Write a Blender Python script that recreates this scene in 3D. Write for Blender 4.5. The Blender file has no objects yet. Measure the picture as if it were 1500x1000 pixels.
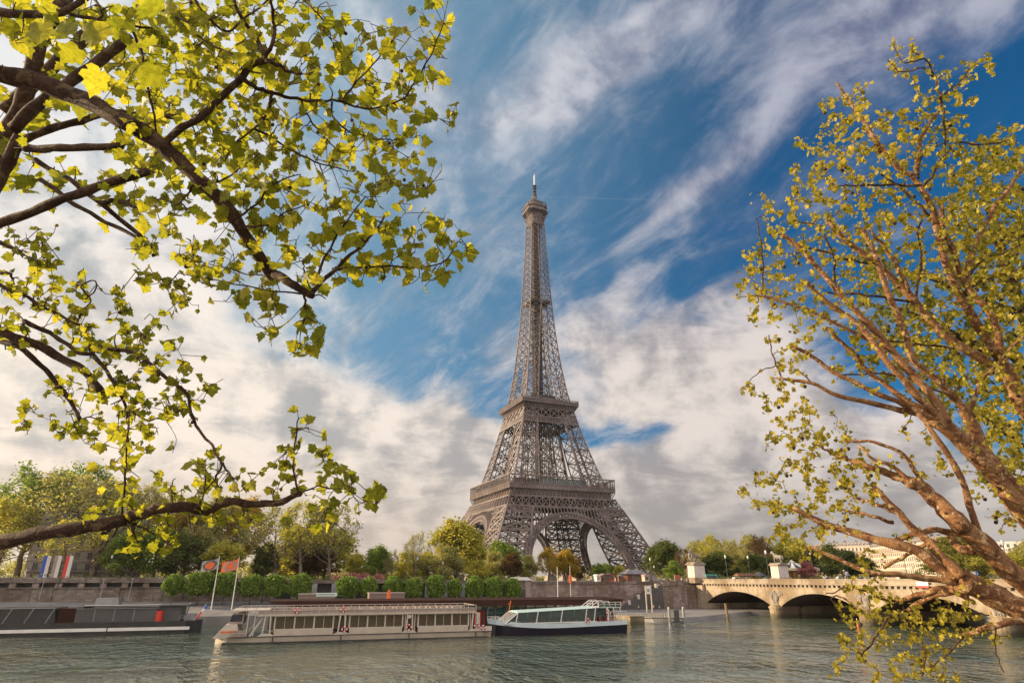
import bpy, math, random
import numpy as np
from mathutils import Vector, Matrix
R = math.radians
SC = bpy.context.scene
COL = SC.collection
V = Vector

# ------------------------------------------------------------------ camera
CAM = V((-150.0, -412.0, 10.6)); PITCH = 21.2; YAW = -17.5; FPX = 895.0
cd = bpy.data.cameras.new('camera'); cam = bpy.data.objects.new('camera', cd); COL.objects.link(cam)
cam.location = CAM; cam.rotation_euler = (R(90 + PITCH), 0, R(YAW))
cd.sensor_width = 36; cd.lens = FPX / 1500 * 36; cd.clip_start = 0.05; cd.clip_end = 20000
SC.camera = cam
CROT = Matrix.Rotation(R(YAW), 3, 'Z') @ Matrix.Rotation(R(90 + PITCH), 3, 'X')

def ray(px, py):            # direction through a photo pixel (1500 x 1000), unit forward depth
    return CROT @ V(((px - 750) / FPX, (500 - py) / FPX, -1.0))
def atY(px, py, y):
    d = ray(px, py); return CAM + d * ((y - CAM.y) / d.y)
def atZ(px, py, z):
    d = ray(px, py); return CAM + d * ((z - CAM.z) / d.z)
def atD(px, py, dist):
    return CAM + ray(px, py).normalized() * dist
def wx(px, y, py=880):      # world x of a photo column on the plane y
    return atY(px, py, y).x

# ------------------------------------------------------------------ sun
SUN_AZ = -66.0   # degrees from +Y towards -X (the sun stands low on the left)
SUN_EL = 17.0
sl = bpy.data.lights.new('sun', 'SUN'); sun = bpy.data.objects.new('sun', sl); COL.objects.link(sun)
sl.energy = 5.0; sl.angle = R(0.6); sl.color = (1.0, 0.76, 0.48)
sdir = V((math.sin(R(SUN_AZ)) * math.cos(R(SUN_EL)), math.cos(R(SUN_AZ)) * math.cos(R(SUN_EL)), math.sin(R(SUN_EL))))
sun.rotation_euler = (-sdir).to_track_quat('-Z', 'Y').to_euler()

SC.view_settings.view_transform = 'Standard'; SC.view_settings.look = 'None'
SC.view_settings.exposure = 0.80; SC.view_settings.gamma = 1.0
SC.render.engine = 'CYCLES'
SC.cycles.max_bounces = 6; SC.cycles.transparent_max_bounces = 16
SC.cycles.volume_bounces = 0

# ------------------------------------------------------------------ node helper
class NT:
    def __init__(s, tree): s.t = tree; s.n = tree.nodes; s.l = tree.links
    def new(s, typ, **kw):
        nd = s.n.new(typ)
        for k, v in kw.items(): setattr(nd, k, v)
        return nd
    def put(s, sock, v):
        if v is None: return
        if isinstance(v, bpy.types.NodeSocket): s.l.new(v, sock)
        else:
            try: sock.default_value = v
            except Exception:
                sock.default_value = (*v, 1.0) if len(v) == 3 else v
    def math(s, op, a, b=None, c=None, clamp=False):
        nd = s.new('ShaderNodeMath', operation=op); nd.use_clamp = clamp
        s.put(nd.inputs[0], a); s.put(nd.inputs[1], b)
        if c is not None: s.put(nd.inputs[2], c)
        return nd.outputs[0]
    def vmath(s, op, a, b=None, scale=None):
        nd = s.new('ShaderNodeVectorMath', operation=op)
        s.put(nd.inputs[0], a); s.put(nd.inputs[1], b)
        if scale is not None: s.put(nd.inputs[3], scale)
        return nd.outputs['Value'] if op in ('DOT_PRODUCT', 'LENGTH') else nd.outputs[0]
    def noise(s, vec, scale, detail=4, rough=0.55, dist=0.0, out='Fac'):
        nd = s.new('ShaderNodeTexNoise'); s.put(nd.inputs['Vector'], vec)
        nd.inputs['Scale'].default_value = scale; nd.inputs['Detail'].default_value = detail
        nd.inputs['Roughness'].default_value = rough; nd.inputs['Distortion'].default_value = dist
        return nd.outputs[out]
    def mix(s, f, a, b, typ='RGBA', blend='MIX'):
        nd = s.new('ShaderNodeMix', data_type=typ)
        if typ == 'RGBA':
            nd.blend_type = blend; s.put(nd.inputs[0], f); s.put(nd.inputs[6], a); s.put(nd.inputs[7], b); return nd.outputs[2]
        s.put(nd.inputs[0], f); s.put(nd.inputs[2], a); s.put(nd.inputs[3], b); return nd.outputs[0]
    def ramp(s, f, stops, interp='LINEAR'):
        nd = s.new('ShaderNodeValToRGB'); nd.color_ramp.interpolation = interp
        el = nd.color_ramp.elements
        while len(el) < len(stops): el.new(0.5)
        for e, (p, c) in zip(el, stops):
            e.position = p; e.color = (*c, 1) if not isinstance(c, (int, float)) else (c, c, c, 1)
        s.put(nd.inputs[0], f); return nd.outputs[0]
    def smooth(s, f, a, b):
        nd = s.new('ShaderNodeMapRange', interpolation_type='SMOOTHSTEP')
        s.put(nd.inputs[0], f); nd.inputs[1].default_value = a; nd.inputs[2].default_value = b
        return nd.outputs[0]

# ------------------------------------------------------------------ sky
w = bpy.data.worlds.new('World'); SC.world = w; w.use_nodes = True
T = NT(w.node_tree); T.n.clear()
d0 = T.new('ShaderNodeTexCoord').outputs['Generated']
skyn = T.new('ShaderNodeTexSky', sky_type='NISHITA'); skyn.sun_disc = False
skyn.sun_elevation = R(SUN_EL); skyn.sun_rotation = R(SUN_AZ)
skyn.air_density = 1.0; skyn.dust_density = 0.6; skyn.ozone_density = 2.5
warpn = T.noise(d0, 3.2, 3, 0.5, out='Color')
warp = T.vmath('SCALE', T.vmath('SUBTRACT', warpn, (0.5, 0.5, 0.5)), None, 0.30)
d1 = T.vmath('ADD', d0, warp)
def blob(px, py, sx, sy, ang, wt):
    c = ray(px, py).normalized(); ca, sa = math.cos(R(ang)), math.sin(R(ang))
    va = ray(px + sx * ca, py - sx * sa).normalized() - c
    vb = ray(px + sy * sa, py + sy * ca).normalized() - c
    va -= c * va.dot(c); vb -= c * vb.dot(c)
    va = va / va.length_squared; vb = vb / vb.length_squared
    u = T.vmath('DOT_PRODUCT', d1, va[:]); v = T.vmath('DOT_PRODUCT', d1, vb[:])
    u = T.math('SUBTRACT', u, va.dot(c)); v = T.math('SUBTRACT', v, vb.dot(c))
    r2 = T.math('MULTIPLY_ADD', u, u, T.math('MULTIPLY', v, v))
    g = T.math('POWER', 2.718, T.math('MULTIPLY', r2, -1.0))
    return T.math('MULTIPLY', g, wt)
BLOBS = [(60, 420, 330, 420, 0, .85), (200, 60, 260, 200, 0, .45), (480, 640, 260, 100, -8, .62), (350, 600, 140, 50, 0, .25), (330, 500, 70, 60, 0, -.25),
         (700, 690, 160, 60, 0, .40), (760, 790, 900, 60, 0, .30), (860, 120, 150, 42, 40, .62), (960, 50, 170, 55, 25, .30),
         (740, 215, 45, 30, 20, .30), (950, 300, 230, 22, 45, .22), (1060, 560, 170, 130, 10, .85), (925, 490, 70, 45, 0, .45),
         (1180, 660, 260, 60, 0, .45), (1300, 40, 260, 90, 10, .42), (1080, 90, 120, 60, 35, .2), (1250, 780, 380, 60, 0, .40), (890, 420, 130, 30, 42, .30),
         (640, 80, 90, 120, 20, .20), (640, 260, 90, 120, 20, .26), (600, 470, 90, 100, 0, -.16), (720, 480, 50, 70, 0, .2), (1110, 430, 60, 60, 0, .25), (960, 400, 60, 50, 0, -.25),
         (980, 230, 120, 30, 40, -.16), (880, 340, 60, 60, 0, -.22), (1000, 270, 260, 22, 42, .16), (1090, 150, 220, 24, 40, .12), (860, 470, 60, 60, 40, .2), (700, 560, 60, 40, 0, -.2), (930, 655, 80, 30, 0, -.50), (640, 640, 40, 30, 0, -.1),
         (1250, 560, 150, 90, 0, -.15), (1400, 260, 110, 110, 0, -.25), (1060, 130, 160, 60, 35, -.05)]
cov = 0.06
for b in BLOBS: cov = T.math('ADD', cov, blob(*b))
# cloud layer coordinates: direction projected on a plane high above
sep = T.new('ShaderNodeSeparateXYZ'); T.put(sep.inputs[0], d0)
zz = T.math('ADD', T.math('MAXIMUM', sep.outputs[2], 0.0), 0.22)
cmb = T.new('ShaderNodeCombineXYZ')
T.put(cmb.inputs[0], T.math('DIVIDE', sep.outputs[0], zz)); T.put(cmb.inputs[1], T.math('DIVIDE', sep.outputs[1], zz))
q = cmb.outputs[0]
def plane_q(px, py):
    d = ray(px, py).normalized(); return V((d.x / (d.z + .22), d.y / (d.z + .22), 0))
st = (plane_q(1080, 210) - plane_q(820, 430)).normalized(); pe = V((-st.y, st.x, 0))
cs = T.new('ShaderNodeCombineXYZ')
T.put(cs.inputs[0], T.math('MULTIPLY', T.vmath('DOT_PRODUCT', q, st[:]), 0.9))
T.put(cs.inputs[1], T.math('MULTIPLY', T.vmath('DOT_PRODUCT', q, pe[:]), 2.3))
f1 = T.noise(q, 2.6, 9, 0.62, 0.5)
f2 = T.noise(cs.outputs[0], 3.4, 12, 0.70, 0.45)
f3 = T.noise(d0, 7.0, 8, 0.56, 0.3)
fb = T.math('ADD', T.math('MULTIPLY', T.math('SUBTRACT', f1, 0.5), 0.85), T.math('MULTIPLY', T.math('SUBTRACT', f3, 0.5), 0.95))
sunv = V((math.sin(R(-58)) * math.cos(R(24)), math.cos(R(-58)) * math.cos(R(24)), math.sin(R(24))))
off3 = T.vmath('ADD', d0, (sunv * 0.035)[:]); f3b = T.noise(off3, 7.0, 8, 0.56, 0.3)
qs = V((sunv.x / .62, sunv.y / .62, 0)) * 0.10; f1b = T.noise(T.vmath('ADD', q, qs[:]), 2.6, 9, 0.62, 0.5)
relief = T.math('ADD', T.math('SUBTRACT', f3, f3b), T.math('MULTIPLY', T.math('SUBTRACT', f1, f1b), 0.8))
dens = T.math('ADD', cov, fb)
low = T.smooth(sep.outputs[2], 0.30, 0.05)
dens = T.math('ADD', dens, T.math('MULTIPLY', low, 0.42))
fwd = V((math.sin(R(-YAW)), math.cos(R(-YAW)), 0))
rear = T.smooth(T.vmath('DOT_PRODUCT', d0, fwd[:]), 0.25, -0.25)      # added bright cloud deck, unseen behind the camera, to fill the shaded sides
dens = T.math('ADD', dens, rear)
body = T.smooth(dens, 0.22, 0.60)
wisp = T.smooth(T.math('ADD', T.math('MULTIPLY', cov, 0.6), f2), 0.45, 0.86)
wisp = T.math('MULTIPLY', wisp, 0.66)
mask = T.math('SUBTRACT', 1.0, T.math('MULTIPLY', T.math('SUBTRACT', 1.0, body), T.math('SUBTRACT', 1.0, wisp)))
# contrails: thin arcs of great circles
def trail(p, q2, width, wt):
    a = ray(*p).normalized(); b = ray(*q2).normalized(); n = a.cross(b).normalized(); m = (a + b).normalized()
    dn = T.math('ABSOLUTE', T.vmath('DOT_PRODUCT', d0, n[:]))
    k = T.math('SUBTRACT', 1.0, T.math('DIVIDE', dn, width), clamp=True)
    lim = T.smooth(T.vmath('DOT_PRODUCT', d0, m[:]), a.dot(m) - 0.0006, a.dot(m) + 0.004)
    return T.math('MULTIPLY', T.math('MULTIPLY', k, lim), wt)
for tr in [((525, 608), (745, 616), .0042, .55), ((1136, 240), (1168, 208), .0016, .6), ((440, 279), (1180, 299), .0014, .10), ((1150, 590), (1420, 592), .003, .25)]:
    tk = trail(*tr); mask = T.math('SUBTRACT', 1.0, T.math('MULTIPLY', T.math('SUBTRACT', 1.0, mask), T.math('SUBTRACT', 1.0, tk)))
blue = T.mix(1.0, skyn.outputs[0], (0.02, 0.50, 0.76), blend='MULTIPLY')
# cloud brightness: thick parts and undersides are greyer, the side towards the sun is warm and bright
ts = T.smooth(T.vmath('DOT_PRODUCT', d0, sunv[:]), -0.05, 0.92)
shade = T.noise(T.vmath('ADD', d1, (0.02, 0.0, -0.05)), 4.2, 8, 0.62, 0.35)
shade = T.math('ADD', T.math('MULTIPLY', shade, 0.95), T.math('MULTIPLY', relief, 1.1))
shade = T.smooth(shade, 0.22, 0.66)
elev = T.smooth(sep.outputs[2], 0.25, 0.62)
lit = T.mix(ts, (6.1, 5.4, 5.0), (7.6, 6.7, 5.8))
lit = T.mix(elev, lit, T.mix(ts, (3.3, 3.4, 4.1), (6.0, 6.1, 6.2)))
dark = T.mix(ts, (2.7, 2.55, 2.6), (3.5, 3.55, 3.55))
dark = T.mix(elev, dark, T.mix(ts, (0.95, 1.15, 2.0), (2.5, 3.1, 3.7)))
cl = T.mix(shade, dark, lit)
hz = T.smooth(sep.outputs[2], 0.22, 0.0)
cl = T.mix(T.math('MULTIPLY', hz, 0.6), cl, T.mix(ts, (2.7, 2.5, 2.25), (7.2, 5.4, 3.9)))
cl = T.mix(rear, cl, (10.2, 9.1, 8.5))
blue = T.mix(T.math('MULTIPLY', ts, 0.9), blue, (1.5, 3.0, 4.1))
skyc = T.mix(mask, blue, cl)
bg = T.new('ShaderNodeBackground'); bg.inputs[1].default_value = 0.078
T.put(bg.inputs[0], skyc)
T.l.new(bg.outputs[0], T.new('ShaderNodeOutputWorld').inputs[0])

# ------------------------------------------------------------------ materials
def mat(name, col, rough=0.7, col2=None, scale=1.0, metal=0.0, bump=0.0, bscale=None, detail=5, spec=0.5, col3=None, stretch=None, alpha=None, trans=0.0, contrast=(0.35, 0.65)):
    m = bpy.data.materials.new(name); m.use_nodes = True
    t = NT(m.node_tree); b = t.n['Principled BSDF']
    b.inputs['Roughness'].default_value = rough; b.inputs['Metallic'].default_value = metal
    b.inputs['Specular IOR Level'].default_value = spec
    tc = t.new('ShaderNodeTexCoord').outputs['Object']
    vec = tc
    if stretch:
        mp = t.new('ShaderNodeMapping'); t.put(mp.inputs[0], tc); mp.inputs['Scale'].default_value = stretch; vec = mp.outputs[0]
    if col2 is None: col2 = tuple(c * 0.78 for c in col)
    f = t.noise(vec, scale, detail, 0.6)
    c = t.mix(t.smooth(f, *contrast), (*col, 1), (*col2, 1))
    if col3:
        f2 = t.noise(vec, scale * 0.31, 6, 0.65)
        c = t.mix(t.smooth(f2, 0.5, 0.66), c, (*col3, 1))
    t.put(b.inputs['Base Color'], c)
    if trans: b.inputs['Transmission Weight'].default_value = trans
    if bump:
        bp = t.new('ShaderNodeBump'); bp.inputs['Strength'].default_value = bump
        t.put(bp.inputs['Height'], t.noise(vec, bscale or scale * 3, 6, 0.6)); t.l.new(bp.outputs[0], b.inputs['Normal'])
    return m

def leafmat(name, cols, transl=0.45, rough=0.5, tscale=1.25):
    m = bpy.data.materials.new(name); m.use_nodes = True
    t = NT(m.node_tree); t.n.clear()
    g = t.new('ShaderNodeNewGeometry'); rnd = g.outputs['Random Per Island']
    n = t.noise(g.outputs['Position'], 0.35 if tscale < 1.26 and rough > .49 else 1.1, 3, 0.5)
    f = t.math('ADD', t.math('MULTIPLY', rnd, 0.75), t.math('MULTIPLY', t.math('SUBTRACT', n, 0.37), 0.9), clamp=True)
    c = t.ramp(f, [(i / (len(cols) - 1), k) for i, k in enumerate(cols)])
    if transl > .5:                              # blotches and paler patches within each leaf blade
        c = t.mix(t.smooth(t.noise(g.outputs['Position'], 34, 4, 0.7), 0.35, 0.68), t.mix(1.0, c, (1.12, 1.10, 1.3), blend='MULTIPLY'), t.mix(1.0, c, (0.68, 0.66, 0.7), blend='MULTIPLY'))
    b = t.new('ShaderNodeBsdfPrincipled'); t.put(b.inputs['Base Color'], c); b.inputs['Roughness'].default_value = rough
    b.inputs['Specular IOR Level'].default_value = 0.25
    tr = t.new('ShaderNodeBsdfTranslucent'); t.put(tr.inputs[0], t.mix(1.0, c, (tscale * 1.10, tscale * 1.10, tscale * 0.5), blend='MULTIPLY'))
    mx = t.new('ShaderNodeMixShader'); mx.inputs[0].default_value = transl
    t.l.new(b.outputs[0], mx.inputs[1]); t.l.new(tr.outputs[0], mx.inputs[2])
    t.l.new(mx.outputs[0], t.new('ShaderNodeOutputMaterial').inputs[0])
    return m

def barkmat(name, base, patch, pale, scale=3.0, rough=0.8):
    m = bpy.data.materials.new(name); m.use_nodes = True
    t = NT(m.node_tree); b = t.n['Principled BSDF']; b.inputs['Roughness'].default_value = rough
    b.inputs['Specular IOR Level'].default_value = 0.25
    P = t.new('ShaderNodeTexCoord').outputs['Object']
    a = t.noise(P, scale, 6, 0.6, 0.8); c = t.noise(P, scale * 2.7, 5, 0.65, 0.5)
    col = t.mix(t.smooth(a, 0.44, 0.56), (*base, 1), (*patch, 1))
    col = t.mix(t.smooth(c, 0.54, 0.60), col, (*pale, 1))
    fine = t.noise(P, scale * 14, 5, 0.7)
    col = t.mix(t.smooth(fine, 0.35, 0.75), col, t.mix(1.0, col, (0.42, 0.36, 0.32), blend='MULTIPLY'))
    t.put(b.inputs['Base Color'], col)
    bp = t.new('ShaderNodeBump'); bp.inputs['Strength'].default_value = 0.8; bp.inputs['Distance'].default_value = 0.04
    t.put(bp.inputs['Height'], t.math('ADD', t.noise(P, scale * 6, 7, 0.7), t.math('MULTIPLY', c, 0.8))); t.l.new(bp.outputs[0], b.inputs['Normal'])
    return m

def stonemat(name, mortar, c1, c2, bw, bh, stain=(0.10, 0.085, 0.07), stainf=(0.5, 0.68), rough=0.85, off=(0, 0, 0)):
    """Coursed stone: bricks laid in world x/y against z, streaked by weather."""
    m = bpy.data.materials.new(name); m.use_nodes = True
    t = NT(m.node_tree); b = t.n['Principled BSDF']; b.inputs['Roughness'].default_value = rough
    b.inputs['Specular IOR Level'].default_value = 0.2
    P = t.new('ShaderNodeNewGeometry').outputs['Position']
    s = t.new('ShaderNodeSeparateXYZ'); t.put(s.inputs[0], P)
    cm = t.new('ShaderNodeCombineXYZ'); t.put(cm.inputs[0], t.math('ADD', s.outputs[0], s.outputs[1])); t.put(cm.inputs[1], s.outputs[2])
    br = t.new('ShaderNodeTexBrick'); t.put(br.inputs['Vector'], cm.outputs[0])
    br.inputs['Color1'].default_value = (*c1, 1); br.inputs['Color2'].default_value = (*c2, 1); br.inputs['Mortar'].default_value = (*mortar, 1)
    br.inputs['Scale'].default_value = 1.0; br.inputs['Brick Width'].default_value = bw; br.inputs['Row Height'].default_value = bh
    br.inputs['Mortar Size'].default_value = 0.035; br.inputs['Mortar Smooth'].default_value = 0.4
    big = t.noise(P, 0.16, 5, 0.6)
    col = t.mix(t.smooth(big, 0.42, 0.62), br.outputs[0], t.mix(1.0, br.outputs[0], (0.62, 0.56, 0.50), blend='MULTIPLY'))
    cm2 = t.new('ShaderNodeCombineXYZ'); t.put(cm2.inputs[0], t.math('MULTIPLY', t.math('ADD', s.outputs[0], s.outputs[1]), 0.9)); t.put(cm2.inputs[2], t.math('MULTIPLY', s.outputs[2], 0.13))
    st2 = t.noise(cm2.outputs[0], 1.0, 6, 0.65)
    col = t.mix(t.smooth(st2, *stainf), col, (*stain, 1))
    col = t.mix(t.math('MULTIPLY', t.noise(P, 2.3, 6, 0.7), 0.5), col, t.mix(1.0, col, (0.6, 0.6, 0.6), blend='MULTIPLY'))
    tide = t.smooth(t.math('ADD', s.outputs[2], t.math('MULTIPLY', t.noise(P, 0.5, 4, 0.6), 1.2)), 2.3, 1.1)      # algae up to the high-water mark
    col = t.mix(t.math('MULTIPLY', tide, 0.8), col, (0.075, 0.072, 0.045, 1))
    t.put(b.inputs['Base Color'], col)
    bp = t.new('ShaderNodeBump'); bp.inputs['Strength'].default_value = 0.5; bp.inputs['Distance'].default_value = 0.05
    t.put(bp.inputs['Height'], t.noise(P, 1.7, 7, 0.7)); t.l.new(bp.outputs[0], b.inputs['Normal'])
    return m

M = {}
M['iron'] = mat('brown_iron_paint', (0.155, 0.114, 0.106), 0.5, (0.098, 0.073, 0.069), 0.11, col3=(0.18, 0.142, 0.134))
M['iron_d'] = mat('shaded_iron_paint', (0.060, 0.045, 0.042), 0.6, (0.045, 0.035, 0.032), 0.1)  # darker copy of the iron paint, puts the tower's inner shade into colour
M['masonry'] = mat('tower_masonry', (0.36, 0.31, 0.26), 0.9, (0.26, 0.22, 0.19), 0.4, bump=.3)
M['quay_l'] = stonemat('weathered_quay_stone', (0.08, 0.07, 0.06), (0.30, 0.255, 0.22), (0.19, 0.16, 0.14), 1.6, 0.55)
M['quay_r'] = stonemat('pinkish_quay_stone', (0.11, 0.09, 0.08), (0.40, 0.32, 0.285), (0.27, 0.215, 0.19), 1.8, 0.55, stain=(0.085, 0.075, 0.07), stainf=(0.50, 0.72))
M['bridge'] = stonemat('golden_bridge_limestone', (0.28, 0.23, 0.17), (0.46, 0.38, 0.28), (0.37, 0.305, 0.225), 1.4, 0.48, stain=(0.22, 0.14, 0.07), stainf=(0.50, 0.72))
M['parapet'] = stonemat('grey_parapet_stone', (0.30, 0.25, 0.19), (0.40, 0.335, 0.25), (0.34, 0.285, 0.22), 2.2, 0.9, stain=(0.20, 0.15, 0.10), stainf=(0.5, 0.7))
M['pier'] = stonemat('pier_stone', (0.25, 0.20, 0.14), (0.42, 0.33, 0.22), (0.36, 0.28, 0.19), 1.3, 0.55, stain=(0.13, 0.11, 0.08), stainf=(0.5, 0.7))
M['soffit'] = mat('shaded_arch_soffit', (0.13, 0.085, 0.07), 0.95, (0.085, 0.06, 0.05), 0.4)  # shade under the arches put into the colour, darker than the face stone
M['pale'] = mat('pale_statue_stone', (0.55, 0.50, 0.47), 0.85, (0.44, 0.39, 0.36), 0.7, bump=.2)
M['statue'] = mat('weathered_sculpture_stone', (0.27, 0.235, 0.20), 0.9, (0.15, 0.13, 0.11), 1.2, bump=.4)
M['paving'] = mat('grey_quay_paving', (0.20, 0.19, 0.185), 0.85, (0.145, 0.14, 0.138), 0.25, col3=(0.24, 0.225, 0.21))
M['asphalt'] = mat('asphalt', (0.06, 0.06, 0.062), 0.9, (0.045, 0.045, 0.047), 0.5)
M['grass'] = mat('park_ground', (0.07, 0.085, 0.03), 0.95, (0.11, 0.095, 0.06), 0.05)
M['white'] = mat('white_paint', (0.74, 0.72, 0.68), 0.4, (0.66, 0.64, 0.60), 0.8)
M['ivory'] = mat('ivory_paint', (0.56, 0.50, 0.42), 0.4, (0.48, 0.42, 0.35), 0.6)
M['cream'] = mat('cream_hull_paint', (0.50, 0.43, 0.34), 0.4, (0.43, 0.37, 0.29), 0.5)
M['cream2'] = mat('warm_grey_panel', (0.36, 0.28, 0.24), 0.5, (0.30, 0.235, 0.205), 0.5)
M['black'] = mat('black_hull_paint', (0.030, 0.029, 0.030), 0.35, (0.045, 0.043, 0.042), 0.4)
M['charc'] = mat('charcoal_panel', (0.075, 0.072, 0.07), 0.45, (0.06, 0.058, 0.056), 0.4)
M['navy'] = mat('navy_hull_paint', (0.012, 0.016, 0.034), 0.3, (0.022, 0.016, 0.030), 0.2)
M['paleblue'] = mat('pale_blue_paint', (0.52, 0.61, 0.64), 0.35, (0.46, 0.55, 0.58), 0.4)
M['teal'] = mat('pale_teal_roof', (0.50, 0.66, 0.62), 0.35, (0.44, 0.60, 0.57), 0.4)
M['roofbr'] = mat('dark_brown_canopy', (0.045, 0.020, 0.014), 0.9, (0.032, 0.015, 0.011), 0.3, spec=.1)
M['boxbr'] = mat('brown_cladding', (0.20, 0.145, 0.12), 0.7, (0.17, 0.12, 0.10), 1.0)
M['orange'] = mat('orange_paint', (0.80, 0.16, 0.03), 0.5, (0.66, 0.13, 0.03), 1)
M['red'] = mat('red_paint', (0.62, 0.04, 0.03), 0.5, (0.5, 0.04, 0.03), 1)
M['blue'] = mat('blue_cloth', (0.03, 0.10, 0.45), 0.7, (0.03, 0.08, 0.35), 1)
M['steel'] = mat('grey_steel', (0.30, 0.30, 0.30), 0.4, (0.24, 0.24, 0.25), 1, metal=.4)
M['dsteel'] = mat('dark_lamp_iron', (0.05, 0.055, 0.05), 0.5, (0.035, 0.04, 0.04), 1)
M['globe'] = mat('milk_glass_globe', (0.34, 0.33, 0.31), 0.3, (0.7, 0.68, 0.65), 1)
M['gold'] = mat('gilded_wood', (0.55, 0.32, 0.08), 0.5)
M['blue_bright'] = mat('bright_blue_jacket', (0.02, 0.30, 0.75), 0.7)
M['glass_teal'] = mat('teal_coach_paint', (0.05, 0.38, 0.33), 0.5)
M['skin'] = mat('skin', (0.48, 0.29, 0.20), 0.6)
M['wood'] = mat('brown_wood', (0.20, 0.085, 0.04), 0.7, (0.14, 0.06, 0.03), 1.0)
M['greyroof'] = mat('zinc_roof', (0.20, 0.19, 0.20), 0.5, (0.15, 0.145, 0.155), 0.4)
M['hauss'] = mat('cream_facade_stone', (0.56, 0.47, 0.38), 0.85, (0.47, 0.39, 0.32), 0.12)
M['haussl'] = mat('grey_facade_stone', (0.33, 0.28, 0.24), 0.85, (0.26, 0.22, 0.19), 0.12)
M['modern'] = mat('white_facade', (0.62, 0.57, 0.53), 0.7, (0.56, 0.52, 0.48), 0.12)

def glassmat(name, tint, rough=0.06, trans=0.55):
    m = bpy.data.materials.new(name); m.use_nodes = True
    t = NT(m.node_tree); t.n.clear()
    gl = t.new('ShaderNodeBsdfGlossy'); gl.inputs[0].default_value = (0.9, 0.9, 0.9, 1); gl.inputs['Roughness'].default_value = rough
    tr = t.new('ShaderNodeBsdfTransparent'); tr.inputs[0].default_value = (*tint, 1)
    df = t.new('ShaderNodeBsdfDiffuse'); df.inputs[0].default_value = (*[c * 0.25 for c in tint], 1)
    m1 = t.new('ShaderNodeMixShader'); m1.inputs[0].default_value = trans
    t.l.new(df.outputs[0], m1.inputs[1]); t.l.new(tr.outputs[0], m1.inputs[2])
    fr = t.new('ShaderNodeFresnel'); fr.inputs[0].default_value = 1.6
    m2 = t.new('ShaderNodeMixShader'); t.l.new(fr.outputs[0], m2.inputs[0]); t.l.new(m1.outputs[0], m2.inputs[1]); t.l.new(gl.outputs[0], m2.inputs[2])
    t.l.new(m2.outputs[0], t.new('ShaderNodeOutputMaterial').inputs[0])
    return m
M['glass_b'] = glassmat('bronze_glass', (0.50, 0.38, 0.22), trans=.45)
M['glass_d'] = glassmat('dark_glass', (0.22, 0.22, 0.23), trans=.35)
M['glass_t'] = glassmat('teal_glass', (0.45, 0.62, 0.60), trans=.6)
M['window'] = mat('dark_window_glass', (0.05, 0.055, 0.065), 0.15, (0.03, 0.035, 0.045), 0.6)

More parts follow.
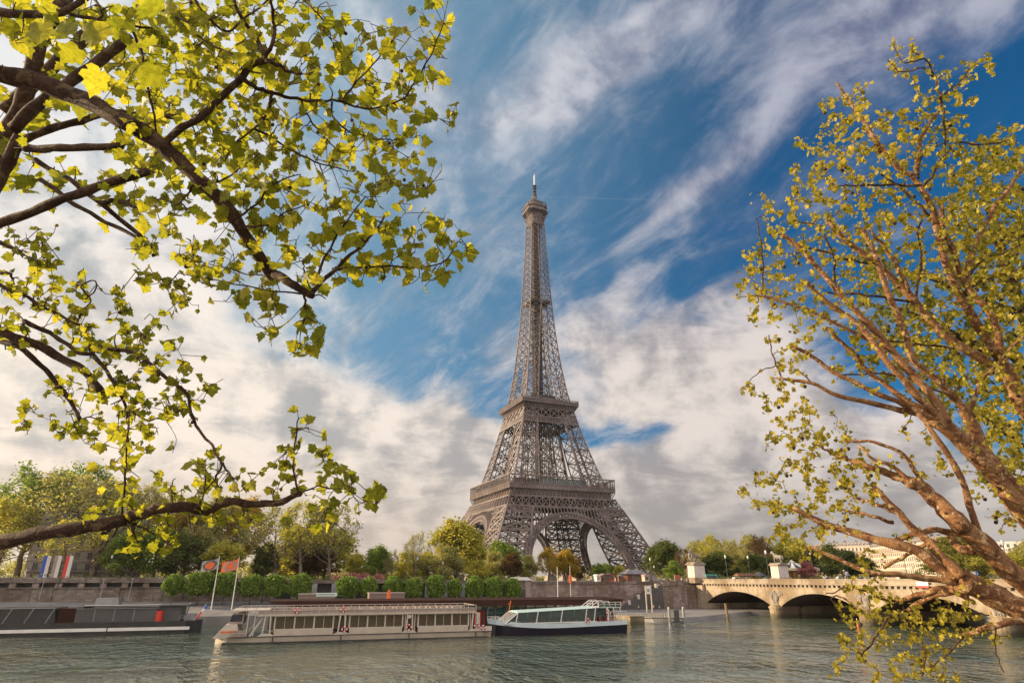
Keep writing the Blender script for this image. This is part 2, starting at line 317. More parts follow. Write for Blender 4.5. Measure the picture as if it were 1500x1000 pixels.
# ------------------------------------------------------------------ mesh helpers
class MB:
    def __init__(s): s.v = []; s.f = []; s.p = []
    def add(s, vs, fs):
        o = len(s.v); s.p.append((o, len(s.f))); s.v.extend(tuple(p) for p in vs); s.f.extend(tuple(i + o for i in f) for f in fs); return s
    def box(s, x0, x1, y0, y1, z0, z1):
        return s.add([(x0, y0, z0), (x1, y0, z0), (x1, y1, z0), (x0, y1, z0), (x0, y0, z1), (x1, y0, z1), (x1, y1, z1), (x0, y1, z1)],
                     [(0, 3, 2, 1), (4, 5, 6, 7), (0, 1, 5, 4), (1, 2, 6, 5), (2, 3, 7, 6), (3, 0, 4, 7)])
    def cbox(s, cx, cy, z0, w, d, h, tx=1.0, ty=None):      # box by centre, with a tapering top
        ty = tx if ty is None else ty
        a, b, c, e = w / 2, d / 2, w / 2 * tx, d / 2 * ty
        return s.add([(cx - a, cy - b, z0), (cx + a, cy - b, z0), (cx + a, cy + b, z0), (cx - a, cy + b, z0), (cx - c, cy - e, z0 + h), (cx + c, cy - e, z0 + h), (cx + c, cy + e, z0 + h), (cx - c, cy + e, z0 + h)],
                     [(0, 3, 2, 1), (4, 5, 6, 7), (0, 1, 5, 4), (1, 2, 6, 5), (2, 3, 7, 6), (3, 0, 4, 7)])
    def bar(s, p, q, w, h=None):
        p = V(p); q = V(q); d = q - p
        if d.length < 1e-6: return s
        d.normalize(); h = h or w
        up = V((0, 0, 1)) if abs(d.z) < 0.95 else V((0, 1, 0))
        a = d.cross(up).normalized() * (w / 2); b = a.cross(d).normalized() * (h / 2)
        return s.add([p + a + b, p - a + b, p - a - b, p + a - b, q + a + b, q - a + b, q - a - b, q + a - b],
                     [(0, 1, 5, 4), (1, 2, 6, 5), (2, 3, 7, 6), (3, 0, 4, 7), (3, 2, 1, 0), (4, 5, 6, 7)])
    def tube(s, pts, rad, n=8, cap=True):
        pts = [V(p) for p in pts]; k = len(pts)
        rad = [rad] * k if isinstance(rad, (int, float)) else rad
        vs = []; ref = None
        for i, p in enumerate(pts):
            d = (pts[min(i + 1, k - 1)] - pts[max(i - 1, 0)]).normalized()
            if ref is None: ref = V((0, 0, 1)) if abs(d.z) < 0.9 else V((1, 0, 0))
            a = (ref - d * ref.dot(d)).normalized(); ref = a; b = d.cross(a)
            for j in range(n):
                t = 2 * math.pi * j / n; vs.append(p + (a * math.cos(t) + b * math.sin(t)) * rad[i])
        fs = [(i * n + j, i * n + (j + 1) % n, (i + 1) * n + (j + 1) % n, (i + 1) * n + j) for i in range(k - 1) for j in range(n)]
        if cap: fs += [tuple(range(n - 1, -1, -1)), tuple(range((k - 1) * n, k * n))]
        return s.add(vs, fs)
    def lathe(s, c, prof, n=16):
        c = V(c); vs = []; k = len(prof)
        for r, z in prof:
            for j in range(n):
                t = 2 * math.pi * j / n; vs.append((c.x + r * math.cos(t), c.y + r * math.sin(t), c.z + z))
        fs = [(i * n + j, i * n + (j + 1) % n, (i + 1) * n + (j + 1) % n, (i + 1) * n + j) for i in range(k - 1) for j in range(n)]
        fs += [tuple(range(n - 1, -1, -1)), tuple(range((k - 1) * n, k * n))]
        return s.add(vs, fs)
    def prism(s, poly, z0, z1):       # vertical prism from a plan polygon (counter-clockwise)
        n = len(poly)
        return s.add([(x, y, z0) for x, y in poly] + [(x, y, z1) for x, y in poly],
                     [tuple(range(n - 1, -1, -1)), tuple(range(n, 2 * n))] + [(i, (i + 1) % n, n + (i + 1) % n, n + i) for i in range(n)])
    def ext(s, poly, axis, a, b):     # polygon extruded along an axis; poly given in the two other coordinates
        n = len(poly)
        def pt(u, v, t): return (t, u, v) if axis == 'x' else (u, t, v)
        return s.add([pt(u, v, a) for u, v in poly] + [pt(u, v, b) for u, v in poly],
                     [tuple(range(n - 1, -1, -1)), tuple(range(n, 2 * n))] + [(i, (i + 1) % n, n + (i + 1) % n, n + i) for i in range(n)])
    def mesh(s, name, m=None):
        me = bpy.data.meshes.new(name); me.from_pydata(s.v, [], s.f); me.update()
        if m: me.materials.append(M[m] if isinstance(m, str) else m)
        return me
    def each(s, name, m=None, parent=None, per=1, most=100):
        """every `per` added primitives become one object of their own"""
        st = s.p[::per] + [(len(s.v), len(s.f))]; out = []
        for i, ((v0, f0), (v1, f1)) in enumerate(zip(st, st[1:])):
            if i == most: v1, f1 = len(s.v), len(s.f)
            q = MB(); q.v = s.v[v0:v1]; q.f = [tuple(k - v0 for k in f) for f in s.f[f0:f1]]
            c = V((sum(a[0] for a in q.v), sum(a[1] for a in q.v), sum(a[2] for a in q.v))) / len(q.v)
            q.v = [tuple(V(a) - c) for a in q.v]
            o = q.build(name, m, parent); o.location = c; out.append(o)
            if i == most: o['kind'] = 'stuff'; break
        return out
    def build(s, name, m=None, parent=None, smooth=False):
        me = s.mesh(name, m)
        if smooth: me.polygons.foreach_set('use_smooth', [True] * len(me.polygons))
        return link(name, me, parent)

def link(name, me, parent=None):
    o = bpy.data.objects.new(name, me); COL.objects.link(o)
    if parent is not None: o.parent = parent
    return o
def tag(o, label=None, cat=None, group=None, kind=None):
    if label: o['label'] = label
    if cat: o['category'] = cat
    if group: o['group'] = group
    if kind: o['kind'] = kind
    return o
def thing(name, loc, label, cat, rz=0.0, group=None, scale=1.0):
    o = bpy.data.objects.new(name, None); COL.objects.link(o); o.empty_display_size = 0.3
    o.location = loc; o.rotation_euler = (0, 0, rz); o.scale = (scale,) * 3
    return tag(o, label, cat, group)
def kids(o): return [c for c in COL.objects if c.parent == o]
def dup(o, loc, rz=0.0, label=None, scale=None, parent=None, _ch=None):
    c = o.copy(); COL.objects.link(c)
    if parent is not None: c.parent = parent
    else:
        c.location = loc; c.rotation_euler = (0, 0, rz)
        if scale is not None: c.scale = (scale,) * 3 if isinstance(scale, (int, float)) else scale
        if label: c['label'] = label
    for ch in list(o.children): dup(ch, None, parent=c)
    return c
ORD = ['first', 'second', 'third', 'fourth', 'fifth', 'sixth', 'seventh', 'eighth', 'ninth', 'tenth', 'eleventh', 'twelfth', 'thirteenth', 'fourteenth', 'fifteenth', 'sixteenth', 'seventeenth', 'eighteenth', 'nineteenth', 'twentieth']

# ------------------------------------------------------------------ setting: water, ground, quays
YQ = -209.0                                    # the upper quay wall of the far bank
def water_mat():
    m = bpy.data.materials.new('river_water'); m.use_nodes = True
    t = NT(m.node_tree); b = t.n['Principled BSDF']
    b.inputs['Roughness'].default_value = 0.04; b.inputs['IOR'].default_value = 1.33; b.inputs['Specular IOR Level'].default_value = 1.0
    P = t.new('ShaderNodeNewGeometry').outputs['Position']
    n0 = t.noise(P, 0.02, 4, 0.6)
    t.put(b.inputs['Base Color'], t.mix(t.smooth(n0, 0.4, 0.6), (0.115, 0.120, 0.075, 1), (0.050, 0.078, 0.052, 1)))
    mp = t.new('ShaderNodeMapping'); t.put(mp.inputs[0], P); mp.inputs['Rotation'].default_value = (0, 0, R(14)); mp.inputs['Scale'].default_value = (0.75, 0.42, 1)
    calm = t.smooth(t.noise(P, 0.022, 4, 0.6), 0.38, 0.62)
    h = t.math('ADD', t.noise(mp.outputs[0], 0.75, 2, 0.5, 0.6), t.math('MULTIPLY', t.noise(mp.outputs[0], 2.4, 2, 0.5, 0.4), 0.32))
    h = t.math('ADD', h, t.math('MULTIPLY', t.noise(mp.outputs[0], 0.2, 2, 0.5), 0.8))
    h = t.math('MULTIPLY', h, t.math('ADD', 0.35, t.math('MULTIPLY', calm, 1.0)))
    bp = t.new('ShaderNodeBump'); bp.inputs['Strength'].default_value = 1.0; bp.inputs['Distance'].default_value = 0.75
    t.put(bp.inputs['Height'], h); t.l.new(bp.outputs[0], b.inputs['Normal'])
    return m
mb = MB(); mb.add([(-2400, -2400, 0), (2400, -2400, 0), (2400, -150, 0), (-2400, -150, 0)], [(0, 1, 2, 3)])
tag(mb.build('water', water_mat()), kind='structure')
mb = MB().box(-2400, 2400, YQ + 4.0, 2600, 9.0 - 6, 9.2)
tag(mb.build('ground', 'grass'), kind='structure')
mb = MB().box(-2400, 2400, YQ + 4.2, YQ + 22, 9.21, 9.214)
tag(mb.build('quay_road', 'asphalt'), kind='structure')
mb = MB().box(-17, 17, YQ + 22, -70, 9.21, 9.216); mb.box(-45, 45, -70, 70, 9.21, 9.216)
tag(mb.build('forecourt_paving', 'paving'), kind='structure')
# lower quay: a sloping ramp on the left, a low flat beach-like quay on the right
yE = -237.0
def zq(px): return 0
mb = MB()
P0 = wx(-400, yE); P1 = wx(395, yE); P2 = wx(900, yE)
mb.add([(P0, yE, 2.2), (P1, yE, 2.2), (P2, yE, 1.5), (P2, YQ + 1, 1.5), (P1, YQ + 1, 4.6), (P0, YQ + 1, 5.4),
        (P0, yE, -1), (P1, yE, -1), (P2, yE, -1)], [(0, 1, 4, 5), (1, 2, 3, 4), (6, 7, 1, 0), (7, 8, 2, 1)])
tag(mb.build('lower_quay', 'paving'), kind='structure')
wl = [(P2, yE), *[(p.x, p.y) for p in (atZ(960, 911, 0), atZ(1002, 911.5, 0), atZ(1045, 908, 0), atZ(1075, 903.5, 0), atZ(1105, 900.5, 0))], (-10, -238), (20, -226), (20, YQ + 1), (P2, YQ + 1)]
mb = MB(); n = len(wl); inn = [(x, y + (0 if (i < 1 or i > n - 3) else 1.6)) for i, (x, y) in enumerate(wl)]
mb.add([(x, y, -0.5) for x, y in wl] + [(x, y, 1.05) for x, y in inn], [tuple(range(n, 2 * n))] + [(i, (i + 1) % n, n + (i + 1) % n, n + i) for i in range(n)])
tag(mb.build('quay_ramp', 'paving'), kind='structure')
# the near bank, below and behind the camera
mb = MB().box(-700, 500, -2300, -409.5, -2, 9.0); mb.box(-700, 500, -409.5, -387, -2, 2.0)
tag(mb.build('near_bank', 'paving'), kind='structure')
# ------------------------------------------------------------------ the iron tower
G0 = 9.2
prof = [(0, 62.0), (10, 57.0), (20, 52.0), (30, 47.3), (39, 43.2), (50, 38.0), (57, 34.4), (72, 29.6), (90, 24.6), (104, 21.2), (114, 19.0), (119, 17.8), (128, 15.9), (138, 14.6), (150, 13.0), (165, 11.5), (182, 10.1), (205, 8.7), (230, 7.5), (255, 6.3), (281, 5.4)]
legw = [(0, 24.5), (20, 21.5), (39, 18.3), (57, 15.6), (72, 13.8), (90, 12.0), (111, 10.4), (116, 10.0), (138, 8.9), (160, 8.4), (182, 8.3), (190, 8.7), (300, 8)]
def lerp(tab, z):
    for (a, u), (b, v) in zip(tab, tab[1:]):
        if z <= b: return u + (v - u) * (z - a) / (b - a)
    return tab[-1][1]
def ho(z): return lerp(prof, z)
def hi(z): return max(ho(z) - lerp(legw, z), 0.0)
tower = thing('lattice_tower', (0, 0, G0), 'tall brown wrought iron lattice tower with four splayed legs, standing beyond the river', 'tower', R(5))
RZ = [Matrix.Rotation(R(90 * k), 3, 'Z') for k in range(4)]
def legpt(sx, sy, ox, oy, z):            # a chord of one leg: ox/oy tell outer or inner
    return V((sx * (ho(z) if ox else hi(z)), sy * (ho(z) if oy else hi(z)), z))
def panels(mb, fa, fb, zs, wx_, wh, sub=0, chord=0.0):
    """X bracing between two chord functions; sub adds a midline and a diamond of thinner bars."""
    for z0, z1 in zip(zs, zs[1:]):
        a0, a1, b0, b1 = fa(z0), fa(z1), fb(z0), fb(z1)
        mb.bar(a0, b1, wx_); mb.bar(b0, a1, wx_); mb.bar(a1, b1, wh)
        if sub:
            zm = (z0 + z1) / 2; am, bm = fa(zm), fb(zm); m0 = (a0 + b0) / 2; m1 = (a1 + b1) / 2
            w_ = wx_ * 0.55
            mb.bar(am, bm, w_)
            for p, q2 in ((am, m0), (m0, bm), (bm, m1), (m1, am)): mb.bar(p, q2, w_)
            if sub > 1: mb.bar(m0, m1, w_)
def chord(mb, f, zs, w_):
    for z0, z1 in zip(zs, zs[1:]): mb.bar(f(z0), f(z1), w_)
def frange(a, b, n): return [a + (b - a) * i / n for i in range(n + 1)]
def leg(name, sx, sy, zs, wc, wb, wh, sub, label=None):
    mb = MB(); fine = []
    for z0, z1 in zip(zs, zs[1:]): fine += [z0, (z0 + z1) / 2]
    fine.append(zs[-1])
    C = {k: (lambda z, k=k: legpt(sx, sy, k[0], k[1], z)) for k in ((1, 1), (1, 0), (0, 1), (0, 0))}
    for k in C:
        if k != (0, 0): chord(mb, C[k], fine, wc)
    panels(mb, C[(1, 1)], C[(1, 0)], zs, wb, wh, sub); panels(mb, C[(1, 1)], C[(0, 1)], zs, wb, wh, sub)
    mo = mb; mb = MB(); chord(mb, C[(0, 0)], fine, wc * .8)
    panels(mb, C[(0, 0)], C[(1, 0)], zs, wb * .8, wh * .8, max(0, sub - 1)); panels(mb, C[(0, 0)], C[(0, 1)], zs, wb * .8, wh * .8, max(0, sub - 1))
    # inner diagonals and the lift track running up the middle of the leg
    for z in zs[1:]:
        mb.bar(C[(1, 1)](z), C[(0, 0)](z), wb * .6); mb.bar(C[(1, 0)](z), C[(0, 1)](z), wb * .6)
    mid = lambda z, t: C[(1, 1)](z).lerp(C[(0, 0)](z), t)
    for t in (.42, .58): chord(mb, lambda z: mid(z, t), zs, wb * .9)
    o = mo.build(name, 'iron', tower); mb.build('inner_bracing', 'iron_d', o)  # inner faces take the darker copy, their shade painted in
    return o
for sx in (-1, 1):
    for sy in (-1, 1):
        leg('leg', sx, sy, [3.5, 12.5, 21, 29, 36.5, 43.5], 1.25, 0.75, 0.8, 2)
        leg('upper_leg', sx, sy, [57, 66.5, 76, 85, 94, 103, 110], 0.85, 0.5, 0.55, 1)
        # stone footings
        mb = MB()
        for ox in (0, 1):
            for oy in (0, 1):
                p = legpt(sx, sy, ox, oy, 1.5); mb.cbox(p.x, p.y, 0, 8, 8, 4.2, .62)
        mb.each('footing', 'masonry', tower)
# belts of small lattice under the galleries; face-plane helper
def face(k, u, z, out=0.0, h=None):
    h = ho(z) if h is None else h
    return RZ[k] @ V((u, -(h + out), z))
def belt(mb, k, z0, z1, cell, wb, wc, u0=None, u1=None, out=.15):
    h0, h1 = ho(z0), ho(z1); L = (u1 - u0) if u0 is not None else None
    for seg in ((-1, 1),):
        n = max(2, int(2 * h0 / cell))
        for i in range(n):
            a = -1 + 2 * i / n; b = -1 + 2 * (i + 1) / n
            if u0 is not None and (a < u0 - 1e-6 or b > u1 + 1e-6): continue
            mb.bar(face(k, a * h0, z0, out), face(k, b * h1, z1, out), wb); mb.bar(face(k, b * h0, z0, out), face(k, a * h1, z1, out), wb)
            mb.bar(face(k, a * h0, z0, out), face(k, a * h1, z1, out), wb)
    mb.bar(face(k, -h0, z0, out), face(k, h0, z0, out), wc); mb.bar(face(k, -h1, z1, out), face(k, h1, z1, out), wc)
for k in range(4):
    mb = MB()
    belt(mb, k, 43.6, 50.0, 4.6, 0.50, 1.1)
    h0, h1 = ho(40), ho(43.6); n = 46
    for i in range(n):                       # the low second belt runs over the legs only, as the arch rises into it
        a = -1 + 2 * i / n; b = a + 2 / n
        if min(abs(a), abs(b)) * h0 > 20:
            mb.bar(face(k, a * h0, 40), face(k, b * h1, 43.6), .32); mb.bar(face(k, b * h0, 40), face(k, a * h1, 43.6), .32)
    for s in (-1, 1): mb.bar(face(k, s * h0, 40), face(k, s * 20, 40), .8)
    # inner plane of the belt, gives it depth
    for z in (43.6, 49.6): mb.bar(face(k, -ho(z) + 3, z, -3), face(k, ho(z) - 3, z, -3), .8)
    n = 20
    for i in range(n):
        a = (-1 + 2 * i / n) * (h1 - 3); b = (-1 + 2 * (i + 1) / n) * (h1 - 3)
        mb.bar(face(k, a, 43.6, -3), face(k, b, 49.6, -3), .4); mb.bar(face(k, b, 43.6, -3), face(k, a, 49.6, -3), .4)
    mb.build('lattice_belt', 'iron', tower)
# decorative arches between the legs
for k in range(4):
    mb = MB(); n = 44; zc = 3.0; ra, rb = 36.6, 33.4
    hgt = 37.2
    def ap(t, r, out): # t 0..pi
        x = math.cos(t) * r; z = zc + math.sin(t) * (hgt * r / ra)
        return face(k, x, z, out)
    ts_ = [math.pi * (0.04 + 0.92 * i / n) for i in range(n + 1)]
    for out in (0.3, -2.2):
        for r, wd in ((ra, 1.0), (rb, .8)):
            for t0, t1 in zip(ts_, ts_[1:]): mb.bar(ap(t0, r, out), ap(t1, r, out), wd)
        for t0, t1 in zip(ts_, ts_[1:]):
            mb.bar(ap(t0, ra, out), ap(t1, rb, out), .34); mb.bar(ap(t0, rb, out), ap(t1, ra, out), .34); mb.bar(ap(t0, ra, out), ap(t0, rb, out), .34)
    for t0 in ts_[::2]:
        mb.bar(ap(t0, ra, .3), ap(t0, ra, -2.2), .4); mb.bar(ap(t0, rb, .3), ap(t0, rb, -2.2), .4)
    # spandrel: little arcade between arch and belt, with solid webs round each opening
    for i in range(-11, 12):
        x = i * 2.35
        zt = 43.4; zb = zc + math.sqrt(max(0, 1 - (x / ra) ** 2)) * hgt
        if zt - zb > 0.8 and abs(x) < 27:
            mb.bar(face(k, x, zb), face(k, x, zt), .55)
            if abs(i) > 2:
                xm = x + 1.17; r_ = 0.95; pr = None
                for j in range(7):
                    t = math.pi * j / 6; p = face(k, xm + math.cos(t) * r_ , zt - 1.3 + math.sin(t) * r_)
                    if pr is not None: mb.bar(pr, p, .45)
                    pr = p
    mb.build('arch', 'iron', tower)
# galleries: solid cantilevered band with brackets, floor, railing and roofed arcade
def gallery(name, z0, z1, half0, half1, nb, rail, roof, parent):
    mb = MB()
    for k in range(4):
        P = lambda u, z, h: RZ[k] @ V((u, -h, z))
        zb = z0 + (z1 - z0) * .62
        mb.add([P(-half0, z0, half0), P(half0, z0, half0), P(half0, zb, half0 + .2), P(-half0, zb, half0 + .2)], [(0, 1, 2, 3)])
        mb.add([P(-half1, zb, half1), P(half1, zb, half1), P(half1, z1, half1), P(-half1, z1, half1)], [(0, 1, 2, 3)])
        mb.add([P(-half0, zb, half0), P(half0, zb, half0), P(half1, zb, half1), P(-half1, zb, half1)], [(0, 1, 2, 3)])
        mb.bar(P(-half1, z1, half1), P(half1, z1, half1), .7, .5); mb.bar(P(-half0, z0, half0), P(half0, z0, half0), .7, .7)
        for i in range(nb + 1):
            u = -1 + 2 * i / nb
            mb.bar(P(u * half0, z0, half0 + .2), P(u * half1, zb, half1 - .1), .45, .5)
            mb.bar(P(u * half1, zb, half1 + .12), P(u * half1, z1, half1 + .12), .35, .3)
    mb.add([(-half1, -half1, z1 - .4), (half1, -half1, z1 - .4), (half1, half1, z1 - .4), (-half1, half1, z1 - .4)], [(0, 1, 2, 3)])
    g = mb.build(name, 'iron', parent)
    mb = MB()
    for k in range(4):
        P = lambda u, z, h: RZ[k] @ V((u, -h, z))
        n = nb * 2
        for i in range(n + 1):
            u = (-1 + 2 * i / n) * half1
            mb.bar(P(u, z1, half1), P(u, z1 + (roof or rail), half1), .22 if i % 2 else .4)
        mb.bar(P(-half1, z1 + rail, half1), P(half1, z1 + rail, half1), .22)
        mb.bar(P(-half1, z1 + rail * .5, half1), P(half1, z1 + rail * .5, half1), .15)
        if roof: mb.bar(P(-half1 - .3, z1 + roof, half1), P(half1 + .3, z1 + roof, half1), .9, .7)
    mb.build('railing', 'iron', g)
    return g
g1 = gallery('first_gallery', 50.2, 57.6, 36.0, 38.0, 26, 1.3, 5.4, tower)
mb = MB()                                      # pavilions and windows set back on the first floor
for k in range(4):
    for a, b in ((-17, 17),):
        P = [RZ[k] @ V(p) for p in ((a, -36.6, 57.6), (b, -36.6, 57.6), (b, -31.5, 57.6), (a, -31.5, 57.6), (a, -36.0, 62.2), (b, -36.0, 62.2), (b, -32, 62.2), (a, -32, 62.2))]
        mb.add(P, [(4, 5, 6, 7), (0, 1, 5, 4), (1, 2, 6, 5), (2, 3, 7, 6), (3, 0, 4, 7)])
mb.each('glazed_pavilion', 'glass_t', g1)
mb = MB()
for k in range(4):
    P = [RZ[k] @ V(p) for p in ((-34, -35.3, 57.7), (-17.3, -35.3, 57.7), (-17.3, -31.5, 57.7), (-34, -31.5, 57.7), (-34, -35.3, 61.5), (-17.3, -35.3, 61.5), (-17.3, -31.5, 61.5), (-34, -31.5, 61.5))]
    mb.add(P, [(4, 5, 6, 7), (0, 1, 5, 4), (1, 2, 6, 5), (2, 3, 7, 6), (3, 0, 4, 7)])
    for i in range(6):
        x = -33 + i * 3.0; mb.bar(RZ[k] @ V((x, -35.2, 57.6)), RZ[k] @ V((x, -35.2, 62.4)), .5)
mb.each('restaurant_block', 'iron_d', g1, per=7)
# under-floor beams of the first platform
mb = MB()
for i in range(-6, 7):
    u = i * 5.8
    if abs(u) > 12:
        mb.bar((u, -37, 49), (u, 37, 49), .8, 2.2); mb.bar((-37, u, 49), (37, u, 49), .8, 2.2)
    else:
        for s in (-1, 1):
            mb.bar((u, s * 37, 49), (u, s * 13, 49), .8, 2.2); mb.bar((s * 37, u, 49), (s * 13, u, 49), .8, 2.2)
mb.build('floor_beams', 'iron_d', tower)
# second level: X belt, small lattice belt, gallery
for k in range(4):
    mb = MB()
    belt(mb, k, 103.0, 107.0, 2.2, .36, .8, out=.2)
    def pan(u0, u1, z0, z1, n, w_):
        for i in range(n):
            a = u0 + (u1 - u0) * i / n; b = u0 + (u1 - u0) * (i + 1) / n
            mb.bar(face(k, a * ho(z0), z0), face(k, b * ho(z1), z1), w_); mb.bar(face(k, b * ho(z0), z0), face(k, a * ho(z1), z1), w_)
            mb.bar(face(k, b * ho(z0), z0), face(k, b * ho(z1), z1), w_)
    pan(-1, 1, 107.0, 113.3, 6, .6); 
    # vertical posts that run down between the legs
    for u in (-.5, 0.5):
        mb.bar(face(k, u * ho(106) * .98, 106), face(k, u * ho(57) * .98, 57), .9)
    mb.build('lattice_belt', 'iron', tower)
g2 = gallery('second_gallery', 113.2, 118.8, 19.4, 21.8, 20, 1.5, 0, tower)
mb = MB()
for i in range(-4, 5):
    mb.bar((i * 4.4, -19, 112.6), (i * 4.4, 19, 112.6), .6, 1.6); mb.bar((-19, i * 4.4, 112.6), (19, i * 4.4, 112.6), .6, 1.6)
mb.build('floor_beams', 'iron_d', tower)
mb = MB(); mb.cbox(0, 0, 118.8, 29, 29, 4.0, .97); mb.cbox(0, 0, 122.8, 21, 21, 3.6, .9)
mb.build('pavilion', 'iron_d', g2)
mb = MB()
for k in range(4): mb.add([RZ[k] @ V(p) for p in ((-12.6, -14.7, 119.8), (12.6, -14.7, 119.8), (12.6, -14.6, 122), (-12.6, -14.6, 122))], [(0, 1, 2, 3)])
mb.build('window_band', 'glass_t', g2)
# middle: lift pylons between first and second floor
mb = MB()
for (x, y) in ((-6, -6), (4.5, -8), (-8, 4.5), (6, 6), (0, -1)):
    for z0, z1 in zip(frange(57, 112, 12), frange(57, 112, 12)[1:]):
        s0, s1 = 1 + (108 - z0) * .004, 1 + (108 - z1) * .004
        for dx, dy in ((-1.6, -1.6), (1.6, -1.6), (1.6, 1.6), (-1.6, 1.6)):
            mb.bar((x * s0 + dx, y * s0 + dy, z0), (x * s1 + dx, y * s1 + dy, z1), .4)
        mb.bar((x * s0 - 1.6, y * s0 - 1.6, z0), (x * s1 + 1.6, y * s1 - 1.6, z1), .3); mb.bar((x * s0 - 1.6, y * s0 - 1.6, z0), (x * s1 - 1.6, y * s1 + 1.6, z1), .3)
        mb.bar((x * s0 + 1.6, y * s0 - 1.6, z0), (x * s1 + 1.6, y * s1 + 1.6, z1), .3); mb.bar((x * s0 - 1.6, y * s0 + 1.6, z0), (x * s1 + 1.6, y * s1 + 1.6, z1), .3)
mb.each('stair_pylon', 'iron_d', tower, per=96)
# upper shaft: four tapering corner lattices that merge, one mesh for each side
zs = [118.8]; 
while zs[-1] < 270: zs.append(zs[-1] + max(3.6, lerp(legw, zs[-1]) * .80 * (1 if zs[-1] < 190 else .82)))
zs[-1] = 274.0
for k in range(4):
    mb = MB()
    C1 = lambda z: RZ[k] @ V((-ho(z), -ho(z), z)); C2 = lambda z: RZ[k] @ V((-hi(z), -ho(z), z))
    C3 = lambda z: RZ[k] @ V((hi(z), -ho(z), z)); C4 = lambda z: RZ[k] @ V((ho(z), -ho(z), z))
    wfun = lambda z: .78 - (z - 115) * .0020
    for z0, z1 in zip(zs, zs[1:]):
        wb = wfun(z0) * .55
        mb.bar(C1(z0), C1(z1), wfun(z0) * 1.15)
        mb.bar(C2(z0), C2(z1), wfun(z0) * .75)
        if hi(z0) > .15: mb.bar(C3(z0), C3(z1), wfun(z0) * .75)
        zm = (z0 + z1) / 2
        for A, B in ((C1, C2), (C3, C4)):
            mb.bar(A(z0), B(z1), wb); mb.bar(B(z0), A(z1), wb); mb.bar(A(z1), B(z1), wb * 1.1)
            if z0 < 135: mb.bar(A(z0), B(zm), wb * .5); mb.bar(B(z0), A(zm), wb * .5); mb.bar(A(zm), B(z1), wb * .5); mb.bar(B(zm), A(z1), wb * .5); mb.bar(A(zm), B(zm), wb * .6)
        # rear faces of the corner boxes while they are separate
        if hi(z1) > 1.0:
            I1 = lambda z: RZ[k] @ V((-hi(z), -hi(z), z))
            mb.bar(I1(z0), I1(z1), wfun(z0) * .5); mb.bar(C2(z0), I1(z1), wb * .7); mb.bar(I1(z0), C2(z1), wb * .7); mb.bar(C2(z1), I1(z1), wb * .8)
            mb.bar(C3(z1), C2(z1), wb * .7); 
            I2 = lambda z: RZ[k] @ V((hi(z), -hi(z), z)); mb.bar(C3(z0), I2(z1), wb * .7); mb.bar(I2(z0), C3(z1), wb * .7)
            mb.bar(I1(z1), I2(z1), wb * .6)
    mb.build('upper_shaft', 'iron', tower)
mb = MB()                                       # lift shaft in the core
for (x, y) in ((-2.7, -2.7), (2.7, -2.7), (2.7, 2.7), (-2.7, 2.7)): mb.bar((x, y, 122), (x, y, 275), .6)
zz_ = frange(122, 275, 52)
for z0, z1 in zip(zz_, zz_[1:]):
    for k in range(4):
        a, b = RZ[k] @ V((-2.7, -2.7, z0)), RZ[k] @ V((2.7, -2.7, z1)); c, e = RZ[k] @ V((2.7, -2.7, z0)), RZ[k] @ V((-2.7, -2.7, z1))
        mb.bar(a, b, .55); mb.bar(c, e, .55); mb.bar(a, c, .55)
for x in (-1.2, 1.2): mb.box(x - .95, x + .95, -2.0, 2.0, 122, 275)
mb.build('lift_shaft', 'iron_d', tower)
mb = MB(); mb.cbox(0, 0, 202.5, 17.6, 17.6, .7); mb.cbox(0, 0, 203.2, 9, 9, 2.6, .9)
for k in range(4):
    mb.bar(RZ[k] @ V((-8.8, -8.8, 204.4)), RZ[k] @ V((8.8, -8.8, 204.4)), .2)
mb.build('landing_platform', 'iron_d', tower)
# summit
mb = MB()
for k in range(4):
    n = 8
    for i in range(n + 1):
        u = -1 + 2 * i / n
        a = RZ[k] @ V((u * 5.2, -5.4, 274)); b = RZ[k] @ V((u * 6.2, -6.6, 280)); c = RZ[k] @ V((u * 8.6, -8.8, 285.2))
        mb.bar(a, b, .35); mb.bar(b, c, .4)
    mb.bar(RZ[k] @ V((-5.4, -5.4, 274)), RZ[k] @ V((5.4, -5.4, 274)), .6)
    mb.bar(RZ[k] @ V((-6.2, -6.4, 280)), RZ[k] @ V((6.2, -6.4, 280)), .5)
mb.cbox(0, 0, 274, 7.6, 7.6, 11.4, 1.3)
mb.build('bracket_flare', 'iron', tower)
oc = lambda h, c: [(-h + c, -h), (h - c, -h), (h, -h + c), (h, h - c), (h - c, h), (-h + c, h), (-h, h - c), (-h, -h + c)]
mb = MB(); mb.prism(oc(9.0, 3.2), 285.2, 286.4); mb.prism(oc(7.9, 3), 286.4, 289.4); mb.prism(oc(8.7, 3.2), 289.4, 290.1)
for x, y in oc(8.6, 3.2):
    mb.bar((x, y, 290), (x, y, 293.2), .25)
ring = oc(8.6, 3.2)
for (a, b), (c, e) in zip(ring, ring[1:] + ring[:1]):
    for z in (291, 292, 293.2): mb.bar((a, b, z), (c, e, z), .2)
    for t in (.25, .5, .75): mb.bar((a + (c - a) * t, b + (e - b) * t, 290), (a + (c - a) * t, b + (e - b) * t, 293.2), .14)
mb.prism(oc(5.4, 2), 290.1, 294.6); mb.prism(oc(6.0, 2), 294.6, 295.1); mb.lathe((0, 0, 295.1), [(3.6, 0), (3.5, 2.2), (2.8, 4.0), (1.9, 5.2), (1.7, 6.6), (2.0, 6.8), (2.0, 7.3), (1.3, 7.6)], 12)
rnd = random.Random(5)
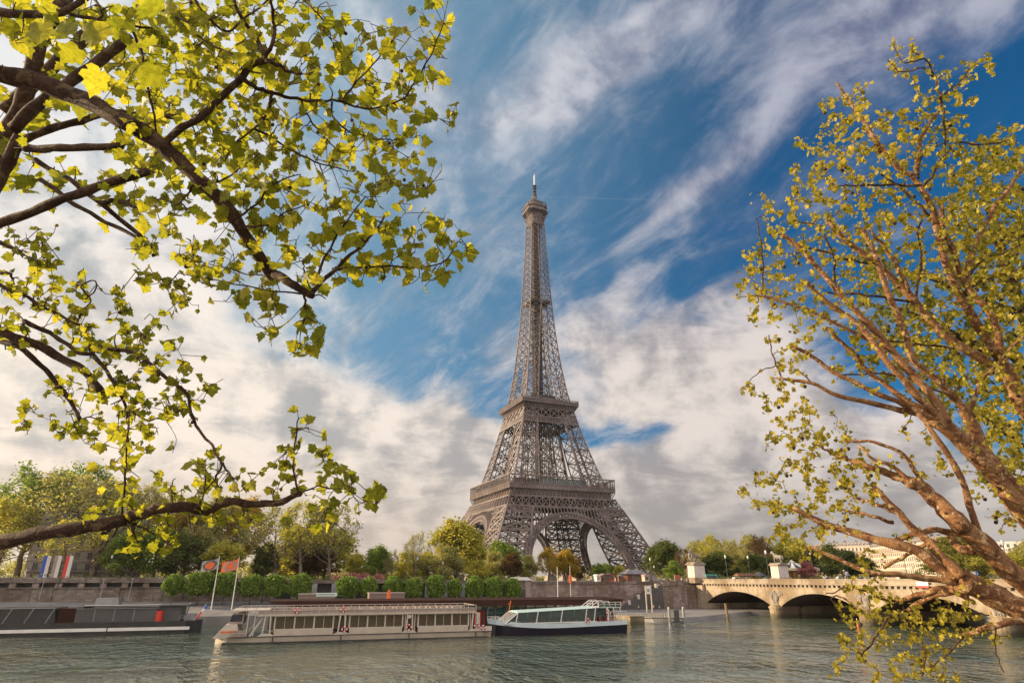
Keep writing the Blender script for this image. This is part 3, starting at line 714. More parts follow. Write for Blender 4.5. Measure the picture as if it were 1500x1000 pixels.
for i in range(26):                             # aerials, dishes and cages on the roofs
    t = rnd.uniform(0, 6.28); r_ = rnd.choice((8.2, 5.0, 3.4)); z = {8.2: 290.1, 5.0: 295.1, 3.4: 297}[r_]
    mb.bar((math.cos(t) * r_, math.sin(t) * r_, z), (math.cos(t) * r_ * 1.02, math.sin(t) * r_ * 1.02, z + rnd.uniform(1.5, 4.5)), .28)
    if i % 3 == 0: mb.cbox(math.cos(t) * r_, math.sin(t) * r_, z + 1, .9, .9, 1.2)
mb.build('summit_cabin', 'iron', tower)
mb = MB(); mb.lathe((0, 0, 302), [(1.3, 0), (1.2, 3), (.95, 3.2), (.9, 7), (1.25, 7.2), (1.25, 7.8), (.75, 8), (.72, 12)], 10)
for z in (304, 307, 310.5, 313): mb.cbox(0, 0, z, 3.0, 3.0, .25); mb.bar((-1.6, 0, z), (-1.6, 0, z + 1.6), .2); mb.bar((1.6, 0, z), (1.6, 0, z + 1.6), .2)
an = mb.build('antenna_mast', 'iron_d', tower)
mb = MB(); mb.lathe((0, 0, 314), [(.62, 0), (.62, 9.6), (.55, 10), (.2, 10.3), (.12, 12.0)], 10)
mb.bar((-1.2, 0, 323.4), (1.2, 0, 323.4), .25)
mb.build('white_aerial', 'white', an)
# ------------------------------------------------------------------ the bridge
bridge = thing('stone_bridge', (0, -290, 0), 'long golden stone bridge of shallow arches crossing the river to the tower side', 'bridge')
by = lambda y: y + 290                          # local y
XB = 17.5; ZT = 8.55; NSP = 5
edges = [-214.5, -249.5, -282, -314.5, -347, -379.5]     # springing centres: abutment, piers, abutment
for i in range(5):
    ya, yb = edges[i] - (0 if i == 0 else 1.7), edges[i + 1] + (0 if i == 4 else 1.7)
    n = 20; arc = []
    for j in range(n + 1):
        t = -1 + 2 * j / n; y = (ya + yb) / 2 + t * (yb - ya) / 2
        arc.append((by(y), 2.9 + 3.9 * (math.sqrt(1.42 ** 2 - t * t) - math.sqrt(1.42 ** 2 - 1)) / (1.42 - math.sqrt(1.42 ** 2 - 1))))
    mb = MB()
    ye, yf = by(edges[i]), by(edges[i + 1])
    for x in (-XB, XB):
        mb = MB()
        for (y0, z0), (y1, z1) in zip(arc, arc[1:]):
            mb.add([(x, y0, z0), (x, y1, z1), (x, y1, ZT), (x, y0, ZT)], [(0, 1, 2, 3)])
        mb.add([(x, ye, 2.9), (x, by(ya), 2.9), (x, by(ya), ZT), (x, ye, ZT)], [(0, 1, 2, 3)])
        mb.add([(x, by(yb), 2.9), (x, yf, 2.9), (x, yf, ZT), (x, by(yb), ZT)], [(0, 1, 2, 3)])
        sp = mb.build('arch_face', 'bridge', bridge)
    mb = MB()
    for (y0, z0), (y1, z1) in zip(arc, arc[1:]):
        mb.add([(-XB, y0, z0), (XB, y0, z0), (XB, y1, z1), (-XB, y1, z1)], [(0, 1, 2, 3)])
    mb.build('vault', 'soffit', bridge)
    mb = MB()                                   # ring of voussoirs, a little proud of the face
    for x in (-XB - .07,):
        for (y0, z0), (y1, z1) in zip(arc, arc[1:]):
            mb.add([(x, y0, z0 - .02), (x, y1, z1 - .02), (x, y1, z1 + .62), (x, y0, z0 + .62), (x + .3, y0, z0 - .02), (x + .3, y1, z1 - .02)], [(0, 1, 2, 3), (0, 4, 5, 1)])
    mb.build('arch_ring', 'parapet', bridge)
for i in range(1, 5):                           # piers with rounded cutwaters
    y = by(edges[i])
    for xa_, xb_ in ((-XB - .1, -12.0), (-8.5, 8.5), (12.0, XB + .1)):      # three blocks with daylight between them
        pl = []
        for s, xc in ((-1, xa_), (1, xb_)):
            for j in range(9):
                t = math.pi * (j / 8) - math.pi / 2
                pl.append((xc + s * 2.0 * math.cos(t), y + s * 2.0 * math.sin(t)))
        xm = (xa_ + xb_) / 2; mb = MB(); mb.prism(pl, -3, 2.55)
        mb.prism([(xm + (x - xm) * 1.03, y + (yy - y) * 1.14) for x, yy in pl], 2.55, 3.1)
        mb.prism([(xm + (x - xm) * .97, y + (yy - y) * .8) for x, yy in pl], 3.1, 3.5)
        mb.build('pier', 'pier', bridge)
    # carved spread-winged bird in a wreath above each pier
    mb = MB(); x = -XB - .18
    for s in (-1, 1):
        pts = [(0, 6.4), (1.0, 6.95), (2.3, 7.15), (3.1, 6.75), (3.3, 6.2), (2.5, 6.1), (1.8, 5.75), (.9, 5.6)]
        pl = [(y + s * a, b) for a, b in pts]
        mb.ext(pl, 'x', x, x + .25)
    mb.ext([(y + a, b) for a, b in ((-.55, 6.8), (.55, 6.8), (.7, 5.4), (.35, 4.3), (-.35, 4.3), (-.7, 5.4))], 'x', x - .12, x + .2)
    mb.ext([(y + a, b) for a, b in ((-.22, 7.3), (.1, 7.35), (.35, 7.0), (.2, 6.7), (-.25, 6.7))], 'x', x - .16, x + .2)
    rg = [(x - .08, y + math.cos(t) * 1.15, 5.5 + math.sin(t) * 1.25) for t in [2 * math.pi * j / 14 for j in range(15)]]
    mb.tube(rg, .24, 6)
    for a in (-.9, -.3, .3, .9): mb.bar((x, y + a * .7, 4.5), (x, y + a, 3.75), .35)
    mb.build('carved_eagle_emblem', 'statue', bridge)
# cornice on modillions, parapet and deck
y0, y1 = by(-383), by(YQ - .2)
for sd in (-1, 1):
    mb = MB()
    xi, xo = sd * (XB), sd * (XB + .75)
    a, b = sorted((xi - sd * .4, xo)); mb.box(a, b, y0, y1, ZT + .45, ZT + .80)
    mb.build('cornice', 'parapet', bridge)
    mb = MB(); n = 108
    for j in range(n):
        yy = y0 + .3 + (y1 - y0 - .6) * j / (n - 1)
        a, b = sorted((xi, sd * (XB + .6))); mb.box(a, b, yy - .36, yy + .36, ZT - .02, ZT + .448)
    mb.each('modillion', 'parapet', bridge)
    mb = MB(); a, b = sorted((xi - sd * .35, sd * (XB + .28))); mb.box(a, b, y0, y1, ZT + .802, 10.3)
    a, b = sorted((xi - sd * .45, sd * (XB + .38))); mb.box(a, b, y0, y1, 10.3, 10.55)
    mb.build('parapet', 'parapet', bridge)
MB().box(-XB + .05, XB - .05, y0, y1, 8.3, 9.2).build('deck', 'asphalt', bridge)
mb = MB()
for sd in (-1, 1):
    a, b = sorted((sd * 12.5, sd * (XB - .4))); mb.box(a, b, y0, y1, 9.2, 9.34)
mb.build('pavement', 'paving', bridge)
mb = MB()
mb.box(-.08, .08, y0, y1, 9.2, 9.205); mb.build('centre_line', 'white', bridge)
mb = MB().box(-XB - 1.2, XB + 1.2, by(-214.5), by(YQ - .02), -1, 8.5)
mb.box(-XB - 1.8, XB + 1.8, by(-216.2), by(-214.5), -1, 2.9)
mb.build('abutment', 'bridge', bridge)
MB().box(-XB - 1, XB + 1, by(-386), by(-379.5), -1, 9.2).build('abutment', 'bridge', bridge)

# ------------------------------------------------------------------ skinned figures (one continuous surface)
def skin(name, verts, edges_, radii, m, parent=None, sub=1, root=0):
    me = bpy.data.meshes.new(name); me.from_pydata([tuple(v) for v in verts], edges_, []); me.update()
    me.materials.append(M[m] if isinstance(m, str) else m)
    o = link(name, me, parent)
    o.modifiers.new('skin', 'SKIN').use_smooth_shade = True
    sv = me.skin_vertices[0].data
    for i, r_ in enumerate(radii):
        sv[i].radius = (r_, r_) if isinstance(r_, (int, float)) else r_; sv[i].use_root = (i == root)
    s_ = o.modifiers.new('sub', 'SUBSURF'); s_.levels = sub; s_.render_levels = sub
    return o

def pedestal(loc, label):
    p = thing('statue_pedestal', loc, label, 'pedestal')
    mb = MB(); mb.cbox(0, 0, -.1, 5.4, 5.4, 1.5, .99); mb.cbox(0, 0, 1.4, 4.8, 4.8, .3, .93)
    mb.build('plinth', 'parapet', p)
    mb = MB(); mb.cbox(0, 0, 1.7, 4.3, 4.3, 4.0, .985); mb.build('shaft', 'pale', p)
    mb = MB(); mb.cbox(0, 0, 5.7, 4.6, 4.6, .3, 1.1); mb.cbox(0, 0, 6.0, 5.1, 5.1, .35, .97); mb.build('cap', 'parapet', p)
    return p
def horse_group(loc, label, rz):
    t = thing('statue', loc, label, 'statue', rz)
    MB().cbox(0, 0, 0, 3.6, 2.6, .35, .95).build('base_slab', 'statue', t)
    # horse facing +x, one foreleg raised, neck arched
    v = [(-.9, 0, 1.9), (-.2, 0, 1.82), (.6, 0, 1.95), (1.0, 0, 2.35), (1.3, 0, 2.85), (1.55, 0, 3.05), (1.95, 0, 2.75), (2.15, 0, 2.5),
         (-1.15, .28, 1.35), (-1.0, .3, .95), (-1.2, .3, .35), (-1.1, -.28, 1.35), (-.85, -.3, .95), (-1.0, -.3, .35),
         (.75, .28, 1.3), (.8, .28, .85), (.75, .28, .35), (.9, -.28, 1.35), (1.35, -.28, 1.15), (1.3, -.28, .7),
         (-1.35, 0, 2.0), (-1.65, 0, 1.6), (-1.7, 0, 1.0), (1.42, .1, 3.3)]
    e = [(0, 1), (1, 2), (2, 3), (3, 4), (4, 5), (5, 6), (6, 7), (0, 8), (8, 9), (9, 10), (0, 11), (11, 12), (12, 13), (2, 14), (14, 15), (15, 16), (2, 17), (17, 18), (18, 19), (0, 20), (20, 21), (21, 22), (5, 23)]
    r_ = [.48, .42, .45, .36, .25, .22, .17, .13, .24, .12, .10, .24, .12, .10, .19, .11, .10, .19, .11, .10, .12, .13, .06, .05]
    skin('horse', v, e, r_, 'statue', t, 2)
    # man walking at its head, one arm up to the bridle
    v = [(.9, -1.0, 1.35), (.9, -1.0, 1.75), (.9, -1.0, 2.15), (.9, -1.0, 2.4), (.92, -1.0, 2.68), (.9, -.72, 2.12), (1.2, -.5, 2.35), (1.5, -.3, 2.55), (.9, -1.28, 2.12), (.7, -1.42, 1.75), (.85, -1.4, 1.45),
         (.95, -.85, 1.25), (1.1, -.85, .8), (1.0, -.85, .35), (.85, -1.15, 1.25), (.75, -1.15, .8), (.5, -1.15, .35)]
    e = [(0, 1), (1, 2), (2, 3), (3, 4), (2, 5), (5, 6), (6, 7), (2, 8), (8, 9), (9, 10), (0, 11), (11, 12), (12, 13), (0, 14), (14, 15), (15, 16)]
    r_ = [.2, .19, .23, .1, .17, .12, .09, .07, .12, .09, .07, .15, .11, .08, .15, .11, .08]
    skin('warrior', v, e, r_, 'statue', t, 2)
    t.scale = (1.45,) * 3
    return t
px1, px2 = -17.8, 17.8
pd1 = pedestal((px1, YQ - 1.5, 9.3), 'pale stone pedestal at the near corner of the bridge, bearing a horse statue')
pd2 = pedestal((px2, YQ - 1.5, 9.3), 'pale stone pedestal on the far side of the bridge road, in front of the carousel')
horse_group((px1, YQ - 1.5, 15.64), 'weathered stone statue of a warrior leading a horse on the pedestal nearest the staircase wall', R(200))
horse_group((px2, YQ - 1.5, 15.64), 'weathered stone horse and warrior statue on the far bridge pedestal, beside the carousel', R(100))

# ------------------------------------------------------------------ quay walls of the far bank
XR0 = wx(778, YQ); XRB = -XB - 1.25
w1 = thing('quay_wall', (0, YQ, 0), 'weathered grey stone river wall with dark slots under its top, on the left behind the boats', 'wall')
xa = wx(-420, YQ)
mb = MB(); mb.box(xa, wx(395, YQ), 0, .8, 0, 8.2); mb.build('wall_face', 'quay_l', w1)
mb = MB(); mb.box(xa, wx(395, YQ), -.5, 4.1, 9.6, 10.0); mb.box(xa, wx(395, YQ), -.15, .8, 10.0, 10.9); mb.box(xa, wx(395, YQ), -.35, .8, 8.2, 8.45); mb.build('coping', 'quay_l', w1)
mb = MB(); x = xa
while x < wx(392, YQ) - 1:
    mb.box(x, x + 1.5, -.1, .6, 8.45, 9.6); x += 5.2
mb.each('slot_pillar', 'quay_r', w1)
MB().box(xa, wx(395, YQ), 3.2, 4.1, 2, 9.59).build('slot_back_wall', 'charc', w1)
mb = MB(); x = xa + 4
i = 0
while x < wx(380, YQ) - 3:
    mb.box(x, x + 1.1, -.45, -.002, 2, 8.2); x += 15.6
mb.each('buttress', 'quay_l', w1)
w2 = thing('station_wall', (0, YQ, 0), 'low grey station front with dark square openings behind the trimmed trees', 'wall')
xs, xe = wx(395, YQ) + .01, XR0 - 1.2
mb = MB(); mb.box(xs, xe, 0, .8, 0, 5.2); mb.box(xs, xe, -.3, 4.1, 9.3, 10.2); mb.build('wall_face', 'quay_l', w2)
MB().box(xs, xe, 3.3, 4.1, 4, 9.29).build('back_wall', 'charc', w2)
mb = MB(); x = xs
while x < xe - 1:
    mb.box(x, x + 1.5, -.25, .9, 5.2, 9.3); x += 5.6
mb.each('pilaster', 'steel', w2)
w3 = thing('retaining_wall', (0, YQ, 0), 'pinkish stained stone retaining wall with a staircase, between the canopy and the bridge', 'wall')
xst = wx(905, YQ); xsu = wx(965, YQ)
mb = MB()
mb.box(XR0 - 1.2, 60, 0, 4.1, 0, 9.0)
mb.build('wall_face', 'quay_r', w3)
mb = MB(); mb.box(XR0 - 1.3, XRB, -.25, 4.1, 9.0, 9.22); mb.box(XR0 - 1.2, XRB, -.02, .6, 9.22, 9.75)
mb.build('coping', 'quay_l', w3)
mb = MB(); nst = 22
for i in range(nst):                            # the stair climbs to the right in front of the wall
    xx = xst + (xsu - xst) * i / nst; mb.box(xx, xx + (xsu - xst) / nst - .001, -3.0, -.01, 1, 1.6 + i * .34)
mb.build('stair_flight', 'quay_l', w3)
MB().ext([(xst - 1.5, 1.0), (xsu, 1.0), (xsu, 9.0), (xst - 1.5, 1.7)], 'y', -3.35, -3.02).build('stair_side', 'charc', w3)
mb = MB(); mb.box(xsu, XRB - 6, -3.1, -.012, 0, 8.4); mb.build('bastion', 'quay_r', w3)
mb = MB(); mb.box(xsu - .1, XRB - 5.9, -3.4, -3.0, 8.4, 9.5)
mb.build('bastion_parapet', 'quay_r', w3)
mb = MB()
for i in (3, 8, 13, 18):
    xx = xst + (xsu - xst) * i / nst; mb.box(xx, xx + .9, -3.5, -2.95, 1.5 + i * .34, 2.9 + i * .34)
mb.each('stair_post', 'pale', w3)
mb = MB(); mb.box(XRB - 5.4, XRB, -1.6, -.005, 0, 8.6); mb.lathe((XRB - 5.0, -1.4, 0), [(1.4, 0), (1.4, 8.0), (1.7, 8.0), (1.7, 8.6)], 14); mb.build('corner_turret', 'quay_r', w3)
# ------------------------------------------------------------------ boats
def hullpts(L, W, z0, z1, bowf, sternf, rise=0.0, n=24, rake=0.7):
    """plan outline of a hull along x (0..L); bow at x=L"""
    out = []
    for i in range(n + 1):
        t = i / n; x = t * L
        h = W / 2
        if t > 1 - bowf: h *= math.sqrt(max(0.02, 1 - ((t - 1 + bowf) / bowf) ** 2))
        if t < sternf: h *= 0.72 + .28 * math.sin(math.pi / 2 * t / sternf)
        out.append((x, h, z0, z1 + rise * max(0, (t - .6) / .4) ** 2))
    return out
def hull(mb, pts, flare=0.9, rake=.0, L=1):
    vs = []; n = len(pts)
    for x, h, z0, z1 in pts:
        xr = x - rake * max(0, (x / L - .85) / .15)
        xr += rake * .6 * max(0, (.1 - x / L) / .1)
        vs += [(xr, -h * flare, z0), (x, -h, z1), (x, h, z1), (xr, h * flare, z0)]
    fs = []
    for i in range(n - 1):
        for a, b in ((0, 1), (1, 2), (2, 3)): fs.append((i * 4 + a, i * 4 + 4 + a, i * 4 + 4 + b, i * 4 + b))
    fs += [(0, 1, 2, 3), tuple((n - 1) * 4 + k for k in (3, 2, 1, 0))]
    return mb.add(vs, fs)
def ring(parent, x, y, z, r_=.38):
    mb = MB(); mb.tube([(x + math.cos(t) * r_, y, z + math.sin(t) * r_) for t in [2 * math.pi * j / 14 for j in range(15)]], .11, 7, cap=False)
    lb = mb.build('lifebuoy', 'red', parent)
    mb = MB()
    for a in (0, 1.57, 3.14, 4.71): mb.cbox(x + math.cos(a) * r_, y, z + math.sin(a) * r_ - .11, .24, .26, .22)
    mb.build('buoy_band', 'white', lb)
def rail(mb, x0, x1, y, z, h, step, w=.06, mid=1):
    n = max(1, round((x1 - x0) / step))
    for i in range(n + 1):
        xx = x0 + (x1 - x0) * i / n; mb.bar((xx, y, z), (xx, y, z + h), w)
    for k in range(mid + 1): mb.bar((x0, y, z + h - k * h * .45), (x1, y, z + h - k * h * .45), w)

# --- cream two-deck river bus, bow to the left
YB = -285.0
X0, X1 = wx(313, YB, 925), wx(722, YB, 925); L = X1 - X0; Wd = 10.0
b2 = thing('river_boat', (X0, YB + Wd / 2, 0), 'long cream two deck sightseeing boat with big windows and red lifebuoys, moored in the middle', 'boat', group='sightseeing boats at the landing')
lx = lambda px: wx(px, YB, 915) - X0            # photo column -> local x on the near side
mb = MB(); vs = hullpts(L, Wd, -.3, 1.0, .10, .12)
pts = [(L - x, h, a, b) for x, h, a, b in hullpts(L, Wd, -.3, 1.0, .13, .06)][::-1]
hull(mb, pts, .93, 0, L); mb.build('hull', 'cream', b2)
mb = MB(); yn = -Wd / 2
mb.box(2.5, L - .4, yn - .10, -yn + .10, 1.001, 1.12); mb.box(4.0, L - .8, yn - .06, yn + .02, .02, .14)
mb.build('rubbing_strake', 'black', b2)
MB().box(1.5, L - 1.2, yn - .03, -yn + .03, -.2, .2).build('waterline_stripe', 'black', b2)
mb = MB()
for px in (402, 501, 600, 697): mb.box(lx(px) - .08, lx(px) + .08, yn - .12, yn + .01, .1, 1.0)
mb.each('fender', 'black', b2)
cy = yn + .55; c0, c1 = lx(392), lx(694)        # cabin
groups = [(402, 488), (512, 590), (613, 687)]
mb = MB()
for a, b in groups: mb.box(lx(a), lx(b), cy, -cy, 1.12, 2.05)
mb.each('lower_panel', 'cream', b2)
mb = MB(); mb.box(c0, c1, cy + .12, -cy - .12, 2.051, 4.35)
mb.build('window_glass', 'glass_b', b2)
mb = MB().box(c0 + .5, c1 - .5, cy + 1.2, -cy - 1.2, 1.121, 1.3); mb.build('cabin_floor', 'boxbr', b2); mb = MB()
for i in range(22):
    for s in (-1, 1):
        xx = c0 + 1.5 + i * (c1 - c0 - 3) / 21
        mb.box(xx - .4, xx + .4, s * 2.9 - .9, s * 2.9 + .9, 1.3, 1.75); mb.box(xx - .4, xx - .28, s * 2.9 - .9, s * 2.9 + .9, 1.75, 2.5)
mb.each('seat', 'boxbr', b2, per=2)
mb = MB()
for a, b in groups:
    A, B = lx(a), lx(b)
    for i in range(4): xx = A + (B - A) * i / 3; mb.box(xx - .13, xx + .13, cy, cy + .13, 2.05, 4.35)
    for i in range(3): xx = A + (B - A) * (i + .5) / 3; mb.box(xx - .04, xx + .04, cy + .04, cy + .10, 2.05, 4.35)
    mb.box(A, B, cy - .01, cy + .14, 2.052, 2.22); mb.box(A, B, cy + .01, cy + .12, 4.2, 4.34)
for px in (396, 488, 497, 506, 594, 608, 690):
    mb.box(lx(px) - .09, lx(px) + .09, cy + .01, cy + .14, 1.12, 4.34)
mb.build('window_frame', 'ivory', b2)
mb = MB()
for px in (391, 501, 600, 696):                 # white A-frame supports with flared feet
    xx = lx(px)
    pl = [(xx - 1.5, 1.13), (xx - .55, 1.9), (xx - .42, 4.36), (xx + .42, 4.36), (xx + .55, 1.9), (xx + 1.5, 1.13)]
    mb.ext([pl[0], pl[5], (xx + .75, 1.55), (xx - .75, 1.55)], 'y', yn - .02, yn + .4)
    for s in (-1, 1): mb.bar((xx + s * .62, yn + .2, 1.5), (xx + s * .42, yn + .2, 4.4), .24, .36)
mb.each('support_frame', 'ivory', b2, per=3)
mb = MB(); mb.box(lx(375), lx(697), yn - .05, -yn + .05, 4.36, 4.66)
mb.build('upper_deck', 'cream', b2)
MB().box(lx(376), lx(696), yn + .1, yn + .14, 4.66, 5.35).build('rail_panel', 'cream2', b2)
MB().box(lx(378), lx(694), -yn - .14, -yn - .1, 4.66, 5.35).build('rail_panel', 'cream2', b2)
mb = MB(); rail(mb, lx(345), lx(697), yn, 4.66, 1.12, 1.55, .08); rail(mb, lx(345), lx(697), -yn, 4.66, 1.12, 1.55, .08)
mb.bar((lx(697), yn, 5.75), (lx(697), -yn, 5.75), .08); mb.bar((lx(345), yn, 5.75), (lx(345), -yn, 5.75), .08)
mb.build('railing', 'ivory', b2)
mb = MB()
for i in range(16):
    xx = lx(400) + i * 2.2
    for s in (-1, 1): mb.box(xx, xx + .5, s * 2.4 - 1.1, s * 2.4 + 1.1, 4.66, 5.1); mb.box(xx, xx + .08, s * 2.4 - 1.1, s * 2.4 + 1.1, 5.1, 5.5)
mb.each('bench', 'boxbr', b2, per=2)
# front: raked white stem, deck house, awning frame, stairs
mb = MB(); mb.ext([(lx(313), .9), (lx(330), 3.1), (lx(347), 3.1), (lx(352), 1.0)], 'y', yn + .7, -yn - .7)
mb.build('bow_bulwark', 'ivory', b2)
MB().ext([(lx(323.5), 1.75), (lx(325), 2.15), (lx(350), 2.15), (lx(350), 1.75)], 'y', yn + .64, yn + .69).build('orange_stripe', 'orange', b2)
mb = MB(); mb.ext([(lx(333), 3.1), (lx(338), 4.9), (lx(356), 5.0), (lx(354), 3.1)], 'y', yn + 1.4, -yn - 1.4); mb.build('wheelhouse', 'cream2', b2)
mb = MB(); mb.ext([(lx(334.5), 3.5), (lx(337), 4.6), (lx(353), 4.65), (lx(352), 3.5)], 'y', yn + 1.36, yn + 1.395); mb.build('wheelhouse_window', 'window', b2)
mb = MB(); mb.box(lx(336), lx(392), yn + .3, -yn - .3, 5.3, 5.42)
for px in (362, 372): mb.box(lx(px) - .08, lx(px) + .08, yn + .4, yn + .55, 1.0, 5.3)
mb.build('awning_frame', 'ivory', b2)
mb = MB()
for s in (0, 1.4): mb.bar((lx(367), yn + .6 + s, 1.1), (lx(385), yn + .6 + s, 4.4), .12, .3)
for i in range(11): t = i / 10; xx = lx(367) + (lx(385) - lx(367)) * t; mb.box(xx - .15, xx + .15, yn + .6, yn + 2.0, 1.1 + 3.3 * t, 1.16 + 3.3 * t)
mb.bar((lx(366), yn + .55, 2.1), (lx(384), yn + .55, 5.4), .07)
mb.build('stairs', 'ivory', b2)
mb = MB(); rail(mb, lx(322), lx(362), yn + .25, 1.1, 1.0, 1.0, .07); mb.build('bow_railing', 'ivory', b2)
mb = MB(); mb.box(lx(341), lx(362), yn + .45, yn + .5, 1.1, 2.0); mb.build('gate_panel', 'cream2', b2)
mb = MB(); mb.box(lx(696), lx(721), yn + .35, yn + .5, 1.12, 1.95); mb.box(lx(699), lx(706), cy + 1, -cy - 1, 1.12, 4.3); mb.build('stern_bulwark', 'ivory', b2)
mb = MB(); mb.box(lx(697), lx(699), cy + .8, cy + .9, 1.12, 4.0); mb.build('stern_door', 'red', b2)
for px, z, dy in ((433, 5.3, -.1), (501, 5.3, -.1), (505, 2.0, -.15), (599, 2.1, -.15), (599, 3.9, -.1), (698, 2.1, -.15), (708, 1.7, .2)): ring(b2, lx(px), yn + dy, z, .42 if z != 3.9 else .2)

# --- blue-black boat with pale teal glass roof, bow to the left
X0, X1 = wx(722, YB, 930), wx(921, YB, 928); L = X1 - X0; Wd = 7.0
b3 = thing('river_boat', (X0, YB + Wd / 2, 0), 'glass roofed boat with pale teal top and dark navy hull, beside the cream boat', 'boat', group='sightseeing boats at the landing')
lx = lambda px: wx(px, YB, 915) - X0; yn = -Wd / 2
n = 26; pts = []
for i in range(n + 1):
    t = i / n; h = Wd / 2 * (math.sqrt(max(.01, 1 - ((.28 - t) / .28) ** 2)) if t < .28 else 1) * (1 if t < .93 else .93)
    pts.append((t * L, h, -.3, 1.45 + .85 * max(0, (.4 - t) / .4) ** 1.6 * 1.0 + (.35 if t > .5 else 0) * (t - .5) * 2))
mb = MB(); hull(mb, [(x + (1.6 * (1 - i / 4) if i < 4 else 0), h, a, b) for i, (x, h, a, b) in enumerate(pts)], .8, 0, L)
vs = []
mb.build('hull', 'navy', b3)
mb = MB(); tp = [(x, h + .06, z1) for x, h, z0, z1 in pts]
for s in (-1, 1):
    for (xa_, ha, za), (xb_, hb, zb) in zip(tp, tp[1:]): mb.add([(xa_, s * ha, za - .12), (xb_, s * hb, zb - .12), (xb_, s * hb, zb + .72), (xa_, s * ha, za + .72)], [(0, 1, 2, 3)])
mb.build('bulwark', 'paleblue', b3)
hw = Wd / 2 - .55
mb = MB()                                       # raked glass cabin with sloping front
A0, A1, B0, B1 = lx(733), lx(760), lx(875), lx(876)
mb.ext([(A0 + 1.0, 2.1), (A1, 4.25), (B0, 4.9), (B1, 2.1)], 'y', -hw, hw)
mb.build('cabin_glass', 'glass_t', b3)
mb = MB(); mb.add([(A1 - .3, -hw - .15, 4.22), (B0 + .2, -hw - .15, 4.92), (B0 + .2, hw + .15, 4.92), (A1 - .3, hw + .15, 4.22), (A1 + .2, -hw + .9, 4.5), (B0, -hw + .9, 5.15), (B0, hw - .9, 5.15), (A1 + .2, hw - .9, 4.5)],
                  [(0, 1, 5, 4), (1, 2, 6, 5), (2, 3, 7, 6), (3, 0, 4, 7), (4, 5, 6, 7), (0, 3, 2, 1)])
mb.build('roof', 'teal', b3)
mb = MB()
for i, px in enumerate((760, 790, 826, 862, 875)):
    xx = lx(px); zt = 4.25 + .65 * (xx - A1) / (B0 - A1)
    for s in (-1, 1): mb.bar((xx - .5, s * (hw + .03), 2.2), (xx, s * (hw + .03), zt), .18)
for s in (-1, 1): mb.bar((A0 + 1.0, s * (hw + .03), 2.2), (A1, s * (hw + .03), 4.25), .2); mb.bar((A0 + 1, s * (hw + .04), 2.25), (B1, s * (hw + .04), 2.35), .45, .2)
for k in (-1.5, 0, 1.5): mb.bar((A0 + .9, k, 2.15), (A1 - .1, k, 4.25), .12)
mb.build('cabin_frame', 'white', b3)
mb = MB()
for i in range(14):
    for s in (-1, 1): xx = lx(775) + i * 1.45; mb.box(xx, xx + .5, s * 1.7 - .7, s * 1.7 + .7, 2.0, 2.5); mb.box(xx, xx + .1, s * 1.7 - .7, s * 1.7 + .7, 2.5, 3.1)
mb.each('seat', 'red', b3, per=2)
mb = MB(); mb.box(lx(862), lx(874), -1.9, 1.9, 2.3, 4.1); mb.build('bar_counter', 'orange', b3); MB().box(lx(877), lx(892), -1.8, 1.8, 2.2, 4.8).build('wheelhouse', 'glass_t', b3)
mb = MB(); mb.box(lx(870), lx(913), -hw, hw, 4.92, 5.02); rail(mb, lx(880), lx(913), -hw, 5.0, 1.0, 1.2, .07); rail(mb, lx(880), lx(913), hw, 5.0, 1.0, 1.2, .07)
for px in (893, 903, 913): mb.bar((lx(px), -hw, 2.2), (lx(px) - .3, -hw, 4.95), .14); mb.bar((lx(px), hw, 2.2), (lx(px) - .3, hw, 4.95), .14)
rail(mb, lx(896), lx(919), -Wd / 2 + .2, 2.3, 1.9, 1.6, .08)
for s in (-1, 1): mb.bar((lx(866), s * 1.5, 5.0), (lx(879), s * 1.5, 6.3), .1); mb.bar((lx(879), s * 1.5, 6.3), (lx(890), s * 1.5, 6.3), .1); mb.bar((lx(872), s * 1.5, 5.0), (lx(884), s * 1.5, 6.3), .1)
mb.build('upper_deck_frame', 'white', b3)
MB().box(lx(880), lx(912), -hw + .05, -hw + .08, 5.0, 5.8).build('blue_screen', 'glass_t', b3)
mb = MB(); rail(mb, lx(724), lx(741), -1.6, 2.5, .9, .9, .06); rail(mb, lx(724), lx(741), 1.6, 2.5, .9, .9, .06); mb.build('bow_railing', 'white', b3)
mb = MB(); mb.bar((lx(752), 0, 3.6), (lx(756), 0, 6.4), .1); mb.bar((lx(753), -.5, 5.8), (lx(753), .5, 5.8), .06); mb.build('bow_mast', 'orange', b3)
for px, z in ((861, 2.55), (892, 4.0)): ring(b3, lx(px), -Wd / 2 - .14, z, .4)

# --- long black restaurant boat on the left
YL = -258.0; X1 = wx(290, YL, 922); X0 = X1 - 62; L = X1 - X0; Wd = 9.0
b1 = thing('restaurant_boat', (X0, YL + Wd / 2, 0), 'long black glazed restaurant barge with a flat roof, moored on the far left', 'boat')
lx = lambda px: wx(px, YL, 905) - X0; yn = -Wd / 2
pts = hullpts(L, Wd, -.3, 2.4, .06, .1)
mb = MB(); hull(mb, pts, .95, 0, L); mb.build('hull', 'black', b1)
mb = MB()
for a, b in ((-200, -62), (-60, 0.5), (2.5, 159.5), (161.5, 280)): mb.box(max(1, lx(a)), lx(b), yn - .12, yn - .001, .75, 1.35)
mb.build('white_strake', 'white', b1)
mb = MB(); mb.ext([(3, 2.4), (4.5, 5.0), (lx(75), 5.2), (lx(80), 2.4)], 'y', yn + .7, -yn - .7); mb.build('glass_saloon', 'glass_d', b1)
mb = MB(); x = 6.0
while x < lx(76): mb.bar((x - .8, yn + .66, 2.4), (x + .3, yn + .66, 5.05), .14); mb.bar((x + .3, yn + .6, 5.12), (x + .3, -yn - .6, 5.12), .12); x += 3.6
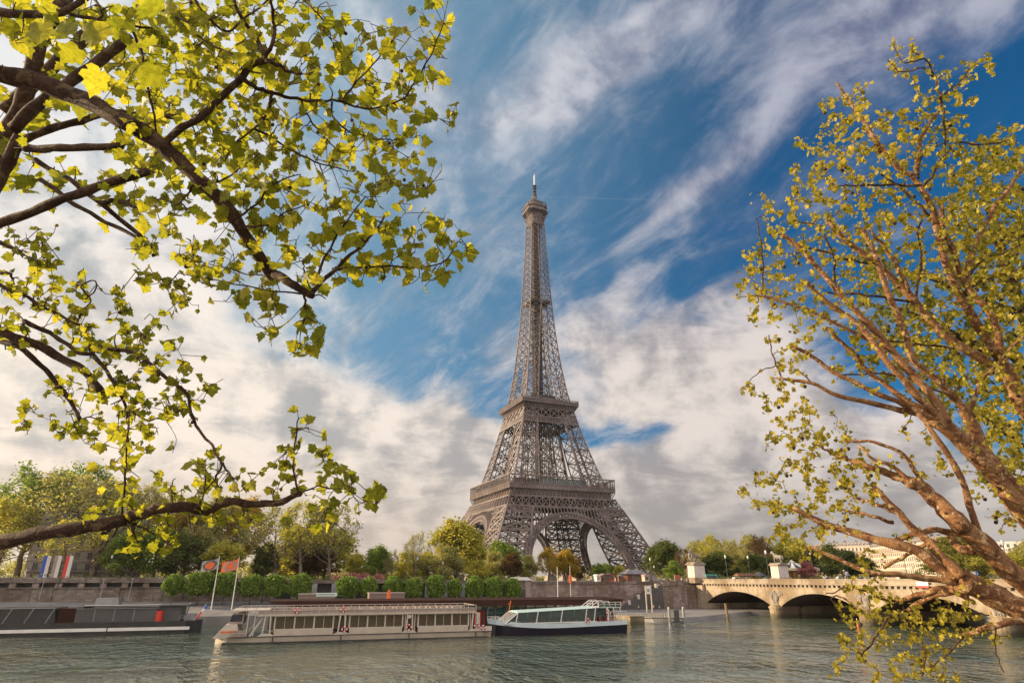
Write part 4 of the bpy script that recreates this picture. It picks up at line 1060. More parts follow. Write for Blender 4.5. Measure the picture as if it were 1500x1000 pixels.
mb.bar((4.5, yn + .66, 5.1), (lx(76), yn + .66, 5.15), .16)
mb.build('saloon_frame', 'steel', b1)
mb = MB()
for i in range(9): mb.box(7 + i * 3.2, 8.6 + i * 3.2, -1, 1, 2.4, 3.2)
mb.each('table', 'cream', b1)
mb = MB(); mb.box(lx(80), lx(108), yn + 1.4, -yn - 1.4, 2.4, 5.0); mb.build('open_bar', 'roofbr', b1)
mb = MB(); mb.box(lx(108), lx(228), yn + .5, -yn - .5, 2.4, 4.9); mb.build('dark_cabin', 'charc', b1)
mb = MB(); mb.box(lx(228), lx(262), yn + 1.2, -yn - 1.2, 2.4, 5.3); mb.build('aft_cabin', 'charc', b1)
mb = MB()
for px in (136, 165, 194): mb.box(lx(px) - .05, lx(px) + .05, yn + .45, yn + .499, 2.6, 4.8)
mb.box(lx(108), lx(232), yn + .2, yn + .49, 4.9, 5.0)
mb.build('panel_joints', 'steel', b1)
mb = MB(); mb.box(lx(118), lx(273), yn + .2, -yn - .2, 5.31, 5.5); mb.box(lx(108), lx(118), yn + .5, -yn - .5, 5.0, 5.3); mb.build('roof', 'charc', b1)
MB().box(lx(119), lx(232), yn + .15, yn + .45, 5.52, 5.62).build('roof_edge', 'white', b1)
mb = MB(); mb.ext([(lx(128), 5.5), (lx(131), 6.9), (lx(163), 6.9), (lx(166), 5.5)], 'y', -2.5, 0); mb.build('roof_screen', 'steel', b1)
mb = MB(); mb.lathe((lx(231), yn + 1.0, 2.41), [(.75, 0), (.75, 1.9), (.6, 2.0)], 12); mb.build('red_funnel_box', 'red', b1)
mb = MB(); rail(mb, lx(262), lx(286), yn + .5, 2.4, 1.0, 1.1, .08); mb.bar((lx(266), 0, 2.4), (lx(270), 0, 5.9), .25)
mb.cbox(lx(276), 0, 2.4, 1.6, 3, 1.2); mb.cbox(lx(270), -1.5, 2.4, .9, .9, .9)
mb.each('stern_gear', 'steel', b1)
f0 = lx(283)
mb = MB(); mb.bar((f0, yn + .9, 2.4), (f0 + 2.0, yn + .9, 5.6), .09); fs_ = mb.build('flag_staff', 'white', b1)
for j, c in enumerate(('blue', 'white', 'red')):
    MB().add([(f0 + 1.9 - j * .45, yn + .9, 5.4 - j * .6), (f0 + 2.4 - j * .45, yn + .75, 5.2 - j * .6), (f0 + 1.6 - j * .45, yn + .8, 3.9 - j * .6), (f0 + 1.1 - j * .45, yn + .9, 4.1 - j * .6)], [(0, 1, 2, 3)]).build('flag_stripe', c, fs_)

# ------------------------------------------------------------------ landing stage with the long dark canopy
YD = -273.0
dk = thing('landing_stage', (0, YD, 0), 'floating landing stage under a very long dark brown flat canopy behind the boats', 'pier')
xa, xb = wx(400, YD, 884), wx(914, YD, 884)
mb = MB(); mb.box(xa + 1, xb - .5, 0, 10, -.3, 1.3); mb.build('pontoon', 'charc', dk)
mb = MB(); mb.add([(xa - 1, 0, 6.3), (xa + 6, -1, 5.1), (xb - 2, -1, 5.1), (xb, 0, 6.0), (xb, 11, 6.5), (xa - 1, 11, 6.5), (xa - 1, 0, 6.45), (xb, 0, 6.15)],
                  [(0, 1, 2, 3), (0, 6, 7, 3), (6, 5, 4, 7), (1, 0, 5), (3, 2, 4), (2, 1, 5, 4)])
mb.build('canopy', 'roofbr', dk)
mb = MB()
for i in range(15):
    xx = xa + 4 + i * (xb - xa - 8) / 14
    for y in (1.5, 8.5): mb.bar((xx, y, 1.3), (xx, y, 5.3), .3)
mb.each('canopy_post', 'dsteel', dk)
mb = MB()
xg0, xg1 = wx(718, YD, 890), wx(905, YD, 890)
mb.box(xg0, xg1, 2.4, 7.5, 1.3, 4.7); mb.build('glazed_hall', 'glass_t', dk)
mb = MB(); mb.box(xg0 + .5, xg1 - .5, 3.2, 6.8, 1.31, 2.6); mb.build('counter', 'teal', dk)
mb = MB(); n = 16
for i in range(n + 1): xx = xg0 + (xg1 - xg0) * i / n; mb.bar((xx, 2.36, 1.3), (xx, 2.36, 4.7), .12)
mb.box(wx(808, YD, 890), wx(842, YD, 890), 2.2, 2.35, 2.4, 4.4)
mb.build('hall_frames', 'steel', dk)
mb = MB(); mb.box(xg0 - 12, xg0 - .2, 3, 6, 1.3, 4.2); mb.build('ticket_kiosk', 'red', dk)
mb = MB()
for px in (487, 503, 520, 545, 575): mb.box(wx(px, YD, 885), wx(px + 9, YD, 885), 3, 3.2, 3.4, 4.5)
mb.each('information_panel', 'white', dk)
# brown flat-roofed kiosks on the quay behind
for (pa, pb, t, lb) in ((437, 489, 6.75, 'brown flat roofed kiosk above the canopy with a pale teal corner'), (541, 593, 6.9, 'brown flat roofed kiosk beside the orange pillar')):
    y = -232; xa_, xb_ = wx(pa, y, 872), wx(pb, y, 872)
    k = thing('quay_kiosk', ((xa_ + xb_) / 2, y, 2.9), lb, 'kiosk'); hw_ = (xb_ - xa_) / 2
    MB().box(-hw_, hw_, 0, 5, 0, t - 2.9).build('body', 'boxbr', k)
    MB().box(-hw_ - .15, hw_ + .15, -.15, 5.15, t - 2.9, t - 2.7).build('roof', 'cream2', k)
    if pa < 500: MB().box(hw_ - 4.5, hw_ + .8, -.05, 5.1, t - 3.35, t - 2.6).build('corner_sign', 'teal', k)
mb = MB(); p = atY(567, 880, -262); mb.ext([(-.55, 1.5), (.55, 1.5), (.36, 8.0), (-.05, 8.3), (-.34, 7.9)], 'y', -.2, .2)
pl = mb.build('sign_pillar', 'orange'); pl.location = (p.x, -262.5, 0); pl.rotation_euler = (0, R(2), 0)
tag(pl, 'tall tapering bright orange sign pillar piercing the canopy line', 'pillar')

# flags with an orange oval in a grey ring
def flagpole(pxb, pyb, pxt, pyt, y, label, inv):
    b = atY(pxb, pyb, y); t_ = atY(pxt, pyt, y); h = t_.z - b.z
    o = thing('flagpole', b, label, 'flag', group='flags on the quay')
    MB().tube([(0, 0, 0), (0, 0, h)], [.14, .07], 8).build('pole', 'white', o)
    W_, H_ = 4.2, 2.5; nx, nz = 22, 14
    def fm(name, col, par, test, off):
        mb = MB()
        for i in range(nx):
            for j in range(nz):
                u, v = (i + .5) / nx, (j + .5) / nz
                if not test(u, v): continue
                q4 = []
                for a, c in ((i, j), (i + 1, j), (i + 1, j + 1), (i, j + 1)):
                    uu, vv = a / nx, c / nz
                    q4.append((-uu * W_ * .93, math.sin(uu * 7 + vv) * .28 * uu + off, h - .3 - H_ + vv * H_ - uu * 1.35 - math.sin(uu * 5) * .2))
                mb.add(q4, [(0, 1, 2, 3)])
        return mb.build(name, col, par)
    d = lambda u, v: math.hypot((u - .5) / .40, (v - .5) / .46)
    bgc, rg = ('steel', 'cream2') if not inv else ('orange', 'steel')
    cl = fm('flag', bgc, o, lambda u, v: d(u, v) >= 1.0, 0)
    fm('flag_ring', rg if inv else 'charc', cl, lambda u, v: .72 <= d(u, v) < 1.0, 0)
    fm('flag_oval', 'orange', cl, lambda u, v: d(u, v) < .72, 0)
flagpole(309, 893, 325, 814, -231, 'grey flag with an orange oval on a white pole, left of a pair', False)
flagpole(339, 893, 352, 815, -231, 'orange flag with a grey ring on a white pole, right of a pair', True)

# ------------------------------------------------------------------ street lamps, posts, signs
def lamp_proto(h, globe=.25, double=False):
    o = thing('street_lamp', (0, 0, 0), 'x', 'street lamp')
    MB().lathe((0, 0, 0), [(.28, 0), (.28, .5), (.14, .8), (.09, 1.2), (.07, h - .4), (.16, h - .3), (.05, h - .2)], 10).build('lamp_post', 'dsteel', o)
    if double:
        mb = MB(); mb.bar((-1.1, 0, h - .3), (1.1, 0, h - .3), .1)
        for s in (-1, 1): mb.cbox(s * 1.0, 0, h - .38, .9, .4, .18)
        mb.build('lamp_arm', 'steel', o)
    else:
        MB().lathe((0, 0, h - .22), [(.12, 0), (globe, .18), (globe * 1.1, .45), (globe * .8, .75), (.08, .9)], 12).build('lamp_globe', 'globe', o)
    return o
LA = lamp_proto(6.0); LB_ = lamp_proto(7.0, double=True)
lamps = [(1062, 848, 812, -200), (1095, 848, 813, -185), (1121, 848, 805, -190), (1202, 848, 812, -120), (1186, 848, 806, -120), (952, 848, 816, -196), (958, 848, 828, -160), (1322, 848, 812, -150), (1467, 846, 790, -250),
         (735, 878, 848, -214), (388, 875, 846, -214), (527, 868, 845, -214), (165, 838, 812, -190), (593, 865, 818, -180), (649, 848, 822, -190), (612, 848, 815, -190)]
usedA = usedB = False
desc = {0: 'round globe street lamp in front of the park trees, first right of the statue', 1: 'round globe street lamp in front of the brown park trees, second right of the statue', 2: 'round globe street lamp just left of the far bridge pedestal',
        3: 'globe street lamp right of the pink flowering tree, beyond the bridge', 4: 'globe street lamp in front of the pink flowering tree', 5: 'globe street lamp in front of the tower foot, left of the dark green tree',
        6: 'shorter globe street lamp right beside the dark green tree', 7: 'globe street lamp before the long cream building', 8: 'dark round lamp before the white modern building at right',
        9: 'grey twin armed lamp post between trimmed trees near the canopy right end', 10: 'grey twin armed lamp post between the fourth and fifth trimmed trees', 11: 'grey twin armed lamp post in front of the station openings',
        12: 'globe street lamp in front of the shaded stone building on the left', 13: 'tall globe street lamp at the edge of the bare tree beside the tower trees', 14: 'globe street lamp left of the tall yellow green tree', 15: 'globe street lamp under the bare round tree'}
for i, (px, pyb, pyt, y) in enumerate(lamps):
    dbl = i in (9, 10, 11); b = atY(px, pyb, y); z0 = 9.2 if not dbl else zq(0) + 4.4
    t_ = atY(px, pyt, y); h = max(4.5, t_.z - z0)
    src = LB_ if dbl else LA
    first = not (usedB if dbl else usedA)
    o = src if first else dup(src, (0, 0, 0))
    if dbl: usedB = True
    else: usedA = True
    o.location = (t_.x, y, z0); hh = 7.0 if dbl else 6.7
    o.scale = (max(1, h / hh * .9),) * 2 + (h / hh,); o['label'] = desc[i]; o['group'] = 'street lamps' if not dbl else 'quay lamp posts'
# slender white poles on the quay (left), leaning lamp arms
lp = [(180 / 3, 0)]
def pole(name, a, b, w_, m, label, cat, top=None):
    o = thing(name, a, label, cat); v = V(b) - V(a)
    MB().tube([(0, 0, 0), v], [w_, w_ * .7], 8).build('pole', m, o)
    if top: MB().cbox(v.x, v.y, v.z - .1, *top).build('head', m, o)
    return o
for (a, b, lb) in (((57, 878), (57 + 12, 842), 'slim pale pole against the left river wall, leftmost'), ((146, 878), (153, 849), 'slim pale pole against the left river wall, in the middle of a row'),
                   ((188, 878), (196, 848), 'slim pale pole against the left river wall, rightmost')):
    A = atY(*a, YQ - 2); B = atY(*b, YQ - 2); B.x = A.x + (B.x - A.x) * 0.1; pole('quay_pole', A, B, .13, 'steel', lb, 'pole', (.5, .5, .4))
for (px, pyb, pyt, m, lb) in ((938, 912, 832, 0, ''),):
    pass
A = atY(817.5, 882, -228); B = atY(818.5, 830, -228); pole('mast', (A.x, -228, 1.4), (A.x, -228, B.z), .14, 'white', 'thin white mast in front of the retaining wall, left of two', 'mast')
A = atY(836.5, 882, -228); B = atY(836.5, 828, -228); pole('mast', (A.x, -228, 1.4), (A.x, -228, B.z), .15, 'cream', 'thin cream and orange mast in front of the retaining wall, right of two', 'mast')
A = atY(836.5, 882, -228); kk = MB(); kk.cbox(0, 0, 9.4, .8, .3, 2.2); 
o = [c for c in COL.objects if c.name.startswith('mast')][-1]
kk.v = [(x, y, z - 1.4) for x, y, z in kk.v]; kk.build('orange_pennant', 'orange', o)
# three tall banners on the left
for px, c, lb, lc in ((65, 'blue', 'blue and white leaning banner, leftmost of three before the grey building', 'x'), (81, 'haussl', 'white and grey leaning banner, middle of three before the grey building', 'x'), (98, 'red', 'red and white leaning banner, rightmost of three before the grey building', 'x')):
    y = -196.0; a = atY(px - 7, 841, y); b = atY(px + 2, 813, y)
    o = thing('banner', (a.x, y, 10.0), lb, 'banner', group='banners on the left')
    Hh = b.z - 10.0
    MB().ext([(0, 0), (.85, 0), (.85, Hh), (0, Hh)], 'y', 0, .12).build('coloured_half', c, o)
    MB().ext([(.86, 0), (1.75, 0), (1.75, Hh * .98), (.86, Hh)], 'y', 0, .12).build('pale_half', 'modern', o)
    MB().cbox(.9, .06, -.8, 1.2, .5, .8).build('foot', 'dsteel', o)
# double-legged white sign frame near the stair
b = atY(952, 897, -232); o = thing('sign_frame', (b.x, -232, 1.05), 'tall pale two legged sign frame with a white panel by the stair', 'sign')
mb = MB(); hz_ = atY(952, 857, -232).z - 1.05
for s in (-.9, .9): mb.bar((s, 0, 0), (s, 0, hz_), .28)
mb.each('leg', 'cream', o); MB().box(-.8, .8, -.06, .06, hz_ - 2.4, hz_ - .1).build('panel', 'white', o)
MB().box(-.4, .4, -.1, -.062, hz_ - 1.8, hz_ - 1.0).build('panel_mark', 'steel', o)
# gangway with white dolphins, mooring posts, buoy
a = atZ(992, 912, 0); o = thing('mooring_dolphin', (a.x, a.y, -.5), 'pair of white mooring posts with a dark gate at the quay edge', 'mooring')
mb = MB()
for s in (-2.1, 2.1): mb.lathe((s, 0, 0), [(.32, 0), (.32, 4.0), (.2, 4.3)], 10)
mb.each('post', 'steel', o)
mb = MB(); mb.box(-2, 2, -.15, .15, .6, .9); mb.box(-2, 2, -.15, .15, 1.5, 1.7); mb.box(-.8, .6, -.3, .3, .9, 3.6); mb.build('gate', 'charc', o)
a2 = atZ(958, 905, 1); o = thing('gangway', (a.x - 1, a.y + 1.5, 1.2), 'pale latticed gangway leading from the white mooring posts', 'gangway')
for y in (0, 1.4):
    mb = MB(); rail(mb, -8.5, 0, y, 0, 1.0, .8, .1); mb.build('handrail', 'cream', o); MB().box(-8.5, 0, 0, 1.4, -.12, 0).build('walkway', 'cream2', o)
a = atZ(1067, 909, 0); o = thing('mooring_post', (a.x, a.y, -.5), 'slightly leaning single pale mooring post standing in the water', 'post')
MB().tube([(0, 0, 0), (-.35, 0, 4.9)], [.36, .3], 10).build('post', 'pier', o); MB().lathe((0, 0, .3), [(.5, 0), (.5, .3)], 10).build('collar', 'wood', o)
a = atZ(1257, 917, 0); o = thing('channel_buoy', (a.x, a.y, -.15), 'small orange red channel buoy floating before the second arch', 'buoy', scale=.5)
MB().lathe((0, 0, 0), [(.5, 0), (.55, .8), (.35, 1.2), (.28, 3.0), (.12, 3.3)], 12).build('float', 'orange', o); MB().lathe((0, 0, 3.3), [(.2, 0), (.2, .5)], 8).build('topmark', 'white', o)
for s, px in ((0, 1231),):
    a = atZ(px, 905, 0)
    o = thing('channel_mark', (a.x + 0, -283, -.3), 'white striped channel mark standing under the bridge', 'post')
    o.location = (4, -268, -.5); MB().box(-.9, .9, -.2, .2, 0, 2.6).build('lower_board', 'white', o); MB().box(-.7, .7, -.2, .2, 3.3, 5.2).build('upper_board', 'white', o); MB().box(-.12, .12, -.1, .1, 2.6, 3.3).build('stem', 'steel', o)
# small jetty block at the stern of the blue boat
o = thing('mooring_block', (wx(936, -262, 905), -258, -.5), 'low dark mooring block at the stern of the teal roofed boat', 'mooring'); MB().box(-2.5, 1.5, -4, 4, 0, 2.2).build('block', 'pier', o); MB().box(-2.7, 1.7, -4.2, 4.2, 2.2, 2.4).build('cap', 'parapet', o)

# ------------------------------------------------------------------ people (one skinned surface each)
def person(px, py, y, z, label, top, trousers, h=1.75, stride=.15, rz=0, arm=.1):
    p = atY(px, py, y); o = thing('person', (p.x, y, z), label, 'person', R(rz), group='people on the quay')
    s = h / 1.75
    v = [(0, 0, .92), (0, 0, 1.15), (0, 0, 1.38), (0, 0, 1.5), (0, .02, 1.64), (-.19, 0, 1.38), (-.25, -arm, 1.12), (-.25, -arm * 2.2, .9), (.19, 0, 1.38), (.25, arm, 1.12), (.25, arm * 2.2, .9),
         (-.1, 0, .85), (-.11, -stride, .48), (-.11, -stride * .9, .06), (.1, 0, .85), (.11, stride, .48), (.11, stride * 1.4, .06), (-.11, -stride * .9 - .16, .04), (.11, stride * 1.4 - .16, .04)]
    e = [(0, 1), (1, 2), (2, 3), (3, 4), (2, 5), (5, 6), (6, 7), (2, 8), (8, 9), (9, 10), (0, 11), (11, 12), (12, 13), (0, 14), (14, 15), (15, 16), (13, 17), (16, 18)]
    r_ = [.15, .14, .16, .06, .1, .08, .06, .045, .08, .06, .045, .1, .075, .05, .1, .075, .05, .04, .04]
    skin('body', [V(a) * s for a in v], e, [q_ * s for q_ in r_], 'skin', o, 1)
    def shell(name, idx, m, k):
        mp = {j: i for i, j in enumerate(idx)}
        skin(name, [V(v[j]) * s for j in idx], [(mp[a], mp[b]) for a, b in e if a in mp and b in mp], [r_[j] * s * k for j in idx], m, o, 1)
    shell('jacket', [1, 2, 5, 6, 8, 9], top, 1.22); shell('trousers', [0, 11, 12, 13, 14, 15, 16], trousers, 1.18)
    MB().lathe((0, .03 * s, 1.63 * s), [(.1, 0), (.115, .06), (.09, .12), (.03, .15)], 10).build('hair', 'charc', o, True)
person(966.5, 893, -226, 1.06, 'person in a bright blue jacket standing on the quay right of the sign frame', 'blue_bright' if 'blue_bright' in M else 'blue', 'charc')
person(936, 893, -224, 1.06, 'person in a white top and dark trousers walking left of the sign frame', 'white', 'charc', stride=.22, rz=60)
person(957.5, 891, -221, 1.06, 'person with a pale jacket standing right behind the sign frame', 'cream', 'charc', stride=.05, rz=120)
person(974, 853, YQ + 2.5, 9.22, 'person in pale blue at the parapet left of the brown board', 'teal', 'charc')
person(983, 853, YQ + 2.5, 9.22, 'person in pink at the parapet left of the brown board', 'red', 'charc', rz=40)
person(999, 853, YQ + 3.0, 9.22, 'person in white between the brown board and the near pedestal', 'white', 'charc', rz=80)
# ------------------------------------------------------------------ foliage helpers
def clump_mesh(name, m, centers, radii, n, size, rng, flat=0.0, jit=.5):
    """n small four-sided leaf sprays scattered in gaussian clumps"""
    centers = np.array(centers); radii = np.array(radii)
    k = rng.integers(0, len(centers), n)
    d = rng.normal(size=(n, 3)); r_ = np.abs(rng.normal(0.62, .33, n))
    d /= np.linalg.norm(d, axis=1)[:, None]; p = centers[k] + d * (radii[k] * r_)[:, None] * np.array([1, 1, 1 - flat])
    a = rng.normal(size=(n, 3)); a /= np.linalg.norm(a, axis=1)[:, None]
    b = np.cross(a, rng.normal(size=(n, 3))); b /= np.linalg.norm(b, axis=1)[:, None] + 1e-9
    s = size * rng.uniform(1 - jit, 1 + jit, n)[:, None]
    a *= s; b *= s * rng.uniform(.5, .9, n)[:, None]
    v = np.stack([p - a, p - b * .9 - a * .1, p + a, p + b + a * .2], 1).reshape(-1, 3)
    f = np.arange(n * 4).reshape(-1, 4)
    return fastmesh(name, v, f, m)
def fastmesh(name, v, f, m):
    me = bpy.data.meshes.new(name); n, k = f.shape
    me.vertices.add(len(v)); me.vertices.foreach_set('co', np.asarray(v, dtype=np.float32).ravel())
    me.loops.add(n * k); me.loops.foreach_set('vertex_index', f.ravel().astype(np.int32))
    me.polygons.add(n); me.polygons.foreach_set('loop_start', np.arange(0, n * k, k, dtype=np.int32)); me.polygons.foreach_set('loop_total', np.full(n, k, dtype=np.int32))
    me.update(calc_edges=True)
    if m: me.materials.append(M[m] if isinstance(m, str) else m)
    return me
M['lf_yg'] = leafmat('spring_yellow_green_leaves', [(0.174, 0.207, 0.038), (0.347, 0.347, 0.064), (0.501, 0.436, 0.087), (0.587, 0.457, 0.109)], .45)
M['lf_brown'] = leafmat('budding_brown_leaves', [(0.211, 0.192, 0.086), (0.339, 0.311, 0.134), (0.424, 0.388, 0.146), (0.318, 0.362, 0.123)], .45)
M['lf_green'] = leafmat('fresh_green_leaves', [(0.096, 0.149, 0.028), (0.157, 0.227, 0.043), (0.227, 0.297, 0.062), (0.315, 0.349, 0.087)], .45)
M['lf_dark'] = leafmat('dark_green_leaves', [(0.066, 0.090, 0.026), (0.103, 0.131, 0.035), (0.150, 0.168, 0.048)], .45)
M['lf_gold'] = leafmat('golden_leaves', [(0.242, 0.169, 0.024), (0.363, 0.254, 0.036), (0.460, 0.315, 0.048), (0.290, 0.242, 0.036)], .45)
M['lf_pink'] = leafmat('pink_blossom', [(0.275, 0.088, 0.099), (0.396, 0.143, 0.154), (0.495, 0.220, 0.209)], .3)
M['lf_red'] = leafmat('dark_red_brown_leaves', [(0.070, 0.043, 0.022), (0.118, 0.070, 0.031), (0.156, 0.094, 0.040)], .45)
M['lf_hedge'] = leafmat('trimmed_leaves', [(0.069, 0.125, 0.019), (0.125, 0.206, 0.031), (0.188, 0.275, 0.044), (0.237, 0.312, 0.062)], .25)
M['bark_far'] = mat('far_bark', (0.17, 0.13, 0.10), 0.9, (0.10, 0.08, 0.06), 0.6)
M['bark_dark'] = mat('far_dark_bark', (0.09, 0.07, 0.055), 0.9, (0.06, 0.05, 0.04), 0.6)

def tree_meshes(seed, H=20.0, Rr=7.0, bare=.25, n=7000, size=.34, clump=1.5, dense=1.0, multi=1, low=.3):
    """trunk and crown meshes of one tree; unit is metres, foot at the origin"""
    rg = random.Random(seed); nr = np.random.default_rng(seed)
    mb = MB(); cents = []; rads = []
    def env(z):                                  # crown radius at a height
        t = (z / H - bare) / (1 - bare)
        return Rr * max(.12, math.sin(math.pi * min(.96, max(.04, t * .80 + .14))) ** .5)
    def limb(p, d, length, r_, depth):
        pts = [p]; rr = [r_]; k = 5; q_ = V(p); dd = V(d)
        for i in range(k):
            dd = (dd + V((rg.uniform(-1, 1), rg.uniform(-1, 1), rg.uniform(-.4, .8))) * .17).normalized()
            q_ = q_ + dd * (length / k)
            e_ = env(q_.z); rad = math.hypot(q_.x, q_.y)
            if rad > e_: q_.x *= e_ / rad; q_.y *= e_ / rad
            pts.append(V(q_)); rr.append(max(.03, r_ * (1 - .75 * (i + 1) / k)))
        mb.tube(pts, rr, 5 if depth else 7, cap=False)
        if depth >= 1:
            for p_ in pts[2:]:
                cents.append(p_[:]); rads.append(clump * rg.uniform(.5, 1.15))
        if depth < 3:
            nb = [7, 4, 3][depth] if depth else 0
            for _ in range(nb):
                t = rg.uniform(.3, 1); i = min(k - 1, int(t * k)); b = pts[i].lerp(pts[i + 1], t * k - i)
                ax = V((rg.uniform(-1, 1), rg.uniform(-1, 1), rg.uniform(-.1, .9))).normalized()
                limb(b, (dd * .6 + ax * .8).normalized(), length * rg.uniform(.38, .6), max(.035, r_ * (1 - t * .7) * .5), depth + 1)
    for mtr in range(multi):
        lean = V((rg.uniform(-.09, .09), rg.uniform(-.09, .09), 1)) if multi == 1 else V((rg.uniform(-.3, .3), rg.uniform(-.3, .3), 1))
        tp = []; tr_ = []; p = V((0, 0, -.3)); nn = 9; top = H * .80
        r0 = H * .019
        for i in range(nn + 1):
            t = i / nn; tp.append(V(p)); tr_.append(max(.05, r0 * (1.25 - t * 1.1) if i else r0 * 1.7))
            lean = (lean + V((rg.uniform(-1, 1), rg.uniform(-1, 1), .5)) * .10).normalized(); p = p + lean * (top / nn)
        mb.tube(tp, tr_, 8, cap=False)
        nl = int(15 / multi) + 2
        for j in range(nl):
            t = bare + (1 - bare) * (j + rg.random()) / nl * .98; i = min(nn - 1, int(t * nn)); b = tp[i].lerp(tp[i + 1], t * nn - i)
            az = j * 2.4 + rg.uniform(-.5, .5); up = .35 + t * 1.0
            limb(b, V((math.cos(az), math.sin(az), up)).normalized(), env(b.z + H * .1) * rg.uniform(.8, 1.15) + H * .07, r0 * (1.1 - t) * .62, 1)
    mt = mb.mesh('trunk', None)
    mc = clump_mesh('crown', None, cents, rads, n, size, nr)
    return mt, mc
TV = {  # variants: (trunk mesh, crown mesh, nominal height)
    'plane_a': (*tree_meshes(1, 22, 7.5, .28, 7000, .25, 1.7), 22),
    'plane_b': (*tree_meshes(2, 22, 6.5, .30, 4000, .23, 1.5), 22),
    'plane_c': (*tree_meshes(3, 22, 8.0, .24, 9500, .27, 2.0), 22),
    'bare': (*tree_meshes(4, 16, 5.8, .25, 2600, .19, 1.3), 16),
    'full_a': (*tree_meshes(5, 14, 5.6, .14, 15000, .27, 1.9), 14),
    'full_b': (*tree_meshes(6, 14, 5.0, .12, 14000, .26, 1.7, multi=2), 14),
    'full_c': (*tree_meshes(7, 12, 5.6, .10, 15000, .24, 1.8, multi=2), 12),
    'small': (*tree_meshes(8, 8, 3.8, .2, 5200, .20, 1.0, multi=1), 8)}
_cache = {}
def far_tree(var, lf, px, pytop, y, label, name='park_tree', wf=1.0, bark='bark_far', z0=9.2, rz=None, cat='tree', group='park trees beyond the river'):
    mt, mc, H = TV[var]
    kt, kc = (var, bark), (var, lf)
    if kt not in _cache: c = mt.copy(); c.materials.append(M[bark]); _cache[kt] = c
    if kc not in _cache: c = mc.copy(); c.materials.append(M[lf]); _cache[kc] = c
    t_ = atY(px, pytop, y); h = t_.z - z0; s = h / (H * 1.03)
    o = thing(name, (t_.x, y, z0), label, cat, R(rz if rz is not None else (px * 37) % 360), group)
    o.scale = (s * wf * 1.4, s * wf * 1.4, s)
    link('trunk', _cache[kt], o); link('crown', _cache[kc], o)
    return o
def at_left(px): return 'x'
